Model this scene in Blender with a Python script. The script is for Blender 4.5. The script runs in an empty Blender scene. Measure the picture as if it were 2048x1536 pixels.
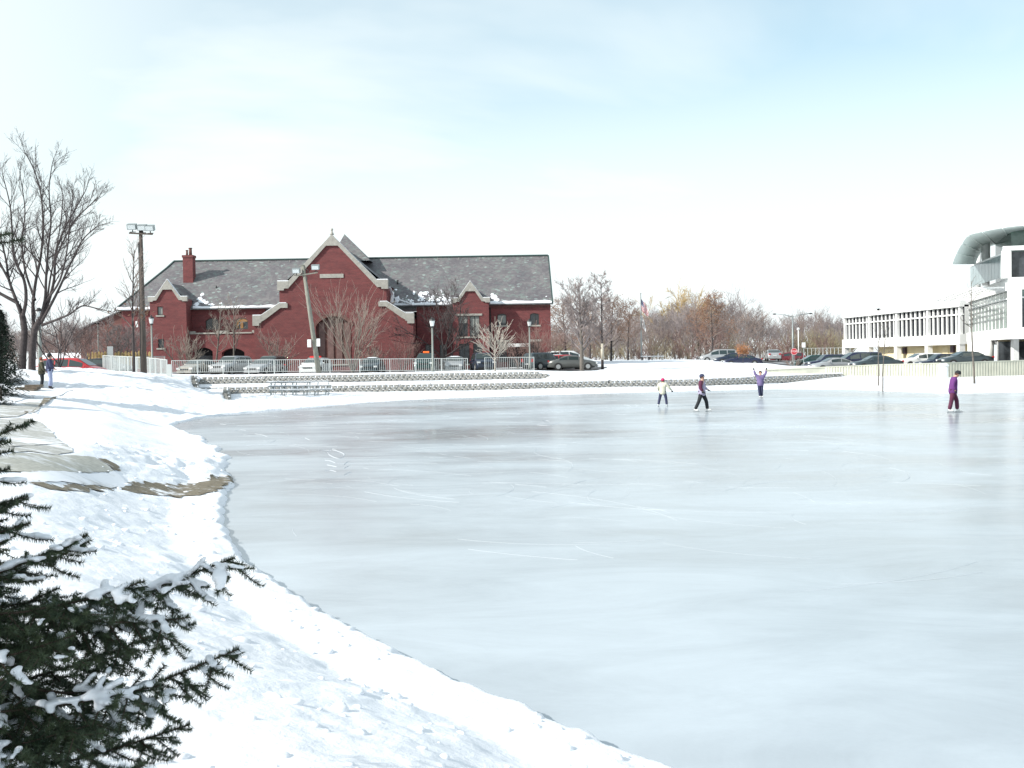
import bpy, bmesh, math, random
import numpy as np
from mathutils import Vector, Matrix, geometry
random.seed(7)
np.random.seed(7)
SC = bpy.context.scene
COL = SC.collection
PI = math.pi
# ------------------------------------------------------------------ camera
FPX, CAMH = 2150.0, 2.4
PITCH, ROLL = math.radians(1.36), math.radians(0.9)
_F = Vector((0, math.cos(PITCH), -math.sin(PITCH)))
_U0 = Vector((0, math.sin(PITCH), math.cos(PITCH)))
_R0 = Vector((1, 0, 0))
_R = _R0 * math.cos(ROLL) - _U0 * math.sin(ROLL)
_U = _U0 * math.cos(ROLL) + _R0 * math.sin(ROLL)
camd = bpy.data.cameras.new('camera')
cam = bpy.data.objects.new('camera', camd)
COL.objects.link(cam)
m3 = Matrix((_R, _U, -_F)).transposed()
cam.matrix_world = Matrix.Translation((0, 0, CAMH)) @ m3.to_4x4()
camd.sensor_width = 36.0
camd.lens = 36.0 * FPX / 2048.0
camd.clip_start = 0.05
camd.clip_end = 6000
SC.camera = cam
# ------------------------------------------------------------------ light
SUN_EL = math.radians(31)
SUN_AZ = math.radians(204)          # direction towards the sun, measured from +X, counter-clockwise
sdir = Vector((math.cos(SUN_AZ) * math.cos(SUN_EL), math.sin(SUN_AZ) * math.cos(SUN_EL), math.sin(SUN_EL)))
sund = bpy.data.lights.new('sun', 'SUN')
sund.energy = 4.2
sund.angle = math.radians(0.53)
sund.color = (1.0, 0.96, 0.90)
sun = bpy.data.objects.new('sun', sund)
COL.objects.link(sun)
sun.rotation_euler = sdir.to_track_quat('Z', 'Y').to_euler()
world = bpy.data.worlds.new('World')
SC.world = world
world.use_nodes = True
wn, wl = world.node_tree.nodes, world.node_tree.links
wn.clear()
def N(nodes, t, **kw):
    n = nodes.new(t)
    for k, v in kw.items():
        if k.startswith('i_'):
            n.inputs[k[2:].replace('_', ' ')].default_value = v
        else:
            setattr(n, k, v)
    return n
sky = N(wn, 'ShaderNodeTexSky', sky_type='NISHITA', sun_disc=False, sun_elevation=SUN_EL,
        sun_rotation=math.radians(90) - SUN_AZ, altitude=200, air_density=1.0, dust_density=1.2, ozone_density=1.3)
bg1 = N(wn, 'ShaderNodeBackground'); bg1.inputs[1].default_value = 0.13
tint = N(wn, 'ShaderNodeMix', data_type='RGBA', blend_type='MULTIPLY'); tint.inputs['Factor'].default_value = 1.0
wl.new(sky.outputs[0], tint.inputs['A']); tint.inputs['B'].default_value = (1.14, 1.28, 1.09, 1); wl.new(tint.outputs['Result'], bg1.inputs[0])
tc = N(wn, 'ShaderNodeTexCoord')
sep = N(wn, 'ShaderNodeSeparateXYZ'); wl.new(tc.outputs['Generated'], sep.inputs[0])
# cloud layer: the view direction laid out on a plane high above, so clouds flatten towards the horizon
zc = N(wn, 'ShaderNodeMath', operation='ADD'); wl.new(sep.outputs[2], zc.inputs[0]); zc.inputs[1].default_value = 0.18
zm = N(wn, 'ShaderNodeMath', operation='MAXIMUM'); wl.new(zc.outputs[0], zm.inputs[0]); zm.inputs[1].default_value = 0.05
dx = N(wn, 'ShaderNodeMath', operation='DIVIDE'); wl.new(sep.outputs[0], dx.inputs[0]); wl.new(zm.outputs[0], dx.inputs[1])
dy = N(wn, 'ShaderNodeMath', operation='DIVIDE'); wl.new(sep.outputs[1], dy.inputs[0]); wl.new(zm.outputs[0], dy.inputs[1])
cmb = N(wn, 'ShaderNodeCombineXYZ'); wl.new(dx.outputs[0], cmb.inputs[0]); wl.new(dy.outputs[0], cmb.inputs[1])
cmb.inputs[2].default_value = 5.1
nz = N(wn, 'ShaderNodeTexNoise'); nz.inputs['Scale'].default_value = 0.55; nz.inputs['Detail'].default_value = 6
nz.inputs['Roughness'].default_value = 0.52; nz.inputs['Distortion'].default_value = 0.35
wl.new(cmb.outputs[0], nz.inputs['Vector'])
mr = N(wn, 'ShaderNodeMapRange', interpolation_type='SMOOTHSTEP')
mr.inputs['From Min'].default_value = 0.38; mr.inputs['From Max'].default_value = 0.70
mr.inputs['To Min'].default_value = 0.2; mr.inputs['To Max'].default_value = 1.0
wl.new(nz.outputs[0], mr.inputs['Value'])
# haze: white towards the horizon all round
hz = N(wn, 'ShaderNodeMapRange', interpolation_type='SMOOTHSTEP')
hz.inputs['From Min'].default_value = 0.06; hz.inputs['From Max'].default_value = 0.38
hz.inputs['To Min'].default_value = 1.0; hz.inputs['To Max'].default_value = 0.0
wl.new(sep.outputs[2], hz.inputs['Value'])
# thicker cloud towards the sun's side
sdx = N(wn, 'ShaderNodeMapRange', interpolation_type='SMOOTHSTEP'); wl.new(sep.outputs[0], sdx.inputs['Value'])
sdx.inputs['From Min'].default_value = 0.12; sdx.inputs['From Max'].default_value = -0.55; sdx.inputs['To Min'].default_value = 0.0; sdx.inputs['To Max'].default_value = 0.9
mx0 = N(wn, 'ShaderNodeMath', operation='MAXIMUM'); wl.new(mr.outputs[0], mx0.inputs[0]); wl.new(sdx.outputs[0], mx0.inputs[1])
mx = N(wn, 'ShaderNodeMath', operation='MAXIMUM'); wl.new(mx0.outputs[0], mx.inputs[0]); wl.new(hz.outputs[0], mx.inputs[1])
bg2 = N(wn, 'ShaderNodeBackground'); bg2.inputs[0].default_value = (0.92, 0.995, 1.0, 1); bg2.inputs[1].default_value = 0.80
mix = N(wn, 'ShaderNodeMixShader'); wl.new(mx.outputs[0], mix.inputs[0]); wl.new(bg1.outputs[0], mix.inputs[1]); wl.new(bg2.outputs[0], mix.inputs[2])
wo = N(wn, 'ShaderNodeOutputWorld'); wl.new(mix.outputs[0], wo.inputs[0])
vs = SC.view_settings
vs.view_transform = 'Standard'; vs.look = 'None'; vs.gamma = 1; vs.use_curve_mapping = False
vs.exposure = 0.5
SC.cycles.max_bounces = 8
SC.cycles.transparent_max_bounces = 16

# ------------------------------------------------------------------ helpers
def W(px, py, D):
    """world point seen at photo pixel (px, py) whose distance along +Y is D"""
    u, v = (px - 1024) / FPX, (768 - py) / FPX
    r = _F + _R * u + _U * v
    return Vector((0, 0, CAMH)) + r * (D / r.y)
def WX(px, D, z):
    """X of the photo column px for a point at distance D and height z"""
    py = 717.0
    for _ in range(4):
        p = W(px, py, D)
        py -= (z - p.z) * FPX / D
    return p.x
def sstep(a, b, x):
    t = np.clip((np.asarray(x, float) - a) / (b - a), 0, 1)
    return t * t * (3 - 2 * t)

MATS = {}
def ramp(nt, fac, stops):
    r = N(nt.nodes, 'ShaderNodeValToRGB')
    e = r.color_ramp.elements
    while len(e) < len(stops):
        e.new(0.5)
    for k, (p, c) in enumerate(stops):
        e[k].position = p; e[k].color = (c[0], c[1], c[2], 1)
    nt.links.new(fac, r.inputs[0])
    return r
def mat(name, col, rough=0.6, metal=0.0, var=0.0, vscale=3.0, bump=0.0, bscale=20.0, spec=0.5, alpha=1.0, trans=0.0,
        col2=None, emit=None, dirt=None, coat=0.0, stretch=None, sheen=0.0):
    m = bpy.data.materials.new(name); m.use_nodes = True
    nt = m.node_tree; b = nt.nodes['Principled BSDF']
    b.inputs['Base Color'].default_value = (*col, 1)
    b.inputs['Roughness'].default_value = rough; b.inputs['Metallic'].default_value = metal
    b.inputs['Specular IOR Level'].default_value = spec
    b.inputs['Transmission Weight'].default_value = trans; b.inputs['Alpha'].default_value = alpha
    b.inputs['Coat Weight'].default_value = coat
    t = N(nt.nodes, 'ShaderNodeTexCoord')
    vec = t.outputs['Object']
    if stretch:
        mp = N(nt.nodes, 'ShaderNodeMapping'); mp.inputs['Scale'].default_value = stretch
        nt.links.new(vec, mp.inputs[0]); vec = mp.outputs[0]
    if var > 0 or col2:
        n = N(nt.nodes, 'ShaderNodeTexNoise'); n.inputs['Scale'].default_value = vscale; n.inputs['Detail'].default_value = 5
        n.inputs['Roughness'].default_value = 0.6
        nt.links.new(vec, n.inputs['Vector'])
        c2 = col2 or tuple(min(1, c * (1 + var)) for c in col)
        c1 = tuple(c * (1 - var) for c in col) if not col2 else col
        r = ramp(nt, n.outputs[0], [(0.35, c1), (0.65, c2)])
        nt.links.new(r.outputs[0], b.inputs['Base Color'])
    if bump > 0:
        n2 = N(nt.nodes, 'ShaderNodeTexNoise'); n2.inputs['Scale'].default_value = bscale; n2.inputs['Detail'].default_value = 4
        nt.links.new(vec, n2.inputs['Vector'])
        bp = N(nt.nodes, 'ShaderNodeBump'); bp.inputs['Strength'].default_value = bump; bp.inputs['Distance'].default_value = 0.02
        nt.links.new(n2.outputs[0], bp.inputs['Height']); nt.links.new(bp.outputs[0], b.inputs['Normal'])
    if emit:
        b.inputs['Emission Color'].default_value = (*emit[0], 1); b.inputs['Emission Strength'].default_value = emit[1]
    MATS[name] = m
    return m

class MB:
    def __init__(s): s.v, s.f, s.m, s.sm = [], [], [], []
    def add(s, vs_, fs, m=0, smooth=False):
        o = len(s.v); s.v.extend([tuple(p) for p in vs_])
        for f in fs:
            s.f.append(tuple(i + o for i in f)); s.m.append(m); s.sm.append(smooth)
    def box(s, x0, x1, y0, y1, z0, z1, m=0):
        s.add([(x0,y0,z0),(x1,y0,z0),(x1,y1,z0),(x0,y1,z0),(x0,y0,z1),(x1,y0,z1),(x1,y1,z1),(x0,y1,z1)],
              [(0,3,2,1),(4,5,6,7),(0,1,5,4),(1,2,6,5),(2,3,7,6),(3,0,4,7)], m)
    def obox(s, c, size, rz=0.0, m=0, rx=0.0, ry=0.0):
        M = Matrix.Translation(c) @ Matrix.Rotation(rz, 4, 'Z') @ Matrix.Rotation(ry, 4, 'Y') @ Matrix.Rotation(rx, 4, 'X')
        a, b, d = size[0]/2, size[1]/2, size[2]/2
        P = [M @ Vector(p) for p in [(-a,-b,-d),(a,-b,-d),(a,b,-d),(-a,b,-d),(-a,-b,d),(a,-b,d),(a,b,d),(-a,b,d)]]
        s.add(P, [(0,3,2,1),(4,5,6,7),(0,1,5,4),(1,2,6,5),(2,3,7,6),(3,0,4,7)], m)
    def beam(s, p, q, w, h, m=0):
        p, q = Vector(p), Vector(q); d = (q - p).normalized()
        side = d.cross(Vector((0,0,1)))
        if side.length < 1e-3: side = Vector((1,0,0))
        side.normalize(); up = side.cross(d).normalized()
        a, b = side*w/2, up*h/2
        P = [p-a-b, p+a-b, p+a+b, p-a+b, q-a-b, q+a-b, q+a+b, q-a+b]
        s.add(P, [(0,1,2,3),(7,6,5,4),(0,4,5,1),(1,5,6,2),(2,6,7,3),(3,7,4,0)], m)
    def tube(s, pts, rad, n=8, m=0, caps=True, smooth=True):
        pts = [Vector(p) for p in pts]
        if not hasattr(rad, '__len__'): rad = [rad]*len(pts)
        V, prev = [], None
        for i, p in enumerate(pts):
            d = (pts[min(i+1, len(pts)-1)] - pts[max(i-1, 0)])
            if d.length < 1e-9: d = Vector((0,0,1))
            d.normalize()
            if prev is None:
                a = d.cross(Vector((0,1,0)) if abs(d.y) < .9 else Vector((1,0,0))).normalized()
            else:
                a = (prev - d*prev.dot(d)); a = a.normalized() if a.length > 1e-6 else d.orthogonal().normalized()
            prev = a; b = d.cross(a)
            for k in range(n):
                t = 2*PI*k/n
                V.append(p + (a*math.cos(t) + b*math.sin(t))*rad[i])
        F = []
        for i in range(len(pts)-1):
            for k in range(n):
                k2 = (k+1) % n
                F.append((i*n+k, i*n+k2, (i+1)*n+k2, (i+1)*n+k))
        s.add(V, F, m, smooth)
        if caps:
            o = len(s.v) - len(V)
            s.f.append(tuple(o+k for k in range(n))[::-1]); s.m.append(m); s.sm.append(False)
            s.f.append(tuple(o+(len(pts)-1)*n+k for k in range(n))); s.m.append(m); s.sm.append(False)
    def prism(s, poly, y0, y1, m=0):
        """polygon in X-Z extruded along Y"""
        n = len(poly)
        V = [(x, y0, z) for x, z in poly] + [(x, y1, z) for x, z in poly]
        tri = geometry.tessellate_polygon([[Vector((x, z, 0)) for x, z in poly]])
        area = sum(poly[i][0]*poly[(i+1)%n][1]-poly[(i+1)%n][0]*poly[i][1] for i in range(n))
        F = []
        for t in tri:
            a = geometry.normal([Vector((*poly[i], 0)) for i in t]).z if len(set(t)) == 3 else 1
            t2 = tuple(t) if a > 0 else tuple(t)[::-1]
            F.append(t2); F.append(tuple(i+n for i in t2[::-1]))
        for i in range(n):
            j = (i+1) % n
            F.append((i, i+n, j+n, j) if area > 0 else (i, j, j+n, i+n))
        s.add(V, F, m)
    def sheet_holes(s, outer, holes, y, depth, m=0, thick=0.3, back=False):
        """wall face at Y=y facing -Y with openings; reveals go `depth` back"""
        loops = [outer] + holes
        flat = [p for l in loops for p in l]
        tri = geometry.tessellate_polygon([[Vector((x, z, 0)) for x, z in l] for l in loops])
        F = []
        for t in tri:
            nr = (Vector((*flat[t[1]],0))-Vector((*flat[t[0]],0))).cross(Vector((*flat[t[2]],0))-Vector((*flat[t[0]],0))).z
            F.append(tuple(t) if nr > 0 else tuple(t)[::-1])
        s.add([(x, y, z) for x, z in flat], F, m)
        for k, l in enumerate(loops):
            d = thick if k == 0 else depth
            n = len(l)
            area = sum(l[i][0]*l[(i+1)%n][1]-l[(i+1)%n][0]*l[i][1] for i in range(n))
            F = []
            for i in range(n):
                j = (i+1) % n
                q = (i, i+n, j+n, j)
                if (area > 0) != (k == 0): q = q[::-1]
                F.append(q)
            s.add([(x, y, z) for x, z in l]+[(x, y+d, z) for x, z in l], F, m)
    def lathe(s, prof, n=16, c=(0,0,0), m=0):
        V = [(c[0]+r*math.cos(2*PI*k/n), c[1]+r*math.sin(2*PI*k/n), c[2]+z) for r, z in prof for k in range(n)]
        F = [(i*n+k, i*n+(k+1)%n, (i+1)*n+(k+1)%n, (i+1)*n+k) for i in range(len(prof)-1) for k in range(n)]
        s.add(V, F, m, True)
    def ball(s, c, r, n=10, k=6, m=0, sc=(1,1,1), rot=None):
        V, F = [], []
        for i in range(k+1):
            ph = PI*i/k
            for j in range(n):
                t = 2*PI*j/n
                p = Vector((math.sin(ph)*math.cos(t)*r*sc[0], math.sin(ph)*math.sin(t)*r*sc[1], math.cos(ph)*r*sc[2]))
                if rot: p = rot @ p
                V.append(p + Vector(c))
        for i in range(k):
            for j in range(n):
                F.append((i*n+j, (i+1)*n+j, (i+1)*n+(j+1)%n, i*n+(j+1)%n))
        s.add(V, F, m, True)
    def mesh(s, name, mats):
        me = bpy.data.meshes.new(name)
        me.from_pydata(s.v, [], s.f)
        if not isinstance(mats, (list, tuple)): mats = [mats]
        for x in mats: me.materials.append(MATS[x] if isinstance(x, str) else x)
        if s.f:
            me.polygons.foreach_set('material_index', s.m)
            me.polygons.foreach_set('use_smooth', s.sm)
        me.update()
        return me
    def build(s, name, mats, parent=None, label=None, kind=None, mtx=None):
        return obj(name, s.mesh(name, mats), parent, label, kind, mtx)
def obj(name, me, parent=None, label=None, kind=None, mtx=None):
    o = bpy.data.objects.new(name, me); COL.objects.link(o)
    if parent: o.parent = parent
    if label: o['label'] = label
    if kind: o['kind'] = kind
    if mtx is not None: o.matrix_local = mtx
    return o
def tag(o, label, cat, group=None):
    o['label'] = label; o['category'] = cat
    if group: o['group'] = group
    return o
def thing(name, label, cat, loc=(0,0,0), rz=0.0, group=None):
    o = bpy.data.objects.new(name, None); COL.objects.link(o)
    o.empty_display_size = 0.2
    o.location = loc; o.rotation_euler = (0, 0, rz)
    return tag(o, label, cat, group)
def copy_tree(o, parent=None):
    c = o.copy(); COL.objects.link(c)
    if parent: c.parent = parent
    for ch in list(o.children): copy_tree(ch, c)
    return c

# ------------------------------------------------------------------ value noise on numpy arrays
def vnoise(x, y, seed=0):
    x = np.asarray(x, float); y = np.asarray(y, float)
    xi, yi = np.floor(x).astype(np.int64), np.floor(y).astype(np.int64)
    fx, fy = x - xi, y - yi
    fx = fx*fx*(3-2*fx); fy = fy*fy*(3-2*fy)
    def h(a, b):
        n = (a*374761393 + b*668265263 + seed*974634777) & 0x7fffffff
        n = ((n ^ (n >> 13)) * 1274126177) & 0x7fffffff
        n = (n ^ (n >> 16)) & 0xffff
        return n/32767.5 - 1
    return (h(xi,yi)*(1-fx)+h(xi+1,yi)*fx)*(1-fy)+(h(xi,yi+1)*(1-fx)+h(xi+1,yi+1)*fx)*fy
def fbm(x, y, o=4, seed=0):
    r, a = 0, 1.0
    for k in range(o):
        r = r + a*vnoise(x*2**k, y*2**k, seed+k); a *= .5
    return r

# ------------------------------------------------------------------ the shore of the pond
def onice(px, py):
    p = W(px, py, 10); r = p - Vector((0,0,CAMH)); t = -CAMH/r.z
    return (r.x*t, r.y*t)
SHORE = [onice(*p) for p in [(1290,1536),(1180,1487),(1050,1433),(900,1372),(780,1308),(680,1254),(600,1203),(540,1165),
    (490,1122),(462,1085),(450,1050),(447,1015),(452,990),(468,968),(462,950),(456,935),(446,912),(420,889),(385,869),(352,857),
    (345,852),(360,845),(400,837),(440,831),(500,825),(600,818),(740,805),(860,798),(1000,793),(1200,787),(1400,781.5),(1560,778),
    (1700,779),(1800,783),(1900,787),(2048,784)]]
POND = SHORE + [(42,62),(52,55),(56,42),(48,26),(34,14),(20,7.0),(9,4.2),(3.6,3.9),(1.9,4.9)]
PP = np.array(POND)
def pond_dist(X, Y):
    """signed distance to the shore: positive on land"""
    X = np.asarray(X, float); Y = np.asarray(Y, float)
    d = np.full(X.shape, 1e9); ins = np.zeros(X.shape, bool)
    n = len(PP)
    for i in range(n):
        x0, y0 = PP[i]; x1, y1 = PP[(i+1) % n]
        ex, ey = x1-x0, y1-y0; L = ex*ex+ey*ey
        t = np.clip(((X-x0)*ex+(Y-y0)*ey)/L, 0, 1)
        d = np.minimum(d, np.hypot(X-x0-t*ex, Y-y0-t*ey))
        c = ((y0 > Y) != (y1 > Y)) & (X < (x1-x0)*(Y-y0)/((y1-y0) if abs(y1-y0) > 1e-9 else 1e-9)+x0)
        ins ^= c
    return np.where(ins, -d, d)
# retaining wall lines (plan)
def Yl(X): return np.interp(X, [-24,-20,0,14,20,26,40], [75.5,76,76.6,79,81.5,84,86])
def Yu(X): return np.interp(X, [-30,-23,4,10], [80,80,81,81])
XR1 = lambda Y: -20.0 + (76-Y)*0.262      # lower return, runs towards the camera
XR2 = lambda Y: -0.2925*Y                  # upper return
RW_END = 26.0
CP = []
def cp(px, D, z): CP.append((WX(px, D, z), D, z))
for p in [(130,20.2,.95),(245,17,.5),(60,15,.91),(300,8.2,.62),(300,4.4,.78),(0,16.5,1.12),(110,40,1.15),(0,45,1.2),(130,57,1.18),
          (50,30,1.1),(190,17.8,.72),(350,17.2,.22),
          (200,64,1.95),(200,57,1.1),(200,44,.55),(300,44,.25),(300,56,.95),(300,66,1.74),(370,56,.7),(430,57,.22),(370,70,1.5),
          (60,62,2.14),(0,60,2.2),(110,68,2.25),(0,52,1.5),(95,57,1.17),(40,55,1.2),(350,23.7,.42),(280,31,.5),(410,23.3,.28),(200,27,.75),(200,34,.7),
          (430,66,.45),(392,71,.6),(392,75,1.0),(390,79,1.42),(450,63,.22),(452,66,.42),(452,70,.58),(-300,20,1.3),(-300,40,1.4),(-500,60,2.0),(-200,90,1.9),(0,90,1.8),(200,80,1.9),(330,76,1.65),
          (200,100,1.6),(400,92,1.25),(600,92,1.22),(800,92,1.2),(1000,94,1.2),(400,100,1.2),(700,104,1.2),(1000,110,1.2),(200,120,1.5),(700,130,1.3),
          (1120,96,1.15),(1160,108,1.12),(1100,110,1.15),(400,86,1.5),(600,86,1.5),(900,86,1.48),(1060,87,1.42),
          (1250,130,1.85),(1450,140,1.7),(1200,90,1.15),(1300,110,1.3),(1500,95,1.05),(1600,95,1.36),(1440,108,1.35),(1530,110,1.5),
          (1600,100,1.25),(1620,108,.9),(1700,100,.7),(1600,122,.75),(1900,95,.7),(1850,90,.7),(1900,120,.7),(1700,130,.7),(1900,150,.8),(2100,100,.7),
          (1540,150,1.55),(1560,135,1.35),(1300,170,1.95),(1600,170,1.3),(1000,200,2.0),(500,200,2.0),(0,200,2.2),(1700,200,1.8),(2200,200,1.8),
          (-900,120,2.2),(3000,120,1.5)]: cp(*p)
CP += [(0,0,.82),(-3,3,.98),(-6,6,1.2),(0,2.5,.7),(-2,8,.66),(-8,0,1.3),(4,-2,.8),(-4,-8,1.2),(30,0,1.0),(60,30,1.0),(-40,10,1.6),(-25,30,1.5)]
CP += [(x, 81.5, 1.42) for x in (-22,-14,-6,2)] + [(6,81,1.0),(10,82,.86),(16,82,.78),(22,84,.72),(26,86,.66),(26,80,.5)]
CP += [(x, 84, .9+.004*x) for x in (8,14,20)]
CPA = np.array(CP)
_d = np.hypot(CPA[:,0][:,None]-CPA[:,0][None], CPA[:,1][:,None]-CPA[:,1][None])
_w = np.linalg.solve(_d + np.eye(len(CPA))*(-0.15), CPA[:,2]-1.0)
def hills(X, Y):
    X = np.asarray(X, float); Y = np.asarray(Y, float)
    r = np.full(X.shape, 1.0)
    for (x, y, z), w in zip(CPA, _w): r = r + w*np.hypot(X-x, Y-y)
    far = sstep(180, 320, np.hypot(X, Y-60))
    return r*(1-far) + 1.9*far
PZ = None      # plan outline of the swept path, where the snow is scraped flat
def in_path(X, Y):
    d = np.full(X.shape, 1e9); ins = np.zeros(X.shape, bool); n = len(PZ)
    for i in range(n):
        x0, y0 = PZ[i]; x1, y1 = PZ[(i+1) % n]; ex, ey = x1-x0, y1-y0
        t = np.clip(((X-x0)*ex+(Y-y0)*ey)/(ex*ex+ey*ey), 0, 1); d = np.minimum(d, np.hypot(X-x0-t*ex, Y-y0-t*ey))
        ins ^= ((y0 > Y) != (y1 > Y)) & (X < (x1-x0)*(Y-y0)/((y1-y0) if abs(y1-y0) > 1e-9 else 1e-9)+x0)
    return sstep(.12, -.12, np.where(ins, -d, d))
def ground(X, Y, fine=True):
    X = np.asarray(X, float); Y = np.asarray(Y, float)
    G = hills(X, Y)
    # stepped bank held by the two retaining walls
    front = .16 + .02*np.sin(X*.3)
    yl, yu = Yl(X), Yu(X)
    fr_w = sstep(56, 60, Y) * (Y <= yl+.12) * sstep(-.42, -.2, X - XR1(np.minimum(Y, 76))) * (1-sstep(20, 27.5, X))
    G2 = G*(1-fr_w) + front*fr_w
    ex_w = sstep(66, 70, Y)*(Y <= yl+.12)*sstep(-.42, -.2, X-XR2(Y))*(1-sstep(-.42, -.2, X-XR1(np.minimum(Y, 76))))
    G2 = G2*(1-ex_w) + np.interp(Y, [66, 76], [.42, .58])*ex_w
    te_w = (Y > yl+.12) * (Y <= yu+.12) * sstep(-.42, -.2, X - XR2(Y)) * (1-sstep(2, 5, X))
    te = .70 + .03*(Y-yl)
    G2 = G2*(1-te_w) + te*te_w
    te_w2 = (Y > yl+.12) * (Y <= yl+4) * sstep(2, 5, X) * (1-sstep(20, 27, X))
    t = np.clip((Y-yl-.12)/3.9, 0, 1)
    G2 = np.where(te_w2 > 0, G2*(1-te_w2) + (G*t+.70*(1-t))*te_w2, G2)
    d = pond_dist(X, Y)
    if fine:
        d = d + .05*fbm(X*3.1, Y*3.1, 3, 5)*sstep(60, 8, Y) + .16*fbm(X*.7, Y*.7, 2, 9)*sstep(8, 30, Y)
    near = sstep(30, 14, Y)
    wd = 2.6*near + 3.0*(1-near)
    rise = sstep(-.02, wd, d)
    G2 = np.minimum(G2, 3.0)
    z = G2*rise*.94 + .06*G2*(d > 0)
    z = z + (.065*sstep(0, .10, d))*(1-.75*rise)*(1-fr_w) + .04*sstep(0, .2, d)*fr_w
    # low ploughed ridge along the near shore, and its shallow track
    z = z + near*(.03*np.exp(-((d-.35)/.22)**2) - .035*np.exp(-((d-.8)/.2)**2))
    if fine:
        amp = sstep(0, .5, d)
        if PZ is not None and Y.min() < 58: 
            pm = in_path(X, Y); amp = amp*(1-pm); z = z-.012*pm
        z = z + amp*(.020*fbm(X*1.1, Y*1.1, 4, 1) + .0065*fbm(X*6, Y*6, 3, 21)*sstep(40, 15, Y))
        hill = sstep(38, 44, Y)*sstep(76, 70, Y)*sstep(-8, -14, X)
        z = z + amp*hill*(.05*fbm(X*1.1+Y*.2, Y*2.4, 3, 31) + .055*fbm(X*2.6-Y*.5, Y*1.9, 3, 33))
        pile = np.exp(-(((X+6.6)/1.7)**2 + ((Y-23.5)/3.4)**2))
        z = z + amp*pile*(.10 + .14*fbm(X*2.2, Y*1.6, 4, 41))
    z = np.where(d < 0, -.05 - .35*np.clip(-d/.6, 0, 1), z)
    return z
def gz(x, y): return float(ground(np.array([x]), np.array([y]))[0])
# ================================================================== SETTING
def snow_material(name, base=(.86,.88,.92), bump=.35):
    m = bpy.data.materials.new(name); m.use_nodes = True; MATS[name] = m
    nt = m.node_tree; b = nt.nodes['Principled BSDF']
    b.inputs['Roughness'].default_value = .65; b.inputs['Specular IOR Level'].default_value = .25
    t = N(nt.nodes, 'ShaderNodeTexCoord')
    n = N(nt.nodes, 'ShaderNodeTexNoise'); n.inputs['Scale'].default_value = .6; n.inputs['Detail'].default_value = 6
    nt.links.new(t.outputs['Object'], n.inputs['Vector'])
    r = ramp(nt, n.outputs[0], [(.3, tuple(c*.93 for c in base)), (.6, base)])
    nt.links.new(r.outputs[0], b.inputs['Base Color'])
    n2 = N(nt.nodes, 'ShaderNodeTexNoise'); n2.inputs['Scale'].default_value = 16; n2.inputs['Detail'].default_value = 7
    n2.inputs['Roughness'].default_value = .62
    nt.links.new(t.outputs['Object'], n2.inputs['Vector'])
    v = N(nt.nodes, 'ShaderNodeTexVoronoi'); v.inputs['Scale'].default_value = 5.5
    nt.links.new(t.outputs['Object'], v.inputs['Vector'])
    ad = N(nt.nodes, 'ShaderNodeMath', operation='MULTIPLY_ADD'); ad.inputs[1].default_value = .35
    nt.links.new(v.outputs[0], ad.inputs[0]); nt.links.new(n2.outputs[0], ad.inputs[2])
    bp = N(nt.nodes, 'ShaderNodeBump'); bp.inputs['Strength'].default_value = bump; bp.inputs['Distance'].default_value = .05
    nt.links.new(ad.outputs[0], bp.inputs['Height']); nt.links.new(bp.outputs[0], b.inputs['Normal'])
    return m
snow_material('snow'); snow_material('snow_small', bump=.15)
def patchy(name, c1, c2, thr=.5, scale=2.0, width=.06, rough=.8, stretch=(1,1,1), bump=.3, c3=None):
    """ground stuff showing through patches of snow"""
    m = bpy.data.materials.new(name); m.use_nodes = True; MATS[name] = m
    nt = m.node_tree; b = nt.nodes['Principled BSDF']; b.inputs['Roughness'].default_value = rough
    t = N(nt.nodes, 'ShaderNodeTexCoord'); mp = N(nt.nodes, 'ShaderNodeMapping'); mp.inputs['Scale'].default_value = stretch
    nt.links.new(t.outputs['Object'], mp.inputs[0])
    n = N(nt.nodes, 'ShaderNodeTexNoise'); n.inputs['Scale'].default_value = scale; n.inputs['Detail'].default_value = 8
    n.inputs['Roughness'].default_value = .65
    nt.links.new(mp.outputs[0], n.inputs['Vector'])
    n3 = N(nt.nodes, 'ShaderNodeTexNoise'); n3.inputs['Scale'].default_value = scale*9; n3.inputs['Detail'].default_value = 3
    nt.links.new(t.outputs['Object'], n3.inputs['Vector'])
    g = ramp(nt, n3.outputs[0], [(.35, c1), (.65, c3 or tuple(min(1, c*1.4) for c in c1))])
    f = ramp(nt, n.outputs[0], [(thr-width, (0,0,0)), (thr+width, (1,1,1))])
    mx_ = N(nt.nodes, 'ShaderNodeMix', data_type='RGBA')
    nt.links.new(f.outputs[0], mx_.inputs['Factor']); nt.links.new(g.outputs[0], mx_.inputs['A']); mx_.inputs['B'].default_value = (*c2, 1)
    nt.links.new(mx_.outputs['Result'], b.inputs['Base Color'])
    bp = N(nt.nodes, 'ShaderNodeBump'); bp.inputs['Strength'].default_value = bump; bp.inputs['Distance'].default_value = .03
    nt.links.new(n.outputs[0], bp.inputs['Height']); nt.links.new(bp.outputs[0], b.inputs['Normal'])
    return m
patchy('concrete_dusted', (.33,.33,.31), (.80,.82,.86), thr=.56, scale=1.4, width=.05, stretch=(.8,1.6,1))
patchy('concrete_wet', (.33,.325,.285), (.78,.8,.84), thr=.60, scale=1.4, width=.08, rough=.6)
patchy('slab_snowy', (.38,.375,.36), (.82,.84,.88), thr=.40, scale=1.1, width=.1)
patchy('mud', (.12,.10,.07), (.80,.82,.85), thr=.60, scale=2.4, width=.05, stretch=(1,1.2,1), bump=.6, c3=(.21,.18,.125))
patchy('asphalt', (.06,.06,.062), (.55,.57,.6), thr=.66, scale=.25, width=.1, rough=.75)

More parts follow.
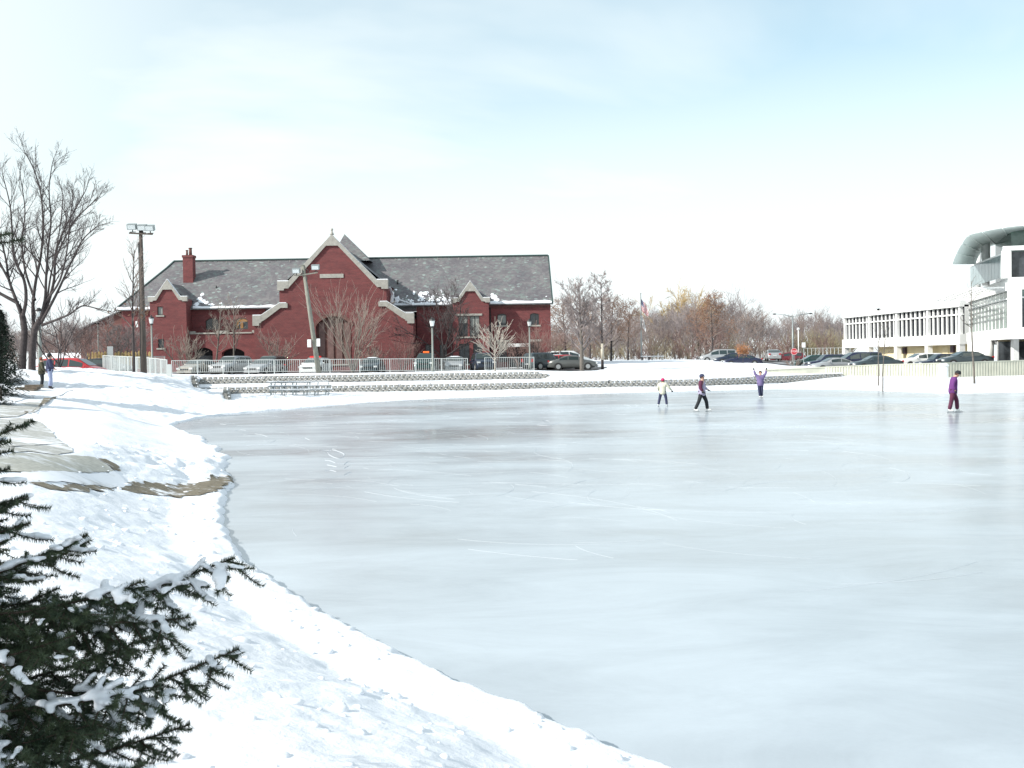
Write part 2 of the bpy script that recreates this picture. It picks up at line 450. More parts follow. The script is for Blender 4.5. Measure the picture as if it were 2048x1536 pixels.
def onground(px, py):
    a = W(px, py, 1.0)-Vector((0,0,CAMH)); t = np.arange(3, 160, .1)
    h = CAMH + a.z*t - ground(a.x*t, t, False); k = np.argmax(h < 0) if (h < 0).any() else len(t)-1
    return (a.x*t[k], t[k])
PZ = [onground(*p) for p in [(-90,774),(20,777),(90,778),(150,771),(166,776),(118,793),(104,806),(56,828),(62,838),(84,846),(104,861),(132,884),(152,905),(190,913),(214,919),(240,936),(264,966),(310,964),(350,967),(410,962),(486,962),(440,977),(410,992),(372,996),(345,998),(300,992),(240,980),(160,984),(100,984),(64,970),(38,948),(60,928),(-90,938)]]
# snow covered ground: fan shaped grid, denser near the viewpoint, one sheet to the horizon
vrows = []
y = -30.0
while y < 700:
    vrows.append(y)
    if y < 2: y += 1.0 if y < -3 else .25
    elif y < 9: y += .045
    elif y < 30: y += .045 + (y-9)*.0058
    elif y < 75: y += .17 + (y-30)*.002
    elif y < 90: y += .2
    elif y < 150: y += .8
    else: y += 12
    for s_ in (76.1, 76.16):
        if vrows[-1] < s_ < y: vrows.append(s_)
vrows.append(2500.0)
vr = np.array(sorted(vrows))
sc_ = np.concatenate([-np.geomspace(40, 1.13, 14)[:-1], np.linspace(-1.1, 1.1, 620), np.geomspace(1.13, 40, 14)[1:]])
V_, S_ = np.meshgrid(vr, sc_, indexing='ij')
def fanx(Yv, s): return s*(2.0 + .49*np.maximum(Yv, 0))
Xg = fanx(V_, S_)
# rows bend to follow the lower wall
k_ = np.clip(V_/76.0, 0, 1)*np.clip((92-V_)/16, 0, 1)*np.where(V_ > 40, 1, np.clip(V_/40, 0, 1))
Yg = V_ + np.where(np.abs(Xg) < 60, (Yl(Xg)-76.0), 0)*k_*sstep(30, 70, V_)
for yw_, xm_ in ((Yl(Xg)+.12, 32), (Yu(Xg)+.12, 6)):
    dd_ = Yg-yw_; inw = (np.abs(Xg) < 32) & (Xg < xm_)
    Yg = np.where(inw & (dd_ > -.30) & (dd_ <= 0), yw_-.012, np.where(inw & (dd_ > 0) & (dd_ < .25), yw_+.012, Yg))
def big_ground(X, Y):
    z = np.zeros(X.shape)
    for i in range(0, X.shape[0], 60): z[i:i+60] = ground(X[i:i+60], Y[i:i+60])
    return z
Zg = big_ground(Xg, Yg)
R_, C_ = Zg.shape
me = bpy.data.meshes.new('snow_ground')
me.vertices.add(R_*C_); me.vertices.foreach_set('co', np.stack([Xg, Yg, Zg], -1).astype(np.float32).ravel())
idx = np.arange(R_*C_).reshape(R_, C_)
q = np.stack([idx[:-1,:-1], idx[:-1,1:], idx[1:,1:], idx[1:,:-1]], -1).reshape(-1, 4)
me.loops.add(q.size); me.loops.foreach_set('vertex_index', q.ravel().astype(np.int32))
me.polygons.add(len(q)); me.polygons.foreach_set('loop_start', np.arange(0, q.size, 4, dtype=np.int32))
me.polygons.foreach_set('loop_total', np.full(len(q), 4, np.int32)); me.polygons.foreach_set('use_smooth', np.ones(len(q), bool))
me.materials.append(MATS['snow']); me.update(calc_edges=True)
obj('snow_ground', me, kind='structure')

def drape(name, poly, mname, step=.5, lift=.012, parent=None, kind='structure', jit=.0, fine=True, thick=0.0):
    """thin sheet following the ground inside a plan polygon"""
    P = []
    n = len(poly)
    for i in range(n):
        a, b = Vector(poly[i]), Vector(poly[(i+1) % n])
        k = max(1, int((b-a).length/step))
        for j in range(k):
            p = a.lerp(b, j/k)
            if jit: p = p + Vector((random.uniform(-jit, jit), random.uniform(-jit, jit)))
            P.append(p)
    nb = len(P)
    xs = [p.x for p in P]; ys = [p.y for p in P]
    B = np.array([(p.x, p.y) for p in P])
    gx, gy = np.meshgrid(np.arange(min(xs)+step/2, max(xs), step), np.arange(min(ys)+step/2, max(ys), step))
    gx, gy = gx.ravel(), gy.ravel()
    ins = np.zeros(gx.shape, bool); md = np.full(gx.shape, 1e9)
    for i in range(nb):
        x0, y0 = B[i]; x1, y1 = B[(i+1) % nb]
        ins ^= ((y0 > gy) != (y1 > gy)) & (gx < (x1-x0)*(gy-y0)/((y1-y0) if abs(y1-y0) > 1e-9 else 1e-9)+x0)
        md = np.minimum(md, np.hypot(gx-x0, gy-y0))
    ok = ins & (md > step*.45)
    pts = P + [Vector((a, b)) for a, b in zip(gx[ok], gy[ok])]
    vo, _, fo, *_r = geometry.delaunay_2d_cdt(pts, [(i, (i+1) % nb) for i in range(nb)], [], 1, 1e-5)
    z = ground(np.array([v.x for v in vo]), np.array([v.y for v in vo]), fine) + lift
    mb = MB(); mb.add([(v.x, v.y, zz) for v, zz in zip(vo, z)], [tuple(f) for f in fo], 0, True)
    me_ = mb.mesh(name, mname)
    bm = bmesh.new(); bm.from_mesh(me_)
    bmesh.ops.recalc_face_normals(bm, faces=bm.faces)
    if sum(f.normal.z for f in bm.faces) < 0: bmesh.ops.reverse_faces(bm, faces=bm.faces)
    bm.to_mesh(me_); bm.free()
    return obj(name, me_, parent, kind=kind)

# frozen pond
m = bpy.data.materials.new('ice'); m.use_nodes = True; MATS['ice'] = m
nt = m.node_tree; b = nt.nodes['Principled BSDF']
t = N(nt.nodes, 'ShaderNodeTexCoord')
def icenoise(scale, st, det=6, rg=.6, dist=0.0):
    mp = N(nt.nodes, 'ShaderNodeMapping'); mp.inputs['Scale'].default_value = st; nt.links.new(t.outputs['Object'], mp.inputs[0])
    n = N(nt.nodes, 'ShaderNodeTexNoise'); n.inputs['Scale'].default_value = scale; n.inputs['Detail'].default_value = det
    n.inputs['Roughness'].default_value = rg; n.inputs['Distortion'].default_value = dist
    nt.links.new(mp.outputs[0], n.inputs['Vector']); return n
nA = icenoise(.10, (1, 1.6, 1), 5, .55, .4)         # broad frosty and bare zones
nB = icenoise(.55, (.6, 1.3, 1), 9, .68, .8)        # streaks and frost wisps
nC = icenoise(9.0, (1, 1, 1), 6, .6)                # grain
mA = N(nt.nodes, 'ShaderNodeMath', operation='MULTIPLY_ADD'); nt.links.new(nB.outputs[0], mA.inputs[0]); mA.inputs[1].default_value = .46
nt.links.new(nA.outputs[0], mA.inputs[2])
frost = ramp(nt, mA.outputs[0], [(.50, (0,0,0)), (.90, (1,1,1))])
colr = ramp(nt, frost.outputs[0], [(0, (.28,.298,.312)), (.5, (.385,.425,.46)), (1, (.50,.555,.60))])
nt.links.new(colr.outputs[0], b.inputs['Base Color'])
rr = N(nt.nodes, 'ShaderNodeMapRange'); nt.links.new(frost.outputs[0], rr.inputs['Value']); rr.inputs['To Min'].default_value = .16; rr.inputs['To Max'].default_value = .28
nt.links.new(rr.outputs[0], b.inputs['Roughness'])
b.inputs['IOR'].default_value = 1.31
b.inputs['Specular IOR Level'].default_value = .62
bp = N(nt.nodes, 'ShaderNodeBump'); bp.inputs['Strength'].default_value = .16; bp.inputs['Distance'].default_value = .02
ms = N(nt.nodes, 'ShaderNodeMath', operation='MULTIPLY_ADD'); nt.links.new(nC.outputs[0], ms.inputs[0]); ms.inputs[1].default_value = .6
nt.links.new(nB.outputs[0], ms.inputs[2]); nt.links.new(ms.outputs[0], bp.inputs['Height']); nt.links.new(bp.outputs[0], b.inputs['Normal'])
mb = MB()
for i in range(20):
    for j in range(20):
        x0, x1, y0, y1 = -30+5*i, -25+5*i, -2+4.5*j, 2.5+4.5*j
        if i == 0: x0 = -30
        mb.add([(x0,y0,0),(x1,y0,0),(x1,y1,0),(x0,y1,0)], [(0,1,2,3)])
o = mb.build('pond_ice', 'ice', kind='structure')
bm = bmesh.new(); bm.from_mesh(o.data); bmesh.ops.remove_doubles(bm, verts=bm.verts, dist=.001); bm.to_mesh(o.data); bm.free()
# scratches left by skate blades: thin raised ribbons of ice shavings
mat('ice_shavings', (.62,.66,.70), rough=.7)
mb = MB()
def scratch(pts, w=.02):
    P = [Vector((x, y, 0)) for x, y in pts]
    L, Rr = [], []
    for i, p in enumerate(P):
        d = (P[min(i+1, len(P)-1)]-P[max(i-1, 0)]).normalized(); s = Vector((-d.y, d.x, 0))
        ww = w*.42*math.sin(PI*(i+.6)/(len(P)+.2))
        L.append(p+s*ww+Vector((0,0,.003))); Rr.append(p-s*ww+Vector((0,0,.003)))
    n = len(P); mid = [p+Vector((0,0,.003+w*.28)) for p in P]
    mb.add(L+mid+Rr, [(i, i+1, n+i+1, n+i)[::-1] for i in range(n-1)]+[(n+i, n+i+1, 2*n+i+1, 2*n+i)[::-1] for i in range(n-1)])
def arc_px(pl, w=.02):
    pts = [onice(*p) for p in pl]; out = []
    for i in range(len(pts)-1):
        p0, p1, p2, p3 = pts[max(i-1,0)], pts[i], pts[i+1], pts[min(i+2, len(pts)-1)]
        for k in range(6):
            t_ = k/6
            out.append(tuple(.5*((2*p1[j])+(-p0[j]+p2[j])*t_+(2*p0[j]-5*p1[j]+4*p2[j]-p3[j])*t_**2+(-p0[j]+3*p1[j]-3*p2[j]+p3[j])*t_**3) for j in (0,1)))
    out.append(pts[-1]); scratch(out, w)
mat('ice_scuff', (.58,.63,.67), rough=.6)
for pl, w in [([(652,905),(664,900),(684,906),(688,912),(676,917),(660,911),(655,905)],.022), ([(640,902),(652,901),(662,901)],.02),
              ([(650,921),(660,922),(670,926)],.018), ([(654,930),(664,932),(673,934)],.02), ([(688,929),(693,925),(699,923)],.02),
              ([(688,937),(693,934),(698,932)],.022), ([(650,942),(662,941),(672,944)],.018), ([(688,950),(696,946),(704,944)],.018),
              ([(540,885),(546,884),(551,881)],.02), ([(610,876),(614,878),(619,880)],.02), ([(648,978),(668,970),(690,965),(712,960)],.004),
              ([(640,964),(690,961),(740,963),(765,967),(800,973)],.004), ([(800,980),(850,989),(920,990),(980,988)],.004),
              ([(1084,842),(1094,841),(1100,845)],.02), ([(1074,850),(1090,851),(1104,850),(1120,845)],.018), ([(440,848),(452,849),(462,847)],.018),
              ([(510,868),(524,870),(535,874)],.015), ([(470,862),(480,860),(492,861)],.015), ([(1236,812),(1250,810),(1262,813)],.018)]:
    arc_px(pl, w)
mb.build('skate_marks', 'ice_shavings', kind='stuff')
mb = MB()
for _ in range(750):
    if random.random() < .55: cx, cy = random.uniform(-13, 6), random.uniform(14, 52)
    else: cx, cy = random.uniform(-14, 34), random.uniform(16, 66)
    a0 = random.uniform(0, 2*PI); r_ = random.uniform(.6, 6); sw = random.uniform(.15, .9)*(1 if random.random() < .5 else -1)
    pts = [(cx+r_*math.cos(a0+sw*k/9), cy+r_*math.sin(a0+sw*k/9)) for k in range(10)]
    if pond_dist(*zip(*pts)).max() < -.3: scratch(pts, random.uniform(.0025, .0075))
mb.build('skate_scuffs', 'ice_scuff', kind='stuff')
# lumps of thrown up snow along the near shore
mb = MB()
cnt = 0
while cnt < 420:
    yy = 4 + 24*random.random()**1.8; xx = random.uniform(-9, 3)
    d = float(pond_dist([xx], [yy])[0])
    if d < .12 or d > 5 or (random.random() > math.exp(-d/2.2)+.06): continue
    px = 1024+xx/yy*FPX
    if px < 150 and yy > 12: continue
    r_ = random.choice([.010,.013,.017,.017,.022,.03])*random.uniform(.8, 1.5)*(1+.03*yy)
    if random.random() < .05: r_ *= 1.8
    rot = Matrix.Rotation(random.uniform(0, 6), 3, 'Z') @ Matrix.Rotation(random.uniform(-.25,.25), 3, 'X')
    k0 = len(mb.v)
    mb.ball((xx, yy, gz(xx, yy)-r_*.08), r_, 12, 8, 0, (random.uniform(1,1.6), random.uniform(.9,1.3), random.uniform(.4,.7)), rot)
    for k in range(k0, len(mb.v)):
        v = mb.v[k]; j_ = r_*.12*(float(vnoise([v[0]*70], [v[1]*70+v[2]*50], 3)[0]))
        mb.v[k] = (v[0]+j_, v[1]+j_*.5, v[2]+j_)
    cnt += 1
mb.build('snow_lumps', 'snow_small', kind='stuff')

# footpath of concrete slabs, brown edge and bare earth where it meets the ice
path = obj('footpath', None); path['kind'] = 'structure'
def gp(pl): return [onground(*p) for p in pl]
drape('slab', gp([(-60,775),(20,778),(90,779),(150,772),(165,776),(118,792),(95,798),(30,806),(-60,812)]), 'slab_snowy', .6, .02, path, None, .08)
drape('slab', gp([(-60,814),(30,808),(93,799),(52,826),(30,834),(-60,838)]), 'concrete_dusted', .4, .018, path, None, .06)
drape('slab', gp([(-60,840),(34,836),(60,838),(80,845),(104,862),(130,886),(60,892),(-60,893)]), 'concrete_dusted', .3, .015, path, None, .05)
drape('slab', gp([(-60,894),(60,892),(132,888),(150,905),(110,909),(58,903),(-60,930)]), 'concrete_dusted', .25, .012, path, None, .05)
drape('slab', gp([(58,906),(112,911),(190,915),(208,928),(228,944),(160,945),(60,944),(-60,945),(-60,934)]), 'concrete_wet', .2, .014, path, None, .02)
drape('slab', gp([(40,947),(160,948),(231,946),(262,970),(160,968),(70,966)]), 'slab_snowy', .2, .014, path, None, .03)
drape('path_edge', gp([(48,827),(80,811),(104,797),(113,795),(100,803),(75,817),(56,829)]), 'mud', .3, .05, path, None, fine=False)
drape('path_edge', gp([(196,917),(212,920),(238,936),(240,944),(230,944),(212,930)]), 'mud', .08, .018, path, None, .03)
drape('bare_earth', gp([(66,968),(84,966),(100,972),(150,969),(262,967),(310,965),(350,968),(410,963),(478,964),(440,976),(410,990),(372,994),(345,996),(300,990),(240,978),(160,982),(104,982),(84,976)]),
      'mud', .09, .012, None, 'structure', .09)
drape('bare_earth', gp([(432,968),(470,962),(484,966),(450,975),(420,985),(405,990),(400,984)]), 'mud', .09, .016, None, 'structure', .09)
# asphalt: library car park, road beyond the field and the car park on the right
def wxy(px, D, z=1.2): return (WX(px, D, z), D)
drape('car_park', [wxy(330,88.5), wxy(700,88.5), wxy(1068,89), wxy(1110,97), wxy(1190,101), wxy(1215,113), wxy(1110,116), (-50,117), (-46,100)], 'asphalt', 2.5, .05, fine=False)
drape('access_road', [wxy(1490,139,1.6), wxy(1560,128,1.3), wxy(1625,126,.9), wxy(1640,150,1.3), wxy(1560,170,1.6), wxy(1500,160,1.6)], 'asphalt', 2.5, .06, fine=False)
drape('car_park', [(30.5,103), (34,93), (62,90), (66,150), (44,150), (36,127)], 'asphalt', 3, .05, fine=False)

# ------------------------------------------------------------------ retaining walls of moulded blocks
mat('block', (.30,.295,.275), rough=.9, var=.22, vscale=1.6, bump=.6, bscale=18)
BW, BH, BD = .40, .165, .30
def block_mesh(k):
    r = random.Random(k); c = .07
    fr = [(-BW/2+.004, .0+c), (-BW/2+c, -.01+r.uniform(-.012,.012)), (-.02+r.uniform(-.03,.03), -.035+r.uniform(-.01,.01)), (BW/2-c, -.01+r.uniform(-.012,.012)), (BW/2-.004, .0+c), (BW/2-.03, BD), (-BW/2+.03, BD)]
    mbk = MB(); n = len(fr); ins = .012
    V = [(x, y+ins, 0) for x, y in fr]+[(x, y, ins) for x, y in fr]+[(x, y, BH-ins-.004) for x, y in fr]+[(x, y+ins, BH-.004) for x, y in fr]
    F = [tuple(range(n))[::-1], tuple(3*n+i for i in range(n))]
    for l in range(3):
        for i in range(n): F.append((l*n+i, l*n+(i+1)%n, (l+1)*n+(i+1)%n, (l+1)*n+i))
    mbk.add(V, F); return mbk
BLK = [block_mesh(k).mesh('block', 'block') for k in range(5)]
def block_wall(name, label, line, courses, zb, maxparts=300, ends=None, capped=True):
    root = thing(name, label, 'retaining wall')
    pts = [Vector(p) for p in line]
    seg = [(pts[i+1]-pts[i]).length for i in range(len(pts)-1)]; L = sum(seg)
    def at(s):
        s = max(0, min(L-1e-6, s))
        for i, l in enumerate(seg):
            if s <= l: return pts[i].lerp(pts[i+1], s/l), (pts[i+1]-pts[i]).normalized()
            s -= l
        return pts[-1], (pts[-1]-pts[-2]).normalized()
    rest, cap, np_ = MB(), MB(), 0
    for c in range(courses):
        s0, s1 = (0, L)
        if ends: s0, s1 = ends(c, L)
        s = s0 + (BW*.36*c) % BW
        while s < s1:
            p, d = at(s); nrm = Vector((d.y, -d.x))      # outward (towards the pond)
            q_ = p - nrm*(.055*c)
            z = zb(s) + c*BH
            M = Matrix.Translation((q_.x, q_.y, z)) @ Matrix.Rotation(math.atan2(d.y, d.x), 4, 'Z')
            if gz(q_.x+nrm.x*.2, q_.y+nrm.y*.2) < z+BH*.8:
                me_ = random.choice(BLK)
                if np_ < maxparts:
                    o_ = obj('block', me_, root, mtx=M @ Matrix.Diagonal((1,1,1,1))); np_ += 1
                else:
                    rest.add([M @ v.co for v in me_.vertices], [tuple(f.vertices) for f in me_.polygons])
                # snow held in the notch above the joint
                if random.random() < .93:
                    w_ = random.uniform(.06,.10); h_ = random.uniform(.018,.034)
                    x_ = BW/2+random.uniform(-.03,.03)
                    V = [(x_-w_,.0,BH-.01),(x_+w_,.0,BH-.01),(x_+w_*.8,.10,BH-.01),(x_-w_*.8,.10,BH-.01),(x_-w_*.6,.02,BH+h_*.7),(x_+w_*.6,.02,BH+h_*.6),(x_+w_*.5,.09,BH+h_),(x_-w_*.5,.09,BH+h_)]
                    cap.add([M @ Vector(v) for v in V], [(0,3,2,1),(4,5,6,7),(0,1,5,4),(1,2,6,5),(2,3,7,6),(3,0,4,7)], 0, True)
            s += BW
    if rest.v: rest.build('far_blocks', 'block', root, kind='stuff')
    # backing of earth behind the blocks and the snow on the top course
    bk, top = MB(), MB(); n = max(2, int(L/.6)); prev = None
    for i in range(n+1):
        s = L*i/n; p, d = at(s); nrm = Vector((d.y, -d.x)); cc = courses
        if ends:
            cc = sum(1 for c in range(courses) if ends(c, L)[0] <= s <= ends(c, L)[1])
        zt = zb(s)+cc*BH
        f_ = p - nrm*(.055*(cc-1)+.0); r_ = p - nrm*(.45+.055*cc)
        cur = [(f_.x, f_.y, zt+.0), (f_.x-nrm.x*.12, f_.y-nrm.y*.12, zt+.055+random.uniform(0,.025)), (r_.x, r_.y, zt+.05), (f_.x-nrm.x*.16, f_.y-nrm.y*.16, zb(s)-.4), (f_.x-nrm.x*.16, f_.y-nrm.y*.16, zt-.01)]
        if prev and cc > 0:
            top.add(prev[:3]+cur[:3], [(0,3,4,1),(1,4,5,2)], 0, True)
            bk.add(prev[3:]+cur[3:], [(0,2,3,1)])
        prev = cur
    if capped: top.build('snow_cap', 'snow_small', root, kind='stuff')
    bk.build('backing', 'block', root)
    cap.build('lodged_snow', 'snow_small', root, kind='stuff')
    return root
lw = [(x, float(Yl(x))) for x in (-22.5,-20,-12,0,7,14,17,20,RW_END)]
block_wall('retaining_wall', 'long grey moulded block retaining wall lying lowest, just above the far ice edge', lw, 3, lambda s: .17+max(0, s-36)*.012)
uw = [(x, float(Yu(x))) for x in (-23.2,-12,-2,3.6)]
block_wall('retaining_wall', 'grey moulded block wall on the upper terrace below the white railing, stepped at its right end', uw, 3,
           lambda s: .88, ends=lambda c, L: (0, L-(.0,.8,1.7)[c]))
r2 = [(XR2(y_)+.12, y_) for y_ in (70.5,74,79.9)]
block_wall('retaining_wall', 'short return of stacked grey blocks at the left end of the upper terrace', r2, 5, lambda s: .44+.026*s, ends=lambda c, L: (c*1.5, L), capped=False)
r1 = [(XR1(y_)+.12, y_) for y_ in (62.5,69,75.8)]
block_wall('retaining_wall', 'short stepped stack of grey blocks ending the lower terrace near the ice', r1, 4, lambda s: .06, ends=lambda c, L: (c*1.2, L), capped=False)
# ================================================================== BRICK BUILDING
def brick_material(name, c1, c2, mortar):
    m = bpy.data.materials.new(name); m.use_nodes = True; MATS[name] = m
    nt = m.node_tree; b = nt.nodes['Principled BSDF']; b.inputs['Roughness'].default_value = .88
    b.inputs['Specular IOR Level'].default_value = .25
    t = N(nt.nodes, 'ShaderNodeTexCoord'); s = N(nt.nodes, 'ShaderNodeSeparateXYZ'); nt.links.new(t.outputs['Object'], s.inputs[0])
    a = N(nt.nodes, 'ShaderNodeMath', operation='ADD'); nt.links.new(s.outputs[0], a.inputs[0]); nt.links.new(s.outputs[1], a.inputs[1])
    c = N(nt.nodes, 'ShaderNodeCombineXYZ'); nt.links.new(a.outputs[0], c.inputs[0]); nt.links.new(s.outputs[2], c.inputs[1])
    k = N(nt.nodes, 'ShaderNodeTexBrick'); nt.links.new(c.outputs[0], k.inputs['Vector'])
    k.inputs['Scale'].default_value = 1; k.inputs['Brick Width'].default_value = .24; k.inputs['Row Height'].default_value = .085
    k.inputs['Mortar Size'].default_value = .008
    k.inputs['Color1'].default_value = (*c1, 1); k.inputs['Color2'].default_value = (*c2, 1); k.inputs['Mortar'].default_value = (*mortar, 1)
    n = N(nt.nodes, 'ShaderNodeTexNoise'); n.inputs['Scale'].default_value = .9; n.inputs['Detail'].default_value = 8; n.inputs['Roughness'].default_value = .7
    mp = N(nt.nodes, 'ShaderNodeMapping'); mp.inputs['Scale'].default_value = (.6, 2.2, 1); nt.links.new(c.outputs[0], mp.inputs[0]); nt.links.new(mp.outputs[0], n.inputs['Vector'])
    r = ramp(nt, n.outputs[0], [(.3, (.72,.74,.78)), (.5, (1,1,1)), (.72, (1.2,1.12,1.12))])
    mu = N(nt.nodes, 'ShaderNodeMix', data_type='RGBA', blend_type='MULTIPLY'); mu.inputs['Factor'].default_value = 1
    nt.links.new(k.outputs['Color'], mu.inputs['A']); nt.links.new(r.outputs[0], mu.inputs['B'])
    nt.links.new(mu.outputs['Result'], b.inputs['Base Color'])
    bp = N(nt.nodes, 'ShaderNodeBump'); bp.inputs['Strength'].default_value = .4; bp.inputs['Distance'].default_value = .01
    nt.links.new(k.outputs['Fac'], bp.inputs['Height']); bp.invert = True; nt.links.new(bp.outputs[0], b.inputs['Normal'])
brick_material('red_brick', (.195,.045,.047), (.14,.036,.040), (.20,.12,.11))
brick_material('brown_brick', (.18,.075,.065), (.13,.055,.05), (.18,.12,.10))
m = bpy.data.materials.new('slate'); m.use_nodes = True; MATS['slate'] = m
nt = m.node_tree; b = nt.nodes['Principled BSDF']; b.inputs['Roughness'].default_value = .62; b.inputs['Specular IOR Level'].default_value = .35
t = N(nt.nodes, 'ShaderNodeTexCoord')
mp = N(nt.nodes, 'ShaderNodeMapping'); mp.inputs['Scale'].default_value = (3.2, .5, 6.5); nt.links.new(t.outputs['Object'], mp.inputs[0])
v = N(nt.nodes, 'ShaderNodeTexVoronoi'); v.inputs['Scale'].default_value = 1.0; nt.links.new(mp.outputs[0], v.inputs['Vector'])
sx = N(nt.nodes, 'ShaderNodeSeparateColor'); nt.links.new(v.outputs['Color'], sx.inputs[0])
r = ramp(nt, sx.outputs[0], [(0, (.135,.128,.135)), (.42, (.165,.158,.162)), (.72, (.148,.158,.158)), (.88, (.17,.195,.185)), (.965, (.23,.27,.26))])
r.color_ramp.interpolation = 'CONSTANT'
n = N(nt.nodes, 'ShaderNodeTexNoise'); n.inputs['Scale'].default_value = .55; n.inputs['Detail'].default_value = 6; nt.links.new(t.outputs['Object'], n.inputs['Vector'])
r2_ = ramp(nt, n.outputs[0], [(.3, (.82,.80,.84)), (.7, (1.15,1.15,1.12))])
mu = N(nt.nodes, 'ShaderNodeMix', data_type='RGBA', blend_type='MULTIPLY'); mu.inputs['Factor'].default_value = 1
nt.links.new(r.outputs[0], mu.inputs['A']); nt.links.new(r2_.outputs[0], mu.inputs['B']); nt.links.new(mu.outputs['Result'], b.inputs['Base Color'])
wv = N(nt.nodes, 'ShaderNodeTexWave', wave_type='BANDS', bands_direction='Z', wave_profile='SAW'); wv.inputs['Scale'].default_value = 1.4
nt.links.new(t.outputs['Object'], wv.inputs['Vector'])
ad = N(nt.nodes, 'ShaderNodeMath', operation='ADD'); nt.links.new(wv.outputs[0], ad.inputs[0]); nt.links.new(sx.outputs[1], ad.inputs[1])
bp = N(nt.nodes, 'ShaderNodeBump'); bp.inputs['Strength'].default_value = .5; bp.inputs['Distance'].default_value = .03
nt.links.new(ad.outputs[0], bp.inputs['Height']); nt.links.new(bp.outputs[0], b.inputs['Normal'])
mat('limestone', (.36,.345,.31), rough=.85, var=.14, vscale=2.5, bump=.2, bscale=12)
mat('dark_glass', (.035,.04,.045), rough=.12, var=.5, vscale=1.2, spec=.6)
mat('blind', (.26,.27,.25), rough=.5, var=.1, vscale=3)
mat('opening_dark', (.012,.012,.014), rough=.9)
mat('window_frame', (.05,.045,.04), rough=.5)
mat('panel_grey', (.17,.10,.09), rough=.7, var=.2, vscale=1.5)
mat('ridge_metal', (.03,.06,.055), rough=.5)
mat('amber_stain', (.36,.17,.045), rough=.5, var=.2, vscale=2)
mat('white_paint', (.78,.79,.78), rough=.45)
mat('dark_metal', (.03,.03,.03), rough=.5)

G0 = .9                                     # walls start below the ground line
lib = thing('brick_building', 'two-storey red brick building with grey slate roof and a tall stone-capped central gable', 'building', (0,0,0))
def arch_pts(x0, x1, z0, z1, rise, n=8):
    """opening outline with a shallow arched head"""
    c = (x0+x1)/2; w = (x1-x0)/2
    if rise <= 0: return [(x0,z0),(x1,z0),(x1,z1),(x0,z1)]
    R = (w*w+rise*rise)/(2*rise); zc_ = z1-R
    a = math.asin(min(1, w/R))
    top = [(c+R*math.sin(a-2*a*i/n), zc_+R*math.cos(a-2*a*i/n)) for i in range(n+1)]
    return [(x0,z0),(x1,z0)]+top
def window(x0, x1, z0, z1, y, rise=.0, mat_pane='dark_glass', sill=True, lintel=False, split=1, blinds=0, parent=None):
    """window set in a wall whose face is at Y=y and whose reveal is .22 deep"""
    par = parent or lib
    o_ = arch_pts(x0+.004, x1-.004, z0+.004, z1-.004, rise)
    f = .07
    inn = arch_pts(x0+f, x1-f, z0+f, z1-f, rise*.9)
    mb = MB(); mb.sheet_holes(o_, [inn], y+.13, .05, thick=.06)
    for k in range(1, split):
        xm = x0+(x1-x0)*k/split
        mb.box(xm-.025, xm+.025, y+.125, y+.175, z0+f, z1-f*1.1-rise*.15)
    w = mb.build('window', 'window_frame', par)
    pm = MB(); pm.sheet_holes(inn, [], y+.17, .01, thick=.02); pm.build('pane', mat_pane, w)
    if blinds:
        bm_ = MB(); bm_.box(x0+f+.01, x1-f-.01, y+.160, y+.168, z1-(z1-z0)*blinds, z1-f-rise*.9); bm_.build('blind', 'blind', w)
    if sill:
        sm_ = MB(); sm_.box(x0-.16, x1+.16, y-.08, y+.12, z0-.17, z0-.002); sm_.build('sill', 'limestone', w)
    if lintel:
        sm_ = MB(); sm_.box(x0-.2, x1+.2, y-.05, y+.10, z1+.002, z1+.24); sm_.build('lintel', 'limestone', w)
    return w
def wallface(pieces_name, outer, holes, y, thick, mname='red_brick', depth=.24):
    mb = MB(); mb.sheet_holes(outer, holes, y, depth, 0, thick)
    return mb.build(pieces_name, mname, lib)
# main wall, right part with its windows
def rect(x0, x1, z0, z1): return [(x0,z0),(x1,z0),(x1,z1),(x0,z1)]
RW = [(-1.52,-.50,6.12,7.42,.16,2,.8), (2.12,3.13,6.10,7.42,.16,2,0)]
RG = [(-1.45,-.48,2.0,4.25,0,2,.25), (2.2,3.15,2.0,4.25,0,2,0)]
hs = [arch_pts(*w[:5]) for w in RW] + [rect(*w[:4]) for w in RG]
GF = [(-9.6,-8.7,1.9,4.1), (-8.0,-7.2,1.9,4.1)]
hs += [rect(*g) for g in GF]
wallface('wall', rect(-10.5, 4.42, G0, 8.45), hs, 120.0, .35)
for w in RW: window(w[0], w[1], w[2], w[3], 120.0, w[4], split=2, blinds=w[6] or 0, mat_pane='dark_glass')
for w in RG: window(w[0], w[1], w[2], w[3], 120.0, 0, split=2, sill=False, lintel=True, blinds=w[6] or 0)
for g in GF: window(*g, 120.0, 0, split=2, sill=True)
mb = MB(); mb.box(-10.5, 4.40, 119.86, 119.995, 8.16, 8.30)
for i in range(44): mb.box(-10.3+.335*i, -10.18+.335*i, 119.88, 119.995, 7.98, 8.157)
mb.build('corbel_course', 'brown_brick', lib)
# side and rear walls
mb = MB()
mb.add([(4.42,120,G0),(4.42,136,G0),(4.42,136,8.5),(4.42,128,14.3),(4.42,120,8.5)], [(0,1,2,3,4)])
mb.add([(-43.4,120.35,G0),(-43.4,136,G0),(-43.4,136,8.5),(-43.4,120.35,8.5)], [(3,2,1,0)])
mb.add([(-43.4,136,G0),(4.42,136,G0),(4.42,136,8.5),(-43.4,136,8.5)], [(1,0,3,2)])
mb.build('side_wall', 'red_brick', lib)
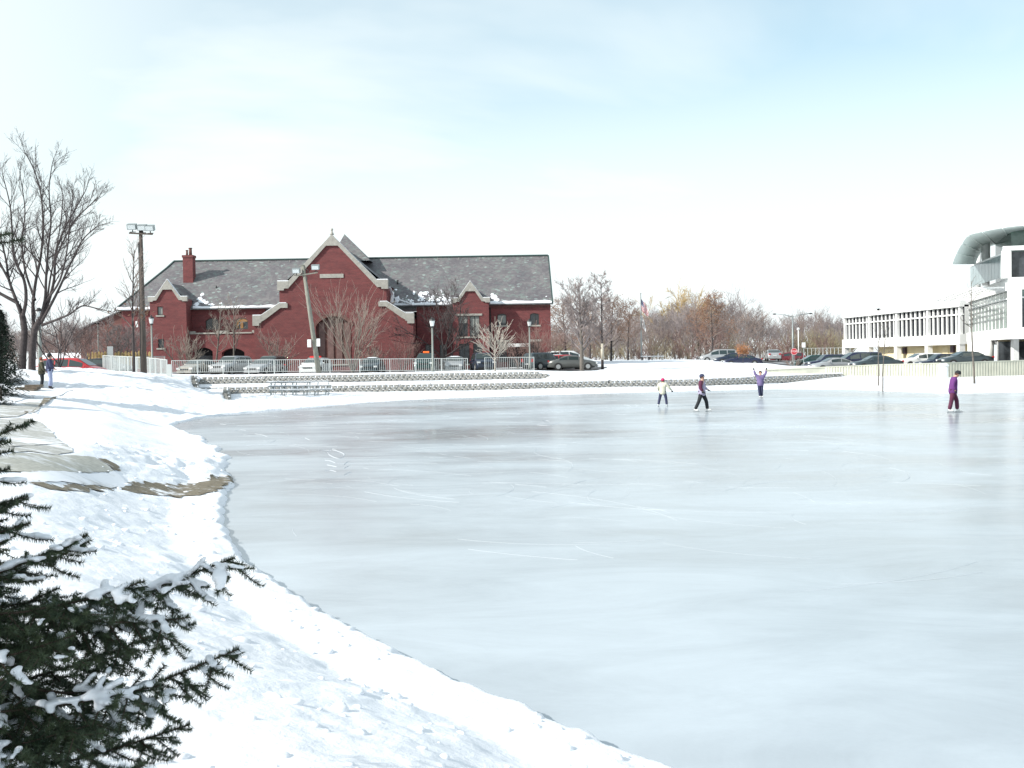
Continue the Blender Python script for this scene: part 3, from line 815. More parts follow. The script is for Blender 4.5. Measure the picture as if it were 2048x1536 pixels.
# left part
LW = [(-34.05,-32.6,6.14,7.42), (-30.76,-29.34,6.14,7.42)]
wallface('wall', rect(-43.4, -27.4, G0, 8.45), [arch_pts(*w, .3) for w in LW], 120.0, .35)
for k, w in enumerate(LW):
    ww = window(*w, 120.0, .3, split=2, sill=False)
    if k == 1:
        a_ = MB(); a_.prism([(w[0]+.08,6.98),(w[1]-.08,6.98)]+arch_pts(w[0]+.08, w[1]-.08, 6.9, w[3]-.08, .27)[2:], 120.115, 120.128); a_.build('transom', 'amber_stain', ww)
        a_ = MB(); a_.box(w[0]+.08,w[0]+.36,120.116,120.127,6.25,6.97); a_.box(-30.2,-29.9,120.116,120.127,6.25,6.97); a_.build('mullion', 'amber_stain', ww)
# porch storey below, with two arched openings and stone ledges
PA = [(-35.1,-33.0,1.0,4.15), (-32.0,-29.5,1.0,4.02)]
wallface('wall', rect(-35.56, -27.5, G0, 5.62), [arch_pts(*w, .45) for w in PA], 118.8, 1.19, depth=.9)
for w in PA:
    d_ = MB(); d_.box(w[0]-.1, w[1]+.1, 119.72, 119.99, G0, w[3]+.1); d_.build('doorway', 'opening_dark', lib)
    d_ = MB(); d_.box(w[0]+.15, w[1]-.15, 119.55, 119.66, G0, w[3]-.9)
    for q_ in range(3): d_.box(w[0]+.2+q_*.7, w[0]+.26+q_*.7, 119.5, 119.56, G0, w[3]-.8)
    d_.build('door', 'dark_glass', lib)
mb = MB()
for x0, x1, z in [(-35.5,-34.9,5.95),(-32.5,-31.2,5.97),(-28.6,-27.6,5.98)]: mb.box(x0, x1, 118.75, 119.1, z-.32, z)
mb.box(-34.88, -28.62, 118.7, 119.1, 5.63, 5.78)
mb.build('parapet_ledge', 'limestone', lib)
mb = MB(); mb.box(-35.0,-28.0,119.1,119.98,5.60,5.62); mb.build('porch_roof', 'slate', lib)
# small gabled bays left and right
def bay(xl, xr, y, zsh, zap, wins, back=120.0):
    c = (xl+xr)/2; h = (xr-xl)/2; fl = .62
    prof = [(xl,G0),(xr,G0),(xr,zsh-.25),(xr-fl,zsh-.25),(c,zap-.45),(xl+fl,zsh-.25),(xl,zsh-.25)]
    wallface('gable_wall', prof, [rect(*w[:4]) for w in wins], y, back-y+.2)
    cb = MB()
    top = [(xl-.15,zsh),(xl+fl,zsh),(c,zap),(xr-fl,zsh),(xr+.15,zsh)]
    bot = [(xl-.15,zsh-.52),(xl+.38,zsh-.52),(xl+.38,zsh-.42),(xl+fl+.15,zsh-.50+.12),(c-.5,zap-1.12),(c+.5,zap-1.12),(xr-fl-.15,zsh-.50+.12),(xr-.38,zsh-.42),(xr-.38,zsh-.52),(xr+.15,zsh-.52)]
    cb.prism(top[::-1]+bot, y-.16, y+.28); cb.build('coping', 'limestone', lib)
    sn = MB()
    for a_, b_ in ((0,1),(1,2),(2,3),(3,4)):
        (x0,z0),(x1,z1) = top[a_], top[b_]
        sn.prism([(x0,z0+.004),(x1,z1+.004),(x1,z1+.07),(x0,z0+.07)], y-.12, y+.26)
    sn.build('snow_cap', 'snow_small', lib, kind='stuff')
    rf = MB(); zr = zap-.35; zb_ = zsh-.35
    yb = 119.6+(zr-8.6)/.714+.1; y2 = 119.6+max(0, (zb_-8.6))/.714+.1
    rf.add([(xl-.02,y+.28,zb_),(c,y+.28,zr),(c,yb,zr),(xl-.02,y2,zb_)], [(0,1,2,3)])
    rf.add([(xr+.02,y+.28,zb_),(c,y+.28,zr),(c,yb,zr),(xr+.02,y2,zb_)], [(3,2,1,0)])
    rf.build('bay_roof', 'slate', lib)
LB = [(-38.75,-38.15,7.75,8.7), (-38.75,-38.1,4.15,5.15)]
bay(-39.57, -35.57, 118.0, 9.75, 11.65, LB)
for w in LB: window(*w, 118.0, 0, blinds=.9 if w[2] > 7 else 0)
RB = [(-5.75,-4.75,4.9,7.15), (-4.55,-3.45,4.9,7.15), (-5.75,-4.6,1.9,4.1), (-4.2,-3.2,1.9,4.1)]
bay(-6.4, -2.42, 118.0, 9.1, 10.95, RB)
for k, w in enumerate(RB): window(*w, 118.0, 0, split=2, sill=k > 1, blinds=(.35, .97, 0, 0)[k], lintel=False)
mb = MB(); mb.box(-6.05,-3.15,117.93,118.1,7.16,7.38); mb.build('lintel', 'limestone', lib)
mb = MB(); mb.box(-5.95,-3.25,117.9,118.1,4.72,4.88); mb.build('sill', 'limestone', lib)
# tall central gable
GX = -18.97; GY = 115.0
half = [(8.5,G0),(8.5,6.45),(8.2,7.0),(7.75,7.0),(5.72,8.25),(5.72,10.5),(4.8,10.75),(0,15.45)]
outer = [(GX-x, z) for x, z in half]+[(GX+x, z) for x, z in half[:-1][::-1]]
outer = outer[::-1]
door_arch = arch_pts(GX-1.9, GX+1.9, 2.1, 7.2, 1.1, 14)
wallface('gable_wall', outer, [door_arch], GY, .4, depth=.5)
mb = MB()
for k, x in enumerate((-1.6,-.68,.24,1.16)): mb.box(GX+x-.05, GX+x+.58, GY+.40, GY+.48, 2.12, 6.0+.9*math.sqrt(max(0, 1-((x+.25)/1.9)**2)))
mb.build('stone_mullion', 'panel_grey', lib)
mb = MB(); mb.box(GX-1.98, GX+1.98, GY+.49, GY+.6, 2.0, 7.3); mb.build('window_backing', 'brown_brick', lib)
mb = MB(); mb.box(GX-2.1, GX+2.1, GY-.1, GY+.1, 1.94, 2.09); mb.build('sill', 'limestone', lib)
mb = MB()     # raised brick arch ring
ao = arch_pts(GX-2.2, GX+2.2, 4.8, 7.55, 1.25, 14)[2:]; ai = arch_pts(GX-1.92, GX+1.92, 4.8, 7.22, 1.1, 14)[2:]
mb.prism(ao+ai[::-1], GY-.05, GY-.003); mb.build('arch_ring', 'brown_brick', lib)
mb = MB()
zsh = 11.02
for s_ in (-1, 1):
    def P(x, z): return (GX+s_*x, z)
    def fx(l): return l if s_ > 0 else l[::-1]
    mb.prism(fx([P(0,15.92),P(4.72,zsh+.02),P(4.72,zsh-.75),P(4.55,zsh-.55),P(.62,14.72),P(0,14.72)]), GY-.18, GY+.5)
    mb.prism(fx([P(4.725,zsh),P(5.9,zsh),P(5.9,zsh-.98),P(5.2,zsh-.98),P(5.2,zsh-.78),P(4.725,zsh-.78)]), GY-.19, GY+.5)
    # lower shoulder copings
    mb.prism(fx([P(4.85,8.68),P(5.75,8.68),P(7.7,7.42),P(7.7,6.72),P(7.3,6.95),P(5.6,8.18),P(4.85,8.18)]), GY-.17, GY+.4)
    mb.prism(fx([P(7.705,7.4),P(8.62,7.4),P(8.62,6.32),P(7.9,6.32),P(7.9,6.6),P(7.705,6.6)]), GY-.18, GY+.5)
mb.build('coping', 'limestone', lib)
mb = MB(); mb.tube([(GX,GY+.1,15.9),(GX,GY+.1,16.15)], [.24,.14], 8); mb.tube([(GX,GY+.1,16.15),(GX,GY+.1,16.3)], .1, 8); mb.ball((GX,GY+.1,16.45), .15, 10, 8); mb.build('finial', 'limestone', lib)
sn = MB()
for s_ in (-1, 1):
    for (x0,z0,x1,z1,h_) in ((4.73,11.02,5.88,11.02,.09),(7.72,7.41,8.6,7.41,.09),(5.0,8.69,5.75,8.69,.08),(5.75,8.69,7.7,7.43,.06),(.3,15.6,4.7,11.04,.035)):
        l = [(GX+s_*x0,z0+.004),(GX+s_*x1,z1+.004),(GX+s_*x1,z1+h_),(GX+s_*x0,z0+h_)]
        sn.prism(l if s_ > 0 else l[::-1], GY-.14, GY+.46)
sn.build('snow_cap', 'snow_small', lib, kind='stuff')
mb = MB(); mb.box(-20.32,-17.8,GY-.07,GY+.1,11.3,11.72); mb.build('stone_plaque', 'limestone', lib)
for s_ in (-1, 1):      # walls running back from the gable
    mb = MB(); x = GX+s_*8.4; mb.box(min(x, x-s_*.3), max(x, x-s_*.3), GY+.4, 120, G0, 7.0); mb.build('side_wall', 'red_brick', lib)
    mb = MB(); x = GX+s_*5.62; mb.box(min(x, x-s_*.3), max(x, x-s_*.3), GY+.4, 124, 6.5, 10.6); mb.build('side_wall', 'red_brick', lib)
rf = MB()
for s_ in (-1, 1):
    a_ = [(GX,GY+.45,15.35),(GX+s_*5.75,GY+.45,10.55),(GX+s_*5.75,124.5,10.55),(GX,131,15.35)]
    rf.add(a_, [(0,1,2,3) if s_ < 0 else (3,2,1,0)])
    a_ = [(GX+s_*5.6,GY+.4,8.35),(GX+s_*8.5,GY+.4,6.95),(GX+s_*8.5,120.1,6.95),(GX+s_*5.6,120.1,8.35)]
    rf.add(a_, [(0,1,2,3) if s_ < 0 else (3,2,1,0)])
rf.build('gable_roof', 'slate', lib)
# main roof
EY, RY, EZ, RZ = 119.55, 128.0, 8.55, 14.55
rf = MB()
fr = [(-43.9,EY,EZ),(4.62,EY,EZ),(4.5,RY,RZ),(-39.9,RY,RZ),(-40.35,126.9,13.75)]
rf.add(fr, [(0,1,2,3,4)])
rf.add([(-43.9,EY,EZ-.18),(4.62,EY,EZ-.18),(4.62,EY,EZ),(-43.9,EY,EZ)], [(0,1,2,3)])
rf.add([(-43.9,EY,EZ-.18),(4.62,EY,EZ-.18),(4.62,120.02,EZ-.18),(-43.9,120.02,EZ-.18)], [(3,2,1,0)])
rf.add([(-43.9,EY,EZ),(-40.35,126.9,13.75),(-39.9,RY,RZ),(-43.9,136.45,EZ)], [(0,1,2,3)])
rf.add([(-43.9,136.45,EZ),(4.62,136.45,EZ),(4.5,RY,RZ),(-39.9,RY,RZ)], [(1,0,3,2)])
rf.add([(4.62,EY,EZ),(4.62,EY,EZ-.18),(4.5,RY,RZ-.18),(4.5,RY,RZ),(4.62,136.45,EZ-.18),(4.62,136.45,EZ)], [(0,1,2,3),(3,2,4,5)])
roof = rf.build('roof', 'slate', lib)
mb = MB(); mb.beam((-39.9,RY,RZ+.04),(4.5,RY,RZ+.04), .35, .16); mb.beam((-39.9,RY,RZ+.02),(-40.35,126.9,13.79),.2,.12)
mb.beam((4.56,RY,RZ-.06),(4.66,EY,EZ-.05),.14,.26); mb.beam((-40.35,126.9,13.79),(-43.9,EY,EZ+.05),.2,.1); mb.build('ridge_cap', 'ridge_metal', roof)
mb = MB()
for i in range(18): mb.box(-38.6+2.5*i, -38.55+2.5*i, RY-.55, RY-.5, RZ-.35, RZ-.12)
mb.build('snow_guard', 'limestone', roof, kind='stuff')
# snow along the eaves and in the valleys
sn = MB()
def eave_snow(x0, x1, w0=.28):
    n = int((x1-x0)/.25); pr = None
    for i in range(n+1):
        x = x0+(x1-x0)*i/n; w_ = w0*(.75+.35*float(vnoise([x*1.7],[3.0],4)[0])); h_ = .13*(.9+.5*float(vnoise([x*2.1],[8.0],2)[0]))
        cur = [(x,EY-.05,EZ-.05),(x,EY-.04,EZ+h_),(x,EY+w_*.6,EZ+w_*.42+h_),(x,EY+w_,EZ+w_*.71+.005)]
        if pr: sn.add(pr+cur, [(0,4,5,1),(1,5,6,2),(2,6,7,3)], 0, True)
        pr = cur
eave_snow(-43.8,-39.7); eave_snow(-35.3,-24.8, .3); eave_snow(-13.0,-6.4,.18); eave_snow(-2.3,4.55,.38)
def roof_z(x, y): return EZ+(y-EY)*(RZ-EZ)/(RY-EY)
def patch(cx, up, rx, ry, n=11):
    cy = EY+up; V = [(cx, cy, roof_z(cx, cy)+.10)]; kk = random.random()*9
    for k in range(n):
        a = 2*PI*k/n; q_ = 1+.45*float(vnoise([k*1.3+kk],[kk],6)[0])
        x, y = cx+rx*q_*math.cos(a), cy+ry*q_*math.sin(a); y = max(y, EY-.03)
        V.append((x, y, roof_z(x, y)+.008))
    sn.add(V, [(0, 1+k, 1+(k+1) % n) for k in range(n)], 0, True)
for cx, up, rx, ry in [(-35.0,1.6,.35,.5),(-34.6,1.1,.45,.4),(-34.1,.9,.35,.35),(-33.4,.55,.4,.3),(-34.9,2.3,.25,.35),(-32.4,.75,.22,.2),(-35.1,.7,.35,.5),
                       (-13.0,2.6,.2,.18),(-10.9,2.1,.16,.5),(-10.2,1.6,.35,.8),(-9.6,1.9,.4,.45),(-9.9,.9,.25,.5),(-8.7,1.3,.25,.6),(-8.2,.7,.4,.4),(-7.4,.9,.3,.5),(-6.9,.6,.5,.3),
                       (-2.1,1.5,.3,.3),(-1.9,1.1,.45,.5),(-1.6,.6,.5,.3),(4.0,1.0,.12,.1),(-12.7,.9,.4,.9)]: patch(cx, up, rx*.75, ry*.7)
for _ in range(60):
    cx = random.uniform(-13,-6.6); up = abs(random.gauss(0,.8))+.1; patch(cx, up, random.uniform(.05,.16), random.uniform(.05,.16), 6)
sn.build('roof_snow', 'snow_small', lib, kind='stuff')
sn = MB(); sn.beam((-13.05,119.3,9.95),(-13.05,118.2,8.75),.3,.14)
sn.beam((GX+5.95,GY+1,10.3),(GX+5.95,119.5,9.5),.22,.1); sn.beam((GX+5.95,119.5,9.4),(GX+8.0,119.5,8.62),.35,.14); sn.build('valley_snow', 'snow_small', lib, kind='stuff')
# chimney with two pots
mb = MB(); mb.box(-37.66,-36.52,124,125.1,11.5,14.6); mb.box(-37.74,-36.44,123.93,125.17,14.602,14.88); ch = mb.build('chimney', 'red_brick', lib)
for x, h_, r_ in ((-37.3,.55,.13),(-36.9,.8,.19)):
    mb = MB(); mb.tube([(x,124.5,14.86),(x,124.5,14.86+h_)], [r_*1.05,r_*.9], 12); mb.tube([(x,124.5,14.86+h_+.001),(x,124.5,14.95+h_)], r_*1.2, 12); mb.build('chimney_pot', 'brown_brick', ch)
# turret roof showing behind the gable, vent pipes on the slates
mb = MB(); c = (-18.55,127.0); a_ = 2.35
mb.add([(c[0]-a_,c[1]-a_,14.0),(c[0]+a_,c[1]-a_,14.0),(c[0]+a_,c[1]+a_,14.0),(c[0]-a_,c[1]+a_,14.0),(c[0]-.9,c[1],17.35)], [(0,1,4),(1,2,4),(2,3,4),(3,0,4)])
mb.build('turret_roof', 'slate', lib)
for x, y, s_ in ((-37.4,121.9,1),(-12.9,123.2,1),(-33.6,123,.6)):
    mb = MB(); z = roof_z(x, y); mb.tube([(x,y,z-.1),(x,y,z+.35*s_)], .07*s_+.03, 8); mb.tube([(x,y,z+.35*s_+.001),(x,y,z+.42*s_)], .13*s_, 8); mb.build('vent_pipe', 'dark_metal', lib)
mb = MB(); mb.tube([(-2.3,119.93,8.3),(-2.3,119.93,1.2)], .06, 8); mb.build('downpipe', 'dark_metal', lib)
# flat white canopy over the right entrance
mb = MB(); mb.box(-.42,2.02,116.8,119.98,3.66,4.02); mb.build('entrance_canopy', 'white_paint', lib)
mb = MB(); mb.box(-.2,1.8,119.6,119.97,1.0,3.5); mb.build('doorway', 'opening_dark', lib)
for x in (-.3, 1.9):
    mb = MB(); mb.box(x-.06,x+.06,116.9,117.02,.9,3.655); mb.build('canopy_post', 'dark_metal', lib)
# low wing on the left
mb = MB(); mb.prism([(-48.2,G0),(-43.45,G0),(-43.45,8.3),(-48.2,6.3)], 120.4, 128); mb.build('wing_wall', 'brown_brick', lib)
mb = MB(); mb.beam((-48.5,120.6,6.32),(-43.3,120.6,8.5), 1.0, .12); mb.build('wing_roof', 'slate', lib)

# ================================================================== WHITE BUILDING ON THE RIGHT
mat('white_concrete', (.80,.81,.80), rough=.6, var=.03, vscale=.7)
mat('tan_wall', (.80,.70,.46), rough=.75, var=.08, vscale=.6)
mat('garage_door', (.84,.74,.50), rough=.6, var=.04, vscale=1)
mat('soffit', (.66,.74,.71), rough=.7, var=.05)
mat('soffit_rib', (.72,.79,.76), rough=.6)
mat('green_glass', (.13,.19,.165), rough=.15, var=.45, vscale=.7, spec=.7)
mat('pale_glass', (.24,.30,.31), rough=.2, var=.12, vscale=.8, spec=.7)
mat('purple_dark', (.05,.03,.05), rough=.3)
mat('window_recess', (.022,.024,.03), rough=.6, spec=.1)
ang = math.atan2(-.997,.076)
wb = thing('white_building', 'long white two-storey building raised on columns with vertical fins and a curved roof pavilion', 'building', (46.5,150,0), ang)
mb = MB(); mb.box(-.35,33,-.25,.35,3.15,4.28); mb.build('spandrel_beam', 'white_concrete', wb)
mb = MB(); mb.box(-.35,33,-.25,.35,7.28,7.98); mb.box(-.35,33,.35,14,7.5,7.9); mb.build('roof_slab', 'white_concrete', wb)
mb = MB(); mb.box(-.2,33,.35,14,3.2,7.28); mb.build('upper_storey', 'white_concrete', wb)
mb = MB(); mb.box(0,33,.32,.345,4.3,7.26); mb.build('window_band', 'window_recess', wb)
mb = MB(); mb.box(0,33,.04,.30,6.36,6.52); mb.build('transom', 'white_concrete', wb)
cx_ = [0,8.3,16.7,25,32.6]
for x in cx_:
    mb = MB(); mb.box(x-.18,x+.18,-.06,.31,4.285,7.275); mb.build('pier', 'white_concrete', wb)
    mb = MB(); mb.box(x-.33,x+.33,-.2,.45,.2,3.148); mb.build('column', 'white_concrete', wb)
fin = MB(); fin.box(-.10,.10,.13,.31,4.285,7.275); finm = fin.mesh('fin', 'white_concrete')
for a_, b_ in zip(cx_[:-1], cx_[1:]):
    for k in range(1, 7):
        obj('fin', finm, wb, mtx=Matrix.Translation((a_+(b_-a_)*k/7, 0, 0)))
mb = MB(); mb.box(8.3,33,1.2,1.4,.2,3.2); mb.build('ground_floor_wall', 'tan_wall', wb)
for a_, b_ in ((11,15.4),(19.5,24.0),(26.3,27.6)):
    mb = MB(); mb.box(a_,b_,1.13,1.195,.3,2.9)
    for k in range(1,5): mb.box(a_,b_,1.10,1.13,.3+k*.52-.02,.3+k*.52+.02)
    mb.build('garage_door', 'garage_door', wb)
for a_, z_ in ((16.3,2.2),(28.6,2.3)):
    mb = MB(); mb.box(a_,a_+.7,.9,1.18,z_,z_+.8); mb.build('wall_heater', 'purple_dark', wb)
for a_ in ((10,10.6,2,2.4,7.9,8.3),(25,27.5,4,6,7.9,8.5),(27,27.05,3,3.05,7.9,9.0)):
    mb = MB(); mb.box(*a_); mb.build('rooftop_unit', 'white_paint', wb)
# pavilion: its own frame of reference is the world, so its parts undo the parent transform
inv = (Matrix.Translation((46.5,150,0)) @ Matrix.Rotation(ang, 4, 'Z')).inverted()
A, B, Cc, Dd = Vector((49.1,116)), Vector((42.7,92)), Vector((60,87.6)), Vector((66,118))
def slab(name, pts, z0, z1, mname, par=wb):
    n = len(pts); mb = MB()
    V = [(p.x,p.y,z0) for p in pts]+[(p.x,p.y,z1) for p in pts]
    mb.add(V, [tuple(range(n))[::-1], tuple(range(n,2*n))]+[(i,(i+1)%n,n+(i+1)%n,n+i) for i in range(n)])
    return mb.build(name, mname, par, mtx=inv)
def inset(pts, d):
    c = sum(pts, Vector((0,0)))/len(pts); return [p+(c-p).normalized()*d for p in pts]
poly = [A, B, Cc, Dd]
slab('spandrel_beam', poly, 3.4, 4.38, 'white_concrete')
slab('glass_wall', inset(poly, .55), 4.385, 7.6, 'green_glass')
slab('roof_slab', poly, 7.62, 8.66, 'white_concrete')
dAB = (B-A); LAB = dAB.length; dAB.normalize(); nAB = Vector((dAB.y, -dAB.x))
if nAB.x > 0: nAB = -nAB
for k in range(13):
    p = A+dAB*(LAB*k/12.4)+Vector((.35,0))
    mb = MB(); mb.beam((p.x,p.y,4.39),(p.x,p.y,7.61),.10,.16); mb.build('mullion', 'white_concrete', wb, mtx=inv)
for k in range(12):
    p = A+dAB*(LAB*(k+.55)/12.4)+Vector((.52,0)); q_ = p+dAB*(LAB/12.4*.55)
    mb = MB(); mb.beam((p.x,p.y,5.65),(q_.x,q_.y,5.65),.02,2.4); mb.build('blind', 'pale_glass', wb, mtx=inv)
    mb = MB(); mb.beam((p.x,p.y,7.25),(q_.x,q_.y,7.25),.02,.55); mb.build('clerestory_pane', 'pale_glass', wb, mtx=inv)
mb = MB(); p, q_ = A+nAB*.0+Vector((.2,0)), B+Vector((.25,.3)); mb.beam((p.x,p.y,6.92),(q_.x,q_.y,6.92),.12,.12)
mb.build('transom', 'white_concrete', wb, mtx=inv)
dBC = (Cc-B).normalized()
mb = MB(); p = B+dAB*-.35+dBC*.4; mb.obox((p.x,p.y,6.0),(1.0,.8,3.23), math.atan2(dBC.y,dBC.x)); mb.build('corner_pier', 'white_concrete', wb, mtx=inv)
for k in range(8):
    p = B+dBC*(2.5+2.0*k); mb = MB(); mb.obox((p.x,p.y+.2,6.0),(.14,.2,3.2), math.atan2(dBC.y,dBC.x)); mb.build('mullion', 'white_concrete', wb, mtx=inv)
    p2 = B+dBC*(1.6+2.0*k); mb = MB(); mb.obox((p2.x,p2.y+.38,5.6),(1.3,.05,2.4), math.atan2(dBC.y,dBC.x)); mb.build('pane', 'dark_glass', wb, mtx=inv)
mb = MB(); p, q_ = B+Vector((.4,.2)), Cc+Vector((0,.2)); mb.beam((p.x,p.y,6.95),(q_.x,q_.y,6.95),.12,.12); mb.build('transom', 'white_concrete', wb, mtx=inv)
# ground floor below the pavilion
for px, D in ((1948,112),(1959.5,107.5),(1974,102.5)):
    x = WX(px, D, 2); mb = MB(); mb.tube([(x,D,.3),(x,D,3.42)], .62, 20); mb.build('round_column', 'white_concrete', wb, mtx=inv)
mb = MB(); x0 = WX(1984,101,2); mb.obox((x0+6,98.6,1.9),(12,.3,3.2), math.atan2(dBC.y,dBC.x)); mb.build('ground_floor_wall', 'tan_wall', wb, mtx=inv)
for px, w_, mm in ((2013,.9,'dark_glass'),(2037,1.7,'dark_glass'),(2075,2.2,'dark_glass')):
    x = WX(px, 98, 2); mb = MB(); mb.obox((x,98.3-(x-47)*.23,1.8),(w_,.7,2.9), math.atan2(dBC.y,dBC.x)); mb.build('door', mm, wb, mtx=inv)
for px in (2024,2052):
    x = WX(px, 97, 2); mb = MB(); mb.box(x-.25,x+.25,96.2,96.7,.3,3.42); mb.build('column', 'white_concrete', wb, mtx=inv)
# sunshade grid over the glass
mb = MB(); P0, P1 = A+nAB*.15+dAB*1.5, B+nAB*.15-dAB*2.2
for k in range(5):
    o_ = nAB*(.5+.62*k); mb.beam((P0.x+o_.x,P0.y+o_.y,7.95),(P1.x+o_.x,P1.y+o_.y,7.95),.10,.14)
for k in range(14):
    p = P0.lerp(P1, k/13); q_ = p+nAB*3.1; mb.beam((p.x,p.y,7.93),(q_.x,q_.y,7.93),.09,.12)
mb.build('sunshade', 'white_concrete', wb, mtx=inv)
# upper terrace with glazed rail, corner post and upper room
U0_, U1_ = Vector((45.3,106)), Vector((42.55,93.2))
for k in range(10):
    p, q_ = U0_.lerp(U1_, k/10), U0_.lerp(U1_, (k+.94)/10)
    mb = MB(); mb.beam((p.x,p.y,9.72),(q_.x,q_.y,9.72),.04,1.95); mb.build('glass_panel', 'pale_glass', wb, mtx=inv)
mb = MB(); mb.beam((U0_.x,U0_.y,10.76),(U1_.x,U1_.y,10.76),.14,.12); mb.build('handrail', 'white_concrete', wb, mtx=inv)
u2 = U1_+dBC*17
mb = MB(); mb.obox((U1_.x+.3,U1_.y-.1,9.85),(.75,.5,2.38), math.atan2(dBC.y,dBC.x)); mb.build('corner_pier', 'white_concrete', wb, mtx=inv)
mb = MB(); p, q_ = U1_+Vector((-.02,-.12)), u2+Vector((0,-.1)); mb.beam((p.x,p.y,11.22),(q_.x,q_.y,11.22),.5,.36); mb.build('head_band', 'white_concrete', wb, mtx=inv)
mb = MB(); mb.obox(((U1_.x+u2.x)/2+.4,(U1_.y+u2.y)/2+.25,9.8),(16.3,.08,2.3), math.atan2(dBC.y,dBC.x)); mb.build('pane', 'dark_glass', wb, mtx=inv)
for k in range(1, 8):
    p = U1_+dBC*(.4+2.05*k); mb = MB(); mb.obox((p.x,p.y,9.85),(.12,.2,2.36), math.atan2(dBC.y,dBC.x)); mb.build('mullion', 'white_concrete', wb, mtx=inv)
slab('upper_room', [Vector((47.3,105)), Vector((44.9,96.5)), Vector((61.5,91.5)), Vector((64,106))], 8.67, 13.6, 'green_glass')
for px, D, z1 in ((1956.5,107,12.3),(1971.5,103,12.95)):
    x = WX(px, D, 10); mb = MB(); mb.tube([(x,D,8.67),(x,D,z1-2.0),(x,D,z1-1.6),(x,D,z1)], [.34,.34,.40,.40] if D < 105 else .24, 18); mb.build('round_column', 'white_concrete', wb, mtx=inv)
# curved canopy roof
fr = [W(px, py, 92) for px, py in [(1905,527),(1913,506),(1924,487),(1937,471),(1965,463.5),(2005,456),(2048,451),(2120,447),(2250,452),(2400,470)]]
tp = [W(px, py, 92) for px, py in [(1903,522),(1909,497),(1917,476),(1930,458.5),(1960,449),(2003,440.5),(2048,436),(2120,432),(2250,437),(2400,455)]]
bkc = [W(px, py, 106) for px, py in [(1952,527),(1956,515),(1963,504),(1973,496),(1992,489),(2022,483),(2052,479),(2130,475),(2260,478),(2400,486)]]
mb = MB(); nn = len(fr); K = 8
def fine_(L_):
    o_ = []
    for i in range(len(L_)-1):
        a0, a1, a2, a3 = L_[max(i-1,0)], L_[i], L_[i+1], L_[min(i+2, len(L_)-1)]
        for k in range(3):
            t = k/3; o_.append(.5*((2*a1)+(a2-a0)*t+(2*a0-5*a1+4*a2-a3)*t*t+(3*a1-a0-3*a2+a3)*t**3))
    return o_+[L_[-1]]
fr, tp, bkc = fine_(fr), fine_(tp), fine_(bkc); nn = len(fr)
offs = [b_-f_ for b_, f_ in zip(bkc, fr)]
def rowp(L_, t_): return [p+o_*t_ for p, o_ in zip(L_, offs)]
under, upper = [rowp(fr, k/K) for k in range(K+1)], [rowp(tp, k/K) for k in range(K+1)]
V = [p for r_ in under for p in r_]; F = [(k*nn+i, k*nn+i+1, (k+1)*nn+i+1, (k+1)*nn+i) for k in range(K) for i in range(nn-1)]
soff = MB(); soff.add(V, F, 0, True); 
V = [p for r_ in upper for p in r_]; mb.add(V, [f[::-1] for f in F], 0, False)
mb.add(fr+tp, [(i, i+1, nn+i+1, nn+i) for i in range(nn-1)])
e0, e1 = [r_[0] for r_ in under], [r_[0] for r_ in upper]
mb.add(e0+e1, [(k, k+1, K+1+k+1, K+1+k) for k in range(K)])
b0, b1 = under[-1], upper[-1]; mb.add(b0+b1, [(i+1, i, nn+i, nn+i+1) for i in range(nn-1)])
cr = mb.build('curved_roof', 'white_concrete', wb, mtx=inv)
soff.build('soffit', 'soffit', cr)
mb = MB()
for i in range(0, nn-1, 3):
    a_ = fr[i]; b_ = bkc[i]; mb.beam(a_-Vector((0,0,.03)), b_-Vector((0,0,.03)), .07, .07)
mb.build('roof_rib', 'soffit_rib', cr)
# ================================================================== WALLS, RAILINGS, POLES, SIGNS
mat('pale_concrete', (.40,.41,.35), rough=.85, var=.12, vscale=1.2, bump=.2, bscale=8)
mat('pale_concrete_rib', (.50,.50,.42), rough=.85, var=.08, vscale=1.2)
mat('galvanised', (.26,.29,.29), rough=.45, metal=.3, var=.12, vscale=6)
mat('rail_paint', (.50,.53,.52), rough=.5)
mat('pole_wood', (.085,.07,.06), rough=.9, var=.3, vscale=4, stretch=(3,3,.4), bump=.4, bscale=20)
mat('weathered_wood', (.20,.20,.17), rough=.9, var=.25, vscale=4, stretch=(3,3,.4))
mat('lamp_post_paint', (.22,.24,.22), rough=.5, var=.1)
mat('lamp_glass', (.62,.66,.66), rough=.25)
mat('aluminium', (.34,.36,.37), rough=.35, metal=.6, var=.1, vscale=8)
mat('fence_wood', (.42,.30,.13), rough=.85, var=.25, vscale=5)
mat('sign_red', (.45,.03,.04), rough=.4); mat('sign_white', (.75,.76,.75), rough=.4); mat('sign_back', (.35,.37,.37), rough=.4, metal=.3)
mat('flag_red', (.50,.04,.06), rough=.8); mat('flag_blue', (.03,.05,.16), rough=.8); mat('flag_white', (.74,.74,.74), rough=.8)
cw = thing('concrete_wall', 'pale ribbed concrete ramp wall in front of the white building, tapering down to the left', 'wall', (0,0,0))
CW = [(1530,87.4,.86,1.10),(1650,85.5,.35,1.27),(1760,83,.1,1.42),(1883,79.8,.1,1.50)]
CWR = [(1893,79.4,.1,1.50),(1960,79.8,.1,1.55),(2048,80.2,.1,1.60),(2200,81,.1,1.66)]
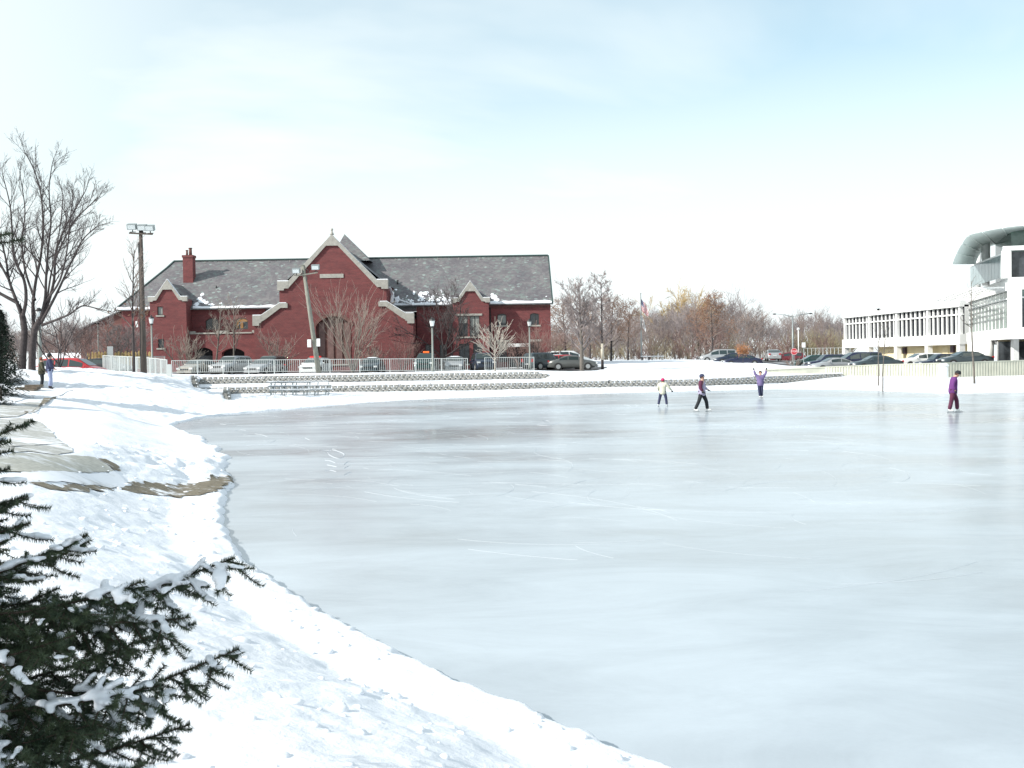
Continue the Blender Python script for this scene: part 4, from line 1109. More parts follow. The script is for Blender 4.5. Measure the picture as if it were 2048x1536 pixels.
for k, seg in enumerate((CW, CWR)):
    P = [(WX(px, D, zt), D, zb_, zt) for px, D, zb_, zt in seg]
    mb, rb, cp_ = MB(), MB(), MB()
    for a_, b_ in zip(P[:-1], P[1:]):
        d = Vector((b_[0]-a_[0], b_[1]-a_[1])); L = d.length; d.normalize(); n_ = Vector((d.y,-d.x))
        V = []
        for q_ in (a_, b_):
            for s_ in (0, -.25):
                V += [(q_[0]+n_.x*s_, q_[1]+n_.y*s_, q_[2]), (q_[0]+n_.x*s_, q_[1]+n_.y*s_, q_[3])]
        mb.add(V, [(0,4,5,1),(2,3,7,6),(1,5,7,3),(0,1,3,2),(4,6,7,5)])
        V = []
        for q_ in (a_, b_):
            for s_ in (.06, -.31):
                V += [(q_[0]+n_.x*s_, q_[1]+n_.y*s_, q_[3]+.002), (q_[0]+n_.x*s_, q_[1]+n_.y*s_, q_[3]+.09)]
        cp_.add(V, [(0,4,5,1),(2,3,7,6),(1,5,7,3),(0,2,6,4),(0,1,3,2),(4,6,7,5)])
        if k or a_ is not P[0]:
            m_ = int(L/.21)
            for i in range(m_):
                t_ = (i+.5)/m_; x, y_ = a_[0]+(b_[0]-a_[0])*t_, a_[1]+(b_[1]-a_[1])*t_
                z0, z1 = a_[2]+(b_[2]-a_[2])*t_, a_[3]+(b_[3]-a_[3])*t_
                rb.obox((x+n_.x*.015, y_+n_.y*.015, (z0+z1)/2), (.11,.05,z1-z0-.01), math.atan2(d.y, d.x))
    mb.build('wall_panel', 'pale_concrete', cw); cp_.build('coping', 'pale_concrete', cw); rb.build('wall_rib', 'pale_concrete_rib', cw, kind='stuff')
x = WX(1887, 78.3, .9); pd = thing('stone_pillar', 'short round white pillar standing against the concrete wall by the ice', 'pillar', (x,78.3,0))
mb = MB(); mb.tube([(0,0,.2),(0,0,1.34)], .33, 20); mb.build('shaft', 'white_concrete', pd)
mb = MB(); mb.tube([(0,0,1.341),(0,0,1.46)], .39, 20); mb.build('cap', 'white_concrete', pd)
mb = MB(); mb.tube([(0,0,.2),(0,0,.50)], .40, 20); mb.build('base', 'white_concrete', pd)
mb = MB(); mb.ball((0,0,1.46), .33, 14, 6, 0, (1,1,.35)); mb.build('snow_cap', 'snow_small', pd)

def railing(label, pts, h, pitch, post_every, r=.012, m_='rail_paint', name='railing', postw=.055):
    """pts: (x, y, z base)"""
    root = thing(name, label, 'railing', pts[0])
    o = Vector(pts[0]); P = [Vector(p)-o for p in pts]
    for k, zz in enumerate((h, h-.13, .1)):
        mb = MB()
        for a_, b_ in zip(P[:-1], P[1:]): mb.beam(a_+Vector((0,0,zz)), b_+Vector((0,0,zz)), .045, .04 if k == 0 else .03)
        if k != 1: mb.build('rail', m_, root)
    bal = MB(); post = MB(); post.box(-postw/2, postw/2, -postw/2, postw/2, -.3, h+.02); pm = post.mesh('post', m_)
    for a_, b_ in zip(P[:-1], P[1:]):
        L = (b_-a_).length; n_ = max(1, round(L/post_every))
        for i in range(n_+1):
            if i == 0 and a_ is not P[0]: continue
            p = a_.lerp(b_, i/n_); obj('post', pm, root, mtx=Matrix.Translation(p))
        m2 = int(L/pitch)
        for i in range(1, m2):
            p = a_.lerp(b_, i/m2); bal.box(p.x-r, p.x+r, p.y-r, p.y+r, p.z+.11, p.z+h-.02)
    bal.build('balusters', m_, root, kind='stuff')
    return root
def fp(px, D, py): p = W(px, py, D); return (p.x, p.y, p.z)
railing('long white railing along the edge of the car park above the block walls', [fp(344,86,747),fp(600,86,745),fp(780,86,743.5),fp(935,86,742.5)], 1.03, .16, 2.2)
railing('shorter white railing right of the gap where the pale young tree stands', [fp(970,86,742),fp(1068,86,741)], 1.07, .15, 3.9)
railing('white ramp railing on the snowy slope behind the wooden floodlight pole', [fp(207,82,743),fp(290,79,748),fp(334,76,754)], 1.22, .11, 1.1, r=.012, postw=.09)
railing('white handrail running back from the snowy slope to the lamp post', [fp(207,82.3,743),fp(250,88,741),fp(330,93,738)], 1.1, .16, 1.5)
mb = MB(); p = fp(339,75.5,757); g = MB(); g.box(-.16,.16,-.05,.05,-.2,1.0); o = g.build('gate_post', 'rail_paint'); o.location = p
tag(o, 'wide white end post at the foot of the ramp railing', 'post')
# wooden picket fence
wf = thing('wooden_fence', 'yellow wooden picket fence in front of the brick wing', 'fence', fp(178,99,742))
b0 = Vector(wf.location)
pk = MB(); pk.add([(-.11,0,0),(.11,0,0),(.11,0,1.6),(.0,0,1.72),(-.11,0,1.6),(-.11,.03,0),(.11,.03,0),(.11,.03,1.6),(.0,.03,1.72),(-.11,.03,1.6)],
       [(0,1,2,3,4),(9,8,7,6,5),(0,5,6,1),(1,6,7,2),(2,7,8,3),(3,8,9,4),(4,9,5,0)]); pkm = pk.mesh('picket', 'fence_wood')
for k in range(19): obj('picket', pkm, wf, mtx=Matrix.Translation((.31*k, random.uniform(-.02,.02), .08*(k % 2)+random.uniform(-.02,.02))) @ Matrix.Rotation(random.uniform(-.02,.02), 4, 'Y'))
for z in (.4, 1.3):
    mb = MB(); mb.box(-.1,5.8,.05,.12,z,z+.1); mb.build('rail', 'fence_wood', wf)
def fitx(px, D, py_base): p = W(px, py_base, D); return p
# street lamps with lantern heads
def lantern(px, D, top, base, label, h=None, sc_=1.0):
    p = W(px, base, D); t = W(px, top, D); H = t.z-p.z
    root = thing('lamp_post', label, 'lamp post', p, 0, 'lantern lamp posts')
    mb = MB(); mb.tube([(0,0,0),(0,0,.45),(0,0,.5),(0,0,H-.85)], [.13*sc_,.12*sc_,.085*sc_,.065*sc_], 12); mb.build('pole', 'lamp_post_paint', root)
    mb = MB(); mb.tube([(0,0,H-.85),(0,0,H-.8),(0,0,H-.72)], [.07,.13,.13], 12); mb.build('collar', 'dark_metal', root)
    mb = MB(); mb.tube([(0,0,H-.715),(0,0,H-.3)], [.13,.21], 6, smooth=False); mb.build('lamp_shade', 'lamp_glass', root)
    mb = MB(); mb.tube([(0,0,H-.295),(0,0,H-.22),(0,0,H-.1)], [.25,.22,.07], 8, smooth=False); mb.ball((0,0,H-.05), .06, 8, 6); mb.build('lamp_cap', 'dark_metal', root)
    return root
lantern(305, 90, 630, 742, 'lantern lamp post in front of the small left gable')
lantern(866, 84, 634, 745, 'tall lantern lamp post inside the railing, right of the orange beacon')
lantern(1060, 104, 637, 737, 'lantern lamp post by the white entrance canopy')
p = W(198, 742, 104); root = thing('lamp_post', 'thin lamp post with a short bracket beside the wooden picket fence', 'lamp post', p)
mb = MB(); mb.tube([(0,0,0),(0,0,4.5)], .07, 8); mb.build('pole', 'lamp_post_paint', root)
mb = MB(); mb.beam((-.25,0,4.3),(.25,0,4.3),.05,.05); mb.tube([(0,0,4.501),(0,0,4.8)], [.12,.2], 6); mb.build('lamp_shade', 'dark_metal', root)
p = W(81, 742, 74); root = thing('lamp_post', 'thick grey-green lamp post rising beside the big bare tree', 'lamp post', p)
mb = MB(); mb.tube([(0,0,-.3),(0,0,3.7)], [.14,.12], 14); mb.build('pole', 'lamp_post_paint', root)
mb = MB(); mb.tube([(0,0,3.701),(0,0,4.1)], [.2,.3], 8); mb.build('lamp_shade', 'lamp_glass', root)
mb = MB(); mb.tube([(0,0,4.101),(0,0,4.35)], [.33,.08], 8); mb.build('lamp_cap', 'dark_metal', root)

def flood(root, x, y_, z, tilt=.35, yaw=0.0, s_=1.0):
    M = Matrix.Translation((x, y_, z)) @ Matrix.Rotation(yaw, 4, 'Z') @ Matrix.Rotation(tilt, 4, 'X')
    mb = MB(); mb.box(-.30*s_,.30*s_,-.16,.16,-.18*s_,.18*s_); h = mb.build('floodlight', 'galvanised', root, mtx=M)
    mb = MB(); mb.box(-.25*s_,.25*s_,-.172,-.163,-.14*s_,.14*s_); mb.build('lamp_glass', 'lamp_glass', h)
    mb = MB(); mb.beam((0,0,-.36*s_),(0,0,-.185*s_),.05,.05); mb.beam((-.2,0,-.36),(.2,0,-.36),.04,.04); mb.build('bracket', 'dark_metal', h)
p = W(288, 741, 72); t = W(283, 458, 72)
root = thing('floodlight_pole', 'tall dark wooden pole carrying three floodlights on the snowy bank', 'light pole', (p.x,p.y,p.z-.2))
H = t.z-p.z+.2; dxp = 0.0
mb = MB(); mb.tube([(0,0,0),(dxp*.5,0,H*.5),(dxp,0,H)], [.19,.155,.115], 14); mb.build('pole', 'pole_wood', root)
mb = MB(); mb.beam((dxp-.72,-.16,H-.28),(dxp+.85,-.16,H-.38),.09,.10); mb.build('crossarm', 'pole_wood', root)
for x, z in ((-.5,.14),(.18,.08),(.68,.04)): flood(root, dxp+x, -.2, H+z)
mb = MB(); mb.box(dxp-.16,dxp-.06,-.12,.05,H-1.6,H-.9); mb.build('fuse_box', 'dark_metal', root)
mb = MB(); mb.tube([(dxp-.13,-.10,H-1.5),(-.15,-.12,H*.5),(-.18,-.12,.1)], .025, 6); mb.build('conduit', 'dark_metal', root)
mb = MB(); mb.box(-.42,-.28,-.2,-.1,3.1,3.5); mb.build('meter_box', 'sign_white', root)
p = W(638, 744, 84); t = W(606, 530, 84)
root = thing('floodlight_pole', 'weathered wooden pole leaning left before the brick gable with two floodlights', 'light pole', (p.x,p.y,p.z-.2))
H = t.z-p.z+.2; dxp = t.x-p.x
mb = MB(); mb.tube([(0,0,0),(dxp*.5,0,H*.5),(dxp,0,H)], [.21,.17,.13], 14); mb.build('pole', 'weathered_wood', root)
mb = MB(); mb.beam((dxp-.55,-.16,H-.85),(dxp+1.15,-.16,H-.62),.08,.09); mb.build('crossarm', 'weathered_wood', root)
flood(root, dxp-.5, -.2, H-.45); flood(root, dxp+1.0, -.2, H-.2)
mb = MB(); mb.beam((dxp-.35,-.12,H-.05),(dxp+.15,-.12,H-.02),.05,.05); mb.build('bracket', 'weathered_wood', root)
mb = MB(); mb.tube([(dxp+.12,-.1,H-.1),(dxp+.45,-.12,H-.5),(dxp+.3,-.1,H-1.2)], .02, 5); mb.build('cable', 'dark_metal', root)
mb = MB(); xb = dxp*.27; mb.box(xb-.52,xb-.24,-.3,-.1,2.15,2.75); mb.box(xb+.2,xb+.45,-.3,-.1,2.2,2.8); mb.build('meter_box', 'sign_white', root)
# flagpole with two limp flags
p = W(1283, 719, 150); H = 9.1
root = thing('flagpole', 'tall grey flagpole at the far side of the snowy field', 'flagpole', p)
mb = MB(); mb.tube([(0,0,0),(0,0,H)], [.11,.06], 10); mb.build('pole', 'galvanised', root)
mb = MB(); mb.ball((0,0,H+.08), .1, 8, 6); mb.build('finial', 'galvanised', root)
def flag(label, z1, w, drop, stripes, canton):
    fl = thing('flag', label, 'flag', (p.x+.07,p.y,p.z+z1))
    nx, nz_ = 10, 26
    # cloth hangs in soft folds, its fly end low
    def pt(u, v):
        x = u*w*(.42+.15*math.sin(v*2.2)); z = -v*drop*.62-u*drop*.42-.12*u*math.sin(v*5)
        return (x, .14*math.sin(u*9+v*2.0)*u+.05*math.sin(v*7), z)
    for nm, sel, m_ in (('stripes_red', lambda u, v: stripes and int(v*13) % 2 == 0 and not (canton and u < .42 and v < .54), 'flag_red'),
                        ('stripes_white', lambda u, v: (not stripes or int(v*13) % 2 == 1) and not (canton and u < .42 and v < .54), 'flag_white'),
                        ('canton', lambda u, v: canton and u < .42 and v < .54, 'flag_blue')):
        mb = MB()
        for i in range(nx):
            for j in range(nz_):
                u, v = (i+.5)/nx, (j+.5)/nz_
                if sel(u, v): mb.add([pt(i/nx,j/nz_),pt((i+1)/nx,j/nz_),pt((i+1)/nx,(j+1)/nz_),pt(i/nx,(j+1)/nz_)], [(0,1,2,3)], 0, True)
        if mb.v: mb.build(nm if stripes else 'cloth', m_, fl)
    if canton:
        mb = MB()
        for r_ in range(9):
            for c in range(6 if r_ % 2 == 0 else 5):
                u, v = .42*(c+.6+(.5 if r_ % 2 else 0))/6.4, .54*(r_+.6)/9.2
                q_ = pt(u, v)
                st = [(q_[0]+(.028 if k % 2 == 0 else .012)*math.sin(PI*k/5), q_[1]-.012, q_[2]+(.028 if k % 2 == 0 else .012)*math.cos(PI*k/5)) for k in range(10)]
                mb.add(st, [tuple(range(10))])
        mb.build('stars', 'flag_white', fl, kind='stuff')
    return fl
flag('limp flag of red and white stripes with a starred blue canton on the flagpole', 8.45, 1.7, 2.5, True, True)
flag('limp plain white flag hanging low on the flagpole', 6.2, 1.05, 2.4, False, False)
# street light with two arms
p = W(1586, 727, 118); root = thing('street_light', 'tall grey street light with two curved arms behind the right car park', 'street light', (p.x,p.y,.7)); H = W(1586,632,118).z-.7
mb = MB(); mb.tube([(0,0,0),(0,0,H)], [.13,.07], 10); mb.build('pole', 'galvanised', root)
for s_ in (-1, 1):
    mb = MB(); mb.tube([(0,0,H-.1),(s_*.8,0,H+.12),(s_*1.8,0,H+.25)], .035, 6); ar = mb.build('arm', 'galvanised', root)
    mb = MB(); mb.ball((s_*1.98,0,H+.24), .22, 10, 6, 0, (1,.6,.35)); mb.build('lamp_head', 'dark_metal', ar)
p = W(1597, 705, 150); root = thing('lamp_post', 'small white globe lamp right of the two-armed street light', 'lamp post', (p.x,p.y,1.2)); H = W(1597,660,150).z-1.2
mb = MB(); mb.tube([(0,0,0),(0,0,H)], .07, 8); mb.build('pole', 'sign_white', root); mb = MB(); mb.ball((0,0,H+.14), .2, 10, 8); mb.build('lamp_globe', 'sign_white', root)
# signs
p = W(1588, 703, 112); root = thing('stop_sign', 'red octagonal stop sign on a post by the right car park', 'road sign', (p.x,p.y,.8)); H = p.z-.8
mb = MB(); mb.box(-.03,.03,-.03,.03,0,H+.3); mb.build('post', 'galvanised', root)
mb = MB(); oc = [(.38*math.cos(PI/8+k*PI/4), H+.38*math.sin(PI/8+k*PI/4)) for k in range(8)]; mb.prism(oc, -.06, -.035); mb.build('sign_plate', 'sign_red', root)
mb = MB(); oi = [(.36*math.cos(PI/8+k*PI/4), H+.36*math.sin(PI/8+k*PI/4)) for k in range(8)]; oc2 = [(.335*math.cos(PI/8+k*PI/4), H+.335*math.sin(PI/8+k*PI/4)) for k in range(8)]
mb.sheet_holes(oi, [oc2], -.064, .002, thick=.002); mb.build('border', 'sign_white', root)
tx = bpy.data.curves.new('sign_text', 'FONT'); tx.body = 'STOP'; tx.size = .26; tx.align_x = 'CENTER'; tx.align_y = 'CENTER'; tx.extrude = .002
to = bpy.data.objects.new('lettering', tx); COL.objects.link(to); bpy.context.view_layer.update()
lm_ = bpy.data.meshes.new_from_object(to.evaluated_get(bpy.context.evaluated_depsgraph_get())); bpy.data.objects.remove(to); lm_.materials.clear(); lm_.materials.append(MATS['sign_white'])
obj('lettering', lm_, root, mtx=Matrix.Translation((0,-.064,H)) @ Matrix.Rotation(PI/2, 4, 'X'))
for px, py, D, w, h, mt, lab in ((1607,690,108,.36,.5,'sign_white','white rectangular sign on a thin post at the corner of the right car park'),
                             (221,709,93,.5,1.4,'sign_back','narrow grey-green sign board against the wooden picket fence')):
    p = W(px, py, D); zb_ = gz(p.x, p.y); root = thing('sign', lab, 'sign', (p.x,p.y,zb_)); H = p.z-zb_
    mb = MB(); mb.box(-.03,.03,-.03,.03,0,H+h/2); mb.build('post', 'galvanised', root)
    mb = MB(); mb.box(-w/2,w/2,-.06,-.035,H-h/2,H+h/2); mb.build('sign_plate', mt, root)
# low white railing and lattice beyond the right car park, stone bench at the field's far side
railing('distant white railing across the far end of the right car park', [fp(1608,158,717),fp(1700,156,716)], 1.5, .5, 3.2, r=.03)
for px0, px1, D, lab in ((1282,1300,148,'dark low bench beside the foot of the flagpole'), (1301,1328,150,'pale low bench right of the flagpole')):
    a_, b_ = W(px0,719,D), W(px1,719,D); z_ = 1.85
    root = thing('bench', lab, 'bench', ((a_.x+b_.x)/2, D, z_)); w_ = (b_.x-a_.x)/2; mt = 'dark_metal' if px0 < 1290 else 'limestone'
    mb = MB(); mb.box(-w_,w_,-.3,.3,.42,.52); mb.build('seat', mt, root)
    for s_ in (-1, 1):
        mb = MB(); mb.box(s_*w_*.75-.1,s_*w_*.75+.1,-.25,.25,-.1,.415); mb.build('leg', mt, root)
    mb = MB(); mb.box(-w_,w_,-.3,.3,.523,.60); mb.build('snow_cap', 'snow_small', root)
# aluminium bleachers on the lower terrace
x0 = WX(548, 72, .6); root = thing('bleachers', 'low aluminium bleacher seats standing on snow before the lower block wall', 'bleachers', (x0, 69.5, .14), math.radians(-3))
L = 4.3
for k in range(3):
    zz, yy = .42+.24*k, .2+.75*k; xo = .55-.30*k
    mb = MB(); mb.box(xo-.35,xo+L-.5,yy,yy+.26,zz,zz+.05); mb.build('seat', 'aluminium', root)
    mb = MB(); mb.box(xo-.33,xo+L-.55,yy+.02,yy+.22,zz+.052,zz+.085); mb.build('snow_cap', 'snow_small', root)
    if k: mb = MB(); mb.box(xo-.25,xo+L-.5,yy-.34,yy-.1,zz-.28,zz-.245); mb.build('footboard', 'aluminium', root)
for i in range(6):
    xx = .25+.72*i
    mb = MB(); mb.beam((xx,.05,.02),(xx,2.0,.02),.05,.05); mb.beam((xx,.3,.0),(xx,.3,.42),.04,.04); mb.beam((xx,1.05,.0),(xx,1.05,.66),.04,.04); mb.beam((xx-.1,1.8,.0),(xx-.1,1.8,.9),.04,.04)
    mb.beam((xx,.32,.40),(xx-.1,1.8,.84),.035,.035); mb.beam((xx,.3,.05),(xx,1.05,.6),.03,.03); mb.build('frame', 'galvanised', root)
mb = MB()
for i in range(5): mb.beam((.25+.72*i,.1,.08),(.97+.72*i,.1,.14),.03,.03)
mb.build('brace', 'galvanised', root)
x0 = WX(546, 74.5, .5); root = thing('picnic_table', 'narrow metal table standing behind the left end of the bleachers', 'table', (x0,74.0,.12), math.radians(-4))
mb = MB(); mb.box(-.3,3.2,-.2,.2,.88,.93); mb.build('tabletop', 'aluminium', root)
for x in (0,.72,1.5,2.7):
    mb = MB(); mb.beam((x,-.1,0),(x,-.1,.875),.04,.04); mb.beam((x,.1,0),(x,.1,.875),.04,.04); mb.build('leg', 'galvanised', root)
mb = MB(); mb.box(-.28,3.1,-.17,.18,.932,.965); mb.build('snow_cap', 'snow_small', root)
# stone ledge, post and hockey stick
mat('brown_stone', (.16,.13,.10), rough=.9, var=.3, vscale=5, bump=.5, bscale=10)
for k, (px, py, D, w, h, lab) in enumerate([(48,769,50,.75,.24,'brown flat stone step in the snow left of the two standing people')]):
    p = W(px, py, D); root = thing('stone_step', lab, 'stone', (p.x,p.y,p.z-.25), .1)
    for j in range(3):
        mb = MB(); mb.box(-w+.3*j,w*.7,-.3+.4*j,.3+.4*j,.10*j-.1,.10*j+.02); mb.build('slab', 'brown_stone', root)
p = W(2, 800, 38.0); root = thing('wooden_post', 'short dark post at the left edge of the footpath', 'post', (p.x,p.y,p.z))
mb = MB(); mb.tube([(0,0,-.5),(0,0,.44)], .05, 12); mb.build('shaft', 'pole_wood', root)
# ================================================================== VEHICLES
mat('tyre', (.02,.02,.02), rough=.8); mat('rim', (.45,.46,.46), rough=.35, metal=.6)
mat('car_glass', (.03,.045,.045), rough=.06, spec=.8); mat('head_lamp', (.7,.72,.72), rough=.15); mat('tail_lamp', (.45,.02,.02), rough=.2)
mat('black_plastic', (.02,.02,.022), rough=.6)
mat('beacon_orange', (.8,.13,.02), rough=.3, emit=((1,.15,.02), .5)); mat('beacon_red', (.6,.02,.02), rough=.3); mat('plate_white', (.6,.6,.6), rough=.4)
KIND = {
 'sedan': dict(L=4.75, W=.89, st=[(-2.37,.62,.56,.70),(-2.33,.88,.80,.80),(-1.75,1.02,.92,.86),(-1.62,1.03,.93,.87),(-.78,1.38,.95,.89),(-.2,1.43,.95,.89),(.35,1.41,.94,.89),(1.15,1.0,.90,.88),(1.95,.86,.78,.86),(2.25,.76,.68,.78),(2.38,.60,.55,.66)],
     gh=(-1.62,-.78,.35,1.15), wins=[(-1.30,-.50),(-.42,.52)], wh=(-1.42,1.45), wr=.33),
 'suv': dict(L=4.6, W=.92, st=[(-2.28,.75,.66,.82),(-2.26,1.12,1.02,.88),(-2.18,1.60,1.04,.90),(-1.9,1.74,1.04,.91),(0,1.76,1.04,.92),(.35,1.72,1.03,.92),(1.0,1.14,1.02,.91),(1.9,1.05,.96,.89),(2.2,.98,.88,.84),(2.3,.72,.62,.76)],
     gh=(-2.26,-2.1,.35,1.0), wins=[(-2.0,-1.2),(-1.1,-.25),(-.17,.55)], wh=(-1.38,1.42), wr=.38),
 'van': dict(L=4.9, W=.95, st=[(-2.42,.72,.66,.84),(-2.40,1.05,.98,.90),(-2.30,1.58,1.0,.93),(-2.0,1.70,1.0,.94),(0,1.72,1.0,.95),(.55,1.68,.99,.95),(1.55,1.06,.95,.93),(2.1,.92,.84,.88),(2.35,.80,.70,.80),(2.45,.6,.55,.7)],
     gh=(-2.40,-2.2,.55,1.55), wins=[(-2.1,-1.15),(-1.05,-.1),(0,1.0)], wh=(-1.5,1.55), wr=.34),
 'wagon': dict(L=4.7, W=.90, st=[(-2.35,.70,.62,.78),(-2.33,.98,.90,.85),(-2.05,1.38,.93,.88),(-1.7,1.47,.94,.89),(-.2,1.50,.94,.90),(.3,1.47,.94,.90),(1.15,1.02,.92,.89),(2.0,.90,.82,.87),(2.25,.80,.72,.79),(2.37,.6,.55,.68)],
     gh=(-2.33,-1.95,.3,1.15), wins=[(-1.85,-1.15),(-1.05,-.35),(-.27,.55)], wh=(-1.4,1.42), wr=.33)}
def paint(name, c, metal=.3):
    if name not in MATS: mat(name, c, rough=.32, metal=metal, coat=.5, var=.06, vscale=2)
    return name
CARN = [0]
def car(kind, px, D, heading, colour, label, zb=None, extra=None, group='cars parked between the pond and the buildings', cat='car', name=None, snow=False):
    k = KIND[kind]; w = k['W']; st = k['st']
    x = WX(px, D, zb if zb is not None else 1.2)
    zz = zb if zb is not None else gz(x, D)+.05
    root = thing(name or {'sedan':'parked_car','suv':'parked_suv','van':'parked_van','wagon':'parked_wagon'}[kind], label, cat, (x, D, zz), math.radians(heading), group)
    def sec(xx):
        for a_, b_ in zip(st[:-1], st[1:]):
            if a_[0] <= xx <= b_[0]:
                t = (xx-a_[0])/(b_[0]-a_[0]); return [a_[i]+(b_[i]-a_[i])*t for i in range(4)]
        return list(st[-1] if xx > 0 else st[0])
    def prof(xx):
        _, zt, zb_, ws = sec(xx); g0, g1, g2, g3 = k['gh']
        ing = g0 <= xx <= g3
        tl = max(0, zt-zb_-.12)
        wt = ws-.05-.38*tl if ing else ws-.10
        return [(ws*.93,.20 if abs(xx) < 2.2 else .30),(ws,.36),(ws,zb_-.16),(ws*.975,zb_),(wt,zt-.035),(wt*.82,zt)]
    xs = sorted(set([s[0] for s in st]+[-1.2,-.6,-.3,.1,.6,.9,1.6]))
    R6 = [prof(v) for v in xs]; V, F = [], []
    for v, pr in zip(xs, R6):
        V += [(v, y_, z_) for y_, z_ in pr] + [(v, -y_, z_) for y_, z_ in pr[::-1]]
    n = 12
    for i in range(len(xs)-1):
        for j in range(n):
            F.append((i*n+j, (i+1)*n+j, (i+1)*n+(j+1)%n, i*n+(j+1)%n))
    F.append(tuple(range(n))); F.append(tuple((len(xs)-1)*n+j for j in range(n))[::-1])
    mb = MB(); mb.add(V, F, 0, True)
    for i in (-1, -2): mb.sm[i] = False
    bo = mb.build('body', paint(*colour), root)
    g0, g1, g2, g3 = k['gh']
    def sidewin(xa, xb, s_):
        a_, b_ = prof(xa), prof(xb)
        def q(pr, t, xx):
            y_ = pr[3][0]+(pr[4][0]-pr[3][0])*t; z_ = pr[3][1]+(pr[4][1]-pr[3][1])*t
            return (xx, s_*(y_+.012), z_)
        P = [q(a_,.1,xa),q(b_,.1,xb),q(b_,.88,xb),q(a_,.88,xa)]
        m2 = MB(); m2.add(P, [(0,1,2,3) if s_ < 0 else (3,2,1,0)]); m2.build('side_window', 'car_glass', root)
    for xa, xb in k['wins']:
        for s_ in (-1, 1): sidewin(xa, xb, s_)
    def across(xa, xb, nm, up):
        a_, b_ = prof(xa), prof(xb); P = [(xa,-a_[4][0]*.95,a_[4][1]+up),(xa,a_[4][0]*.95,a_[4][1]+up),(xb,b_[4][0]*.95,b_[4][1]+up),(xb,-b_[4][0]*.95,b_[4][1]+up)]
        m2 = MB(); m2.add(P, [(0,1,2,3)]); bm_ = m2.build(nm, 'car_glass', root); return bm_
    e = (g3-g2)*.1
    a_, b_ = prof(g2+e), prof(g3-e)
    m2 = MB(); sl = Vector((g3-g2, 0, sec(g3)[1]-sec(g2)[1])); nrm = Vector((-sl.z,0,sl.x)).normalized()*.03
    m2.add([(g2+e+nrm.x, s_*a_[4][0]*.93, sec(g2+e)[1]-.01+nrm.z) for s_ in (-1,1)]+[(g3-e+nrm.x, s_*b_[4][0]*.93, sec(g3-e)[1]-.01+nrm.z) for s_ in (1,-1)], [(0,3,2,1)]); m2.build('windscreen', 'car_glass', root)
    e = (g1-g0)*.12; a_, b_ = prof(g0+e), prof(g1-e); sl = Vector((g1-g0, 0, sec(g1)[1]-sec(g0)[1])); nrm = Vector((-sl.z,0,sl.x)).normalized()*.03
    m2 = MB(); m2.add([(g0+e+nrm.x, s_*a_[4][0]*.9, sec(g0+e)[1]-.01+nrm.z) for s_ in (-1,1)]+[(g1-e+nrm.x, s_*b_[4][0]*.9, sec(g1-e)[1]-.01+nrm.z) for s_ in (1,-1)], [(0,3,2,1)]); m2.build('rear_window', 'car_glass', root)
    wr = k['wr']
    for xw in k['wh']:
        for s_ in (-1, 1):
            m2 = MB(); m2.tube([(xw, s_*(w-.10), wr),(xw, s_*(w+.012), wr)], wr+.055, 20); m2.build('wheel_arch', 'black_plastic', root)
            m2 = MB(); m2.tube([(xw, s_*(w-.18), wr),(xw, s_*(w+.02), wr),(xw, s_*(w+.03), wr)], [wr,wr,wr-.03], 20); wo_ = m2.build('wheel', 'tyre', root)
            m2 = MB(); m2.tube([(xw, s_*(w+.031), wr),(xw, s_*(w+.045), wr)], wr*.66, 16); m2.build('rim', 'rim', wo_)
    fx, rx = st[-1][0], st[0][0]; s2 = sec(fx-.12); s3 = sec(rx+.03)
    for s_ in (-1, 1):
        m2 = MB(); m2.obox((fx-.07, s_*(s2[3]-.14), s2[1]-.10), (.14,.30,.15)); m2.build('headlight', 'head_lamp', root)
        m2 = MB(); m2.obox((rx+.03, s_*(s3[3]-.14), .86 if kind in ('sedan','wagon') else .98), (.10,.26,.17 if kind == 'sedan' else .32)); m2.build('tail_light', 'tail_lamp', root)
    m2 = MB(); m2.box(fx-.10, fx+.05, -w*.82, w*.82, .26, .44); m2.build('bumper', 'black_plastic' if kind in ('suv',) else paint(*colour), root)
    m2 = MB(); m2.box(rx-.06, rx+.10, -w*.84, w*.84, .30, .50); m2.build('bumper', 'black_plastic' if kind in ('suv',) else paint(*colour), root)
    m2 = MB(); m2.box(fx-.05, fx+.025, -.42, .42, s2[1]-.24, s2[1]-.10); m2.build('grille', 'black_plastic', root)
    m2 = MB(); m2.box(rx-.075, rx-.062, -.24, .24, .56, .68) if kind != 'sedan' else m2.box(rx-.02, rx-.012+.0, -.24, .24, .62, .74); m2.build('number_plate', 'plate_white', root)
    for s_ in (-1, 1):
        m2 = MB(); m2.ball((g3-.35, s_*(w+.07), sec(.6)[2]+.08), .1, 8, 6, 0, (.6,1,.7)); m2.build('side_mirror', paint(*colour), root)
    if snow:
        m2 = MB(); V = []; nx, ny = 8, 5
        for i in range(nx+1):
            for j in range(ny+1):
                xx = g1+.15+(g2-g1-.3)*i/nx; hw = sec(xx)[3]*.55; yy = -hw+2*hw*j/ny
                V.append((xx, yy, sec(xx)[1]+.01+(.05+.03*float(vnoise([xx*3],[yy*4],2)[0]) if 0 < i < nx and 0 < j < ny else 0)))
        m2.add(V, [(i*(ny+1)+j, (i+1)*(ny+1)+j, (i+1)*(ny+1)+j+1, i*(ny+1)+j+1) for i in range(nx) for j in range(ny)], 0, True); m2.build('roof_snow', 'snow_small', root)
    if extra: extra(root, sec)
    return root
silver = ('paint_silver', (.36,.37,.38)); gold = ('paint_champagne', (.36,.33,.28)); white = ('paint_white', (.72,.73,.72), 0.0); black = ('paint_black', (.015,.017,.02)); navy = ('paint_navy', (.02,.025,.06))
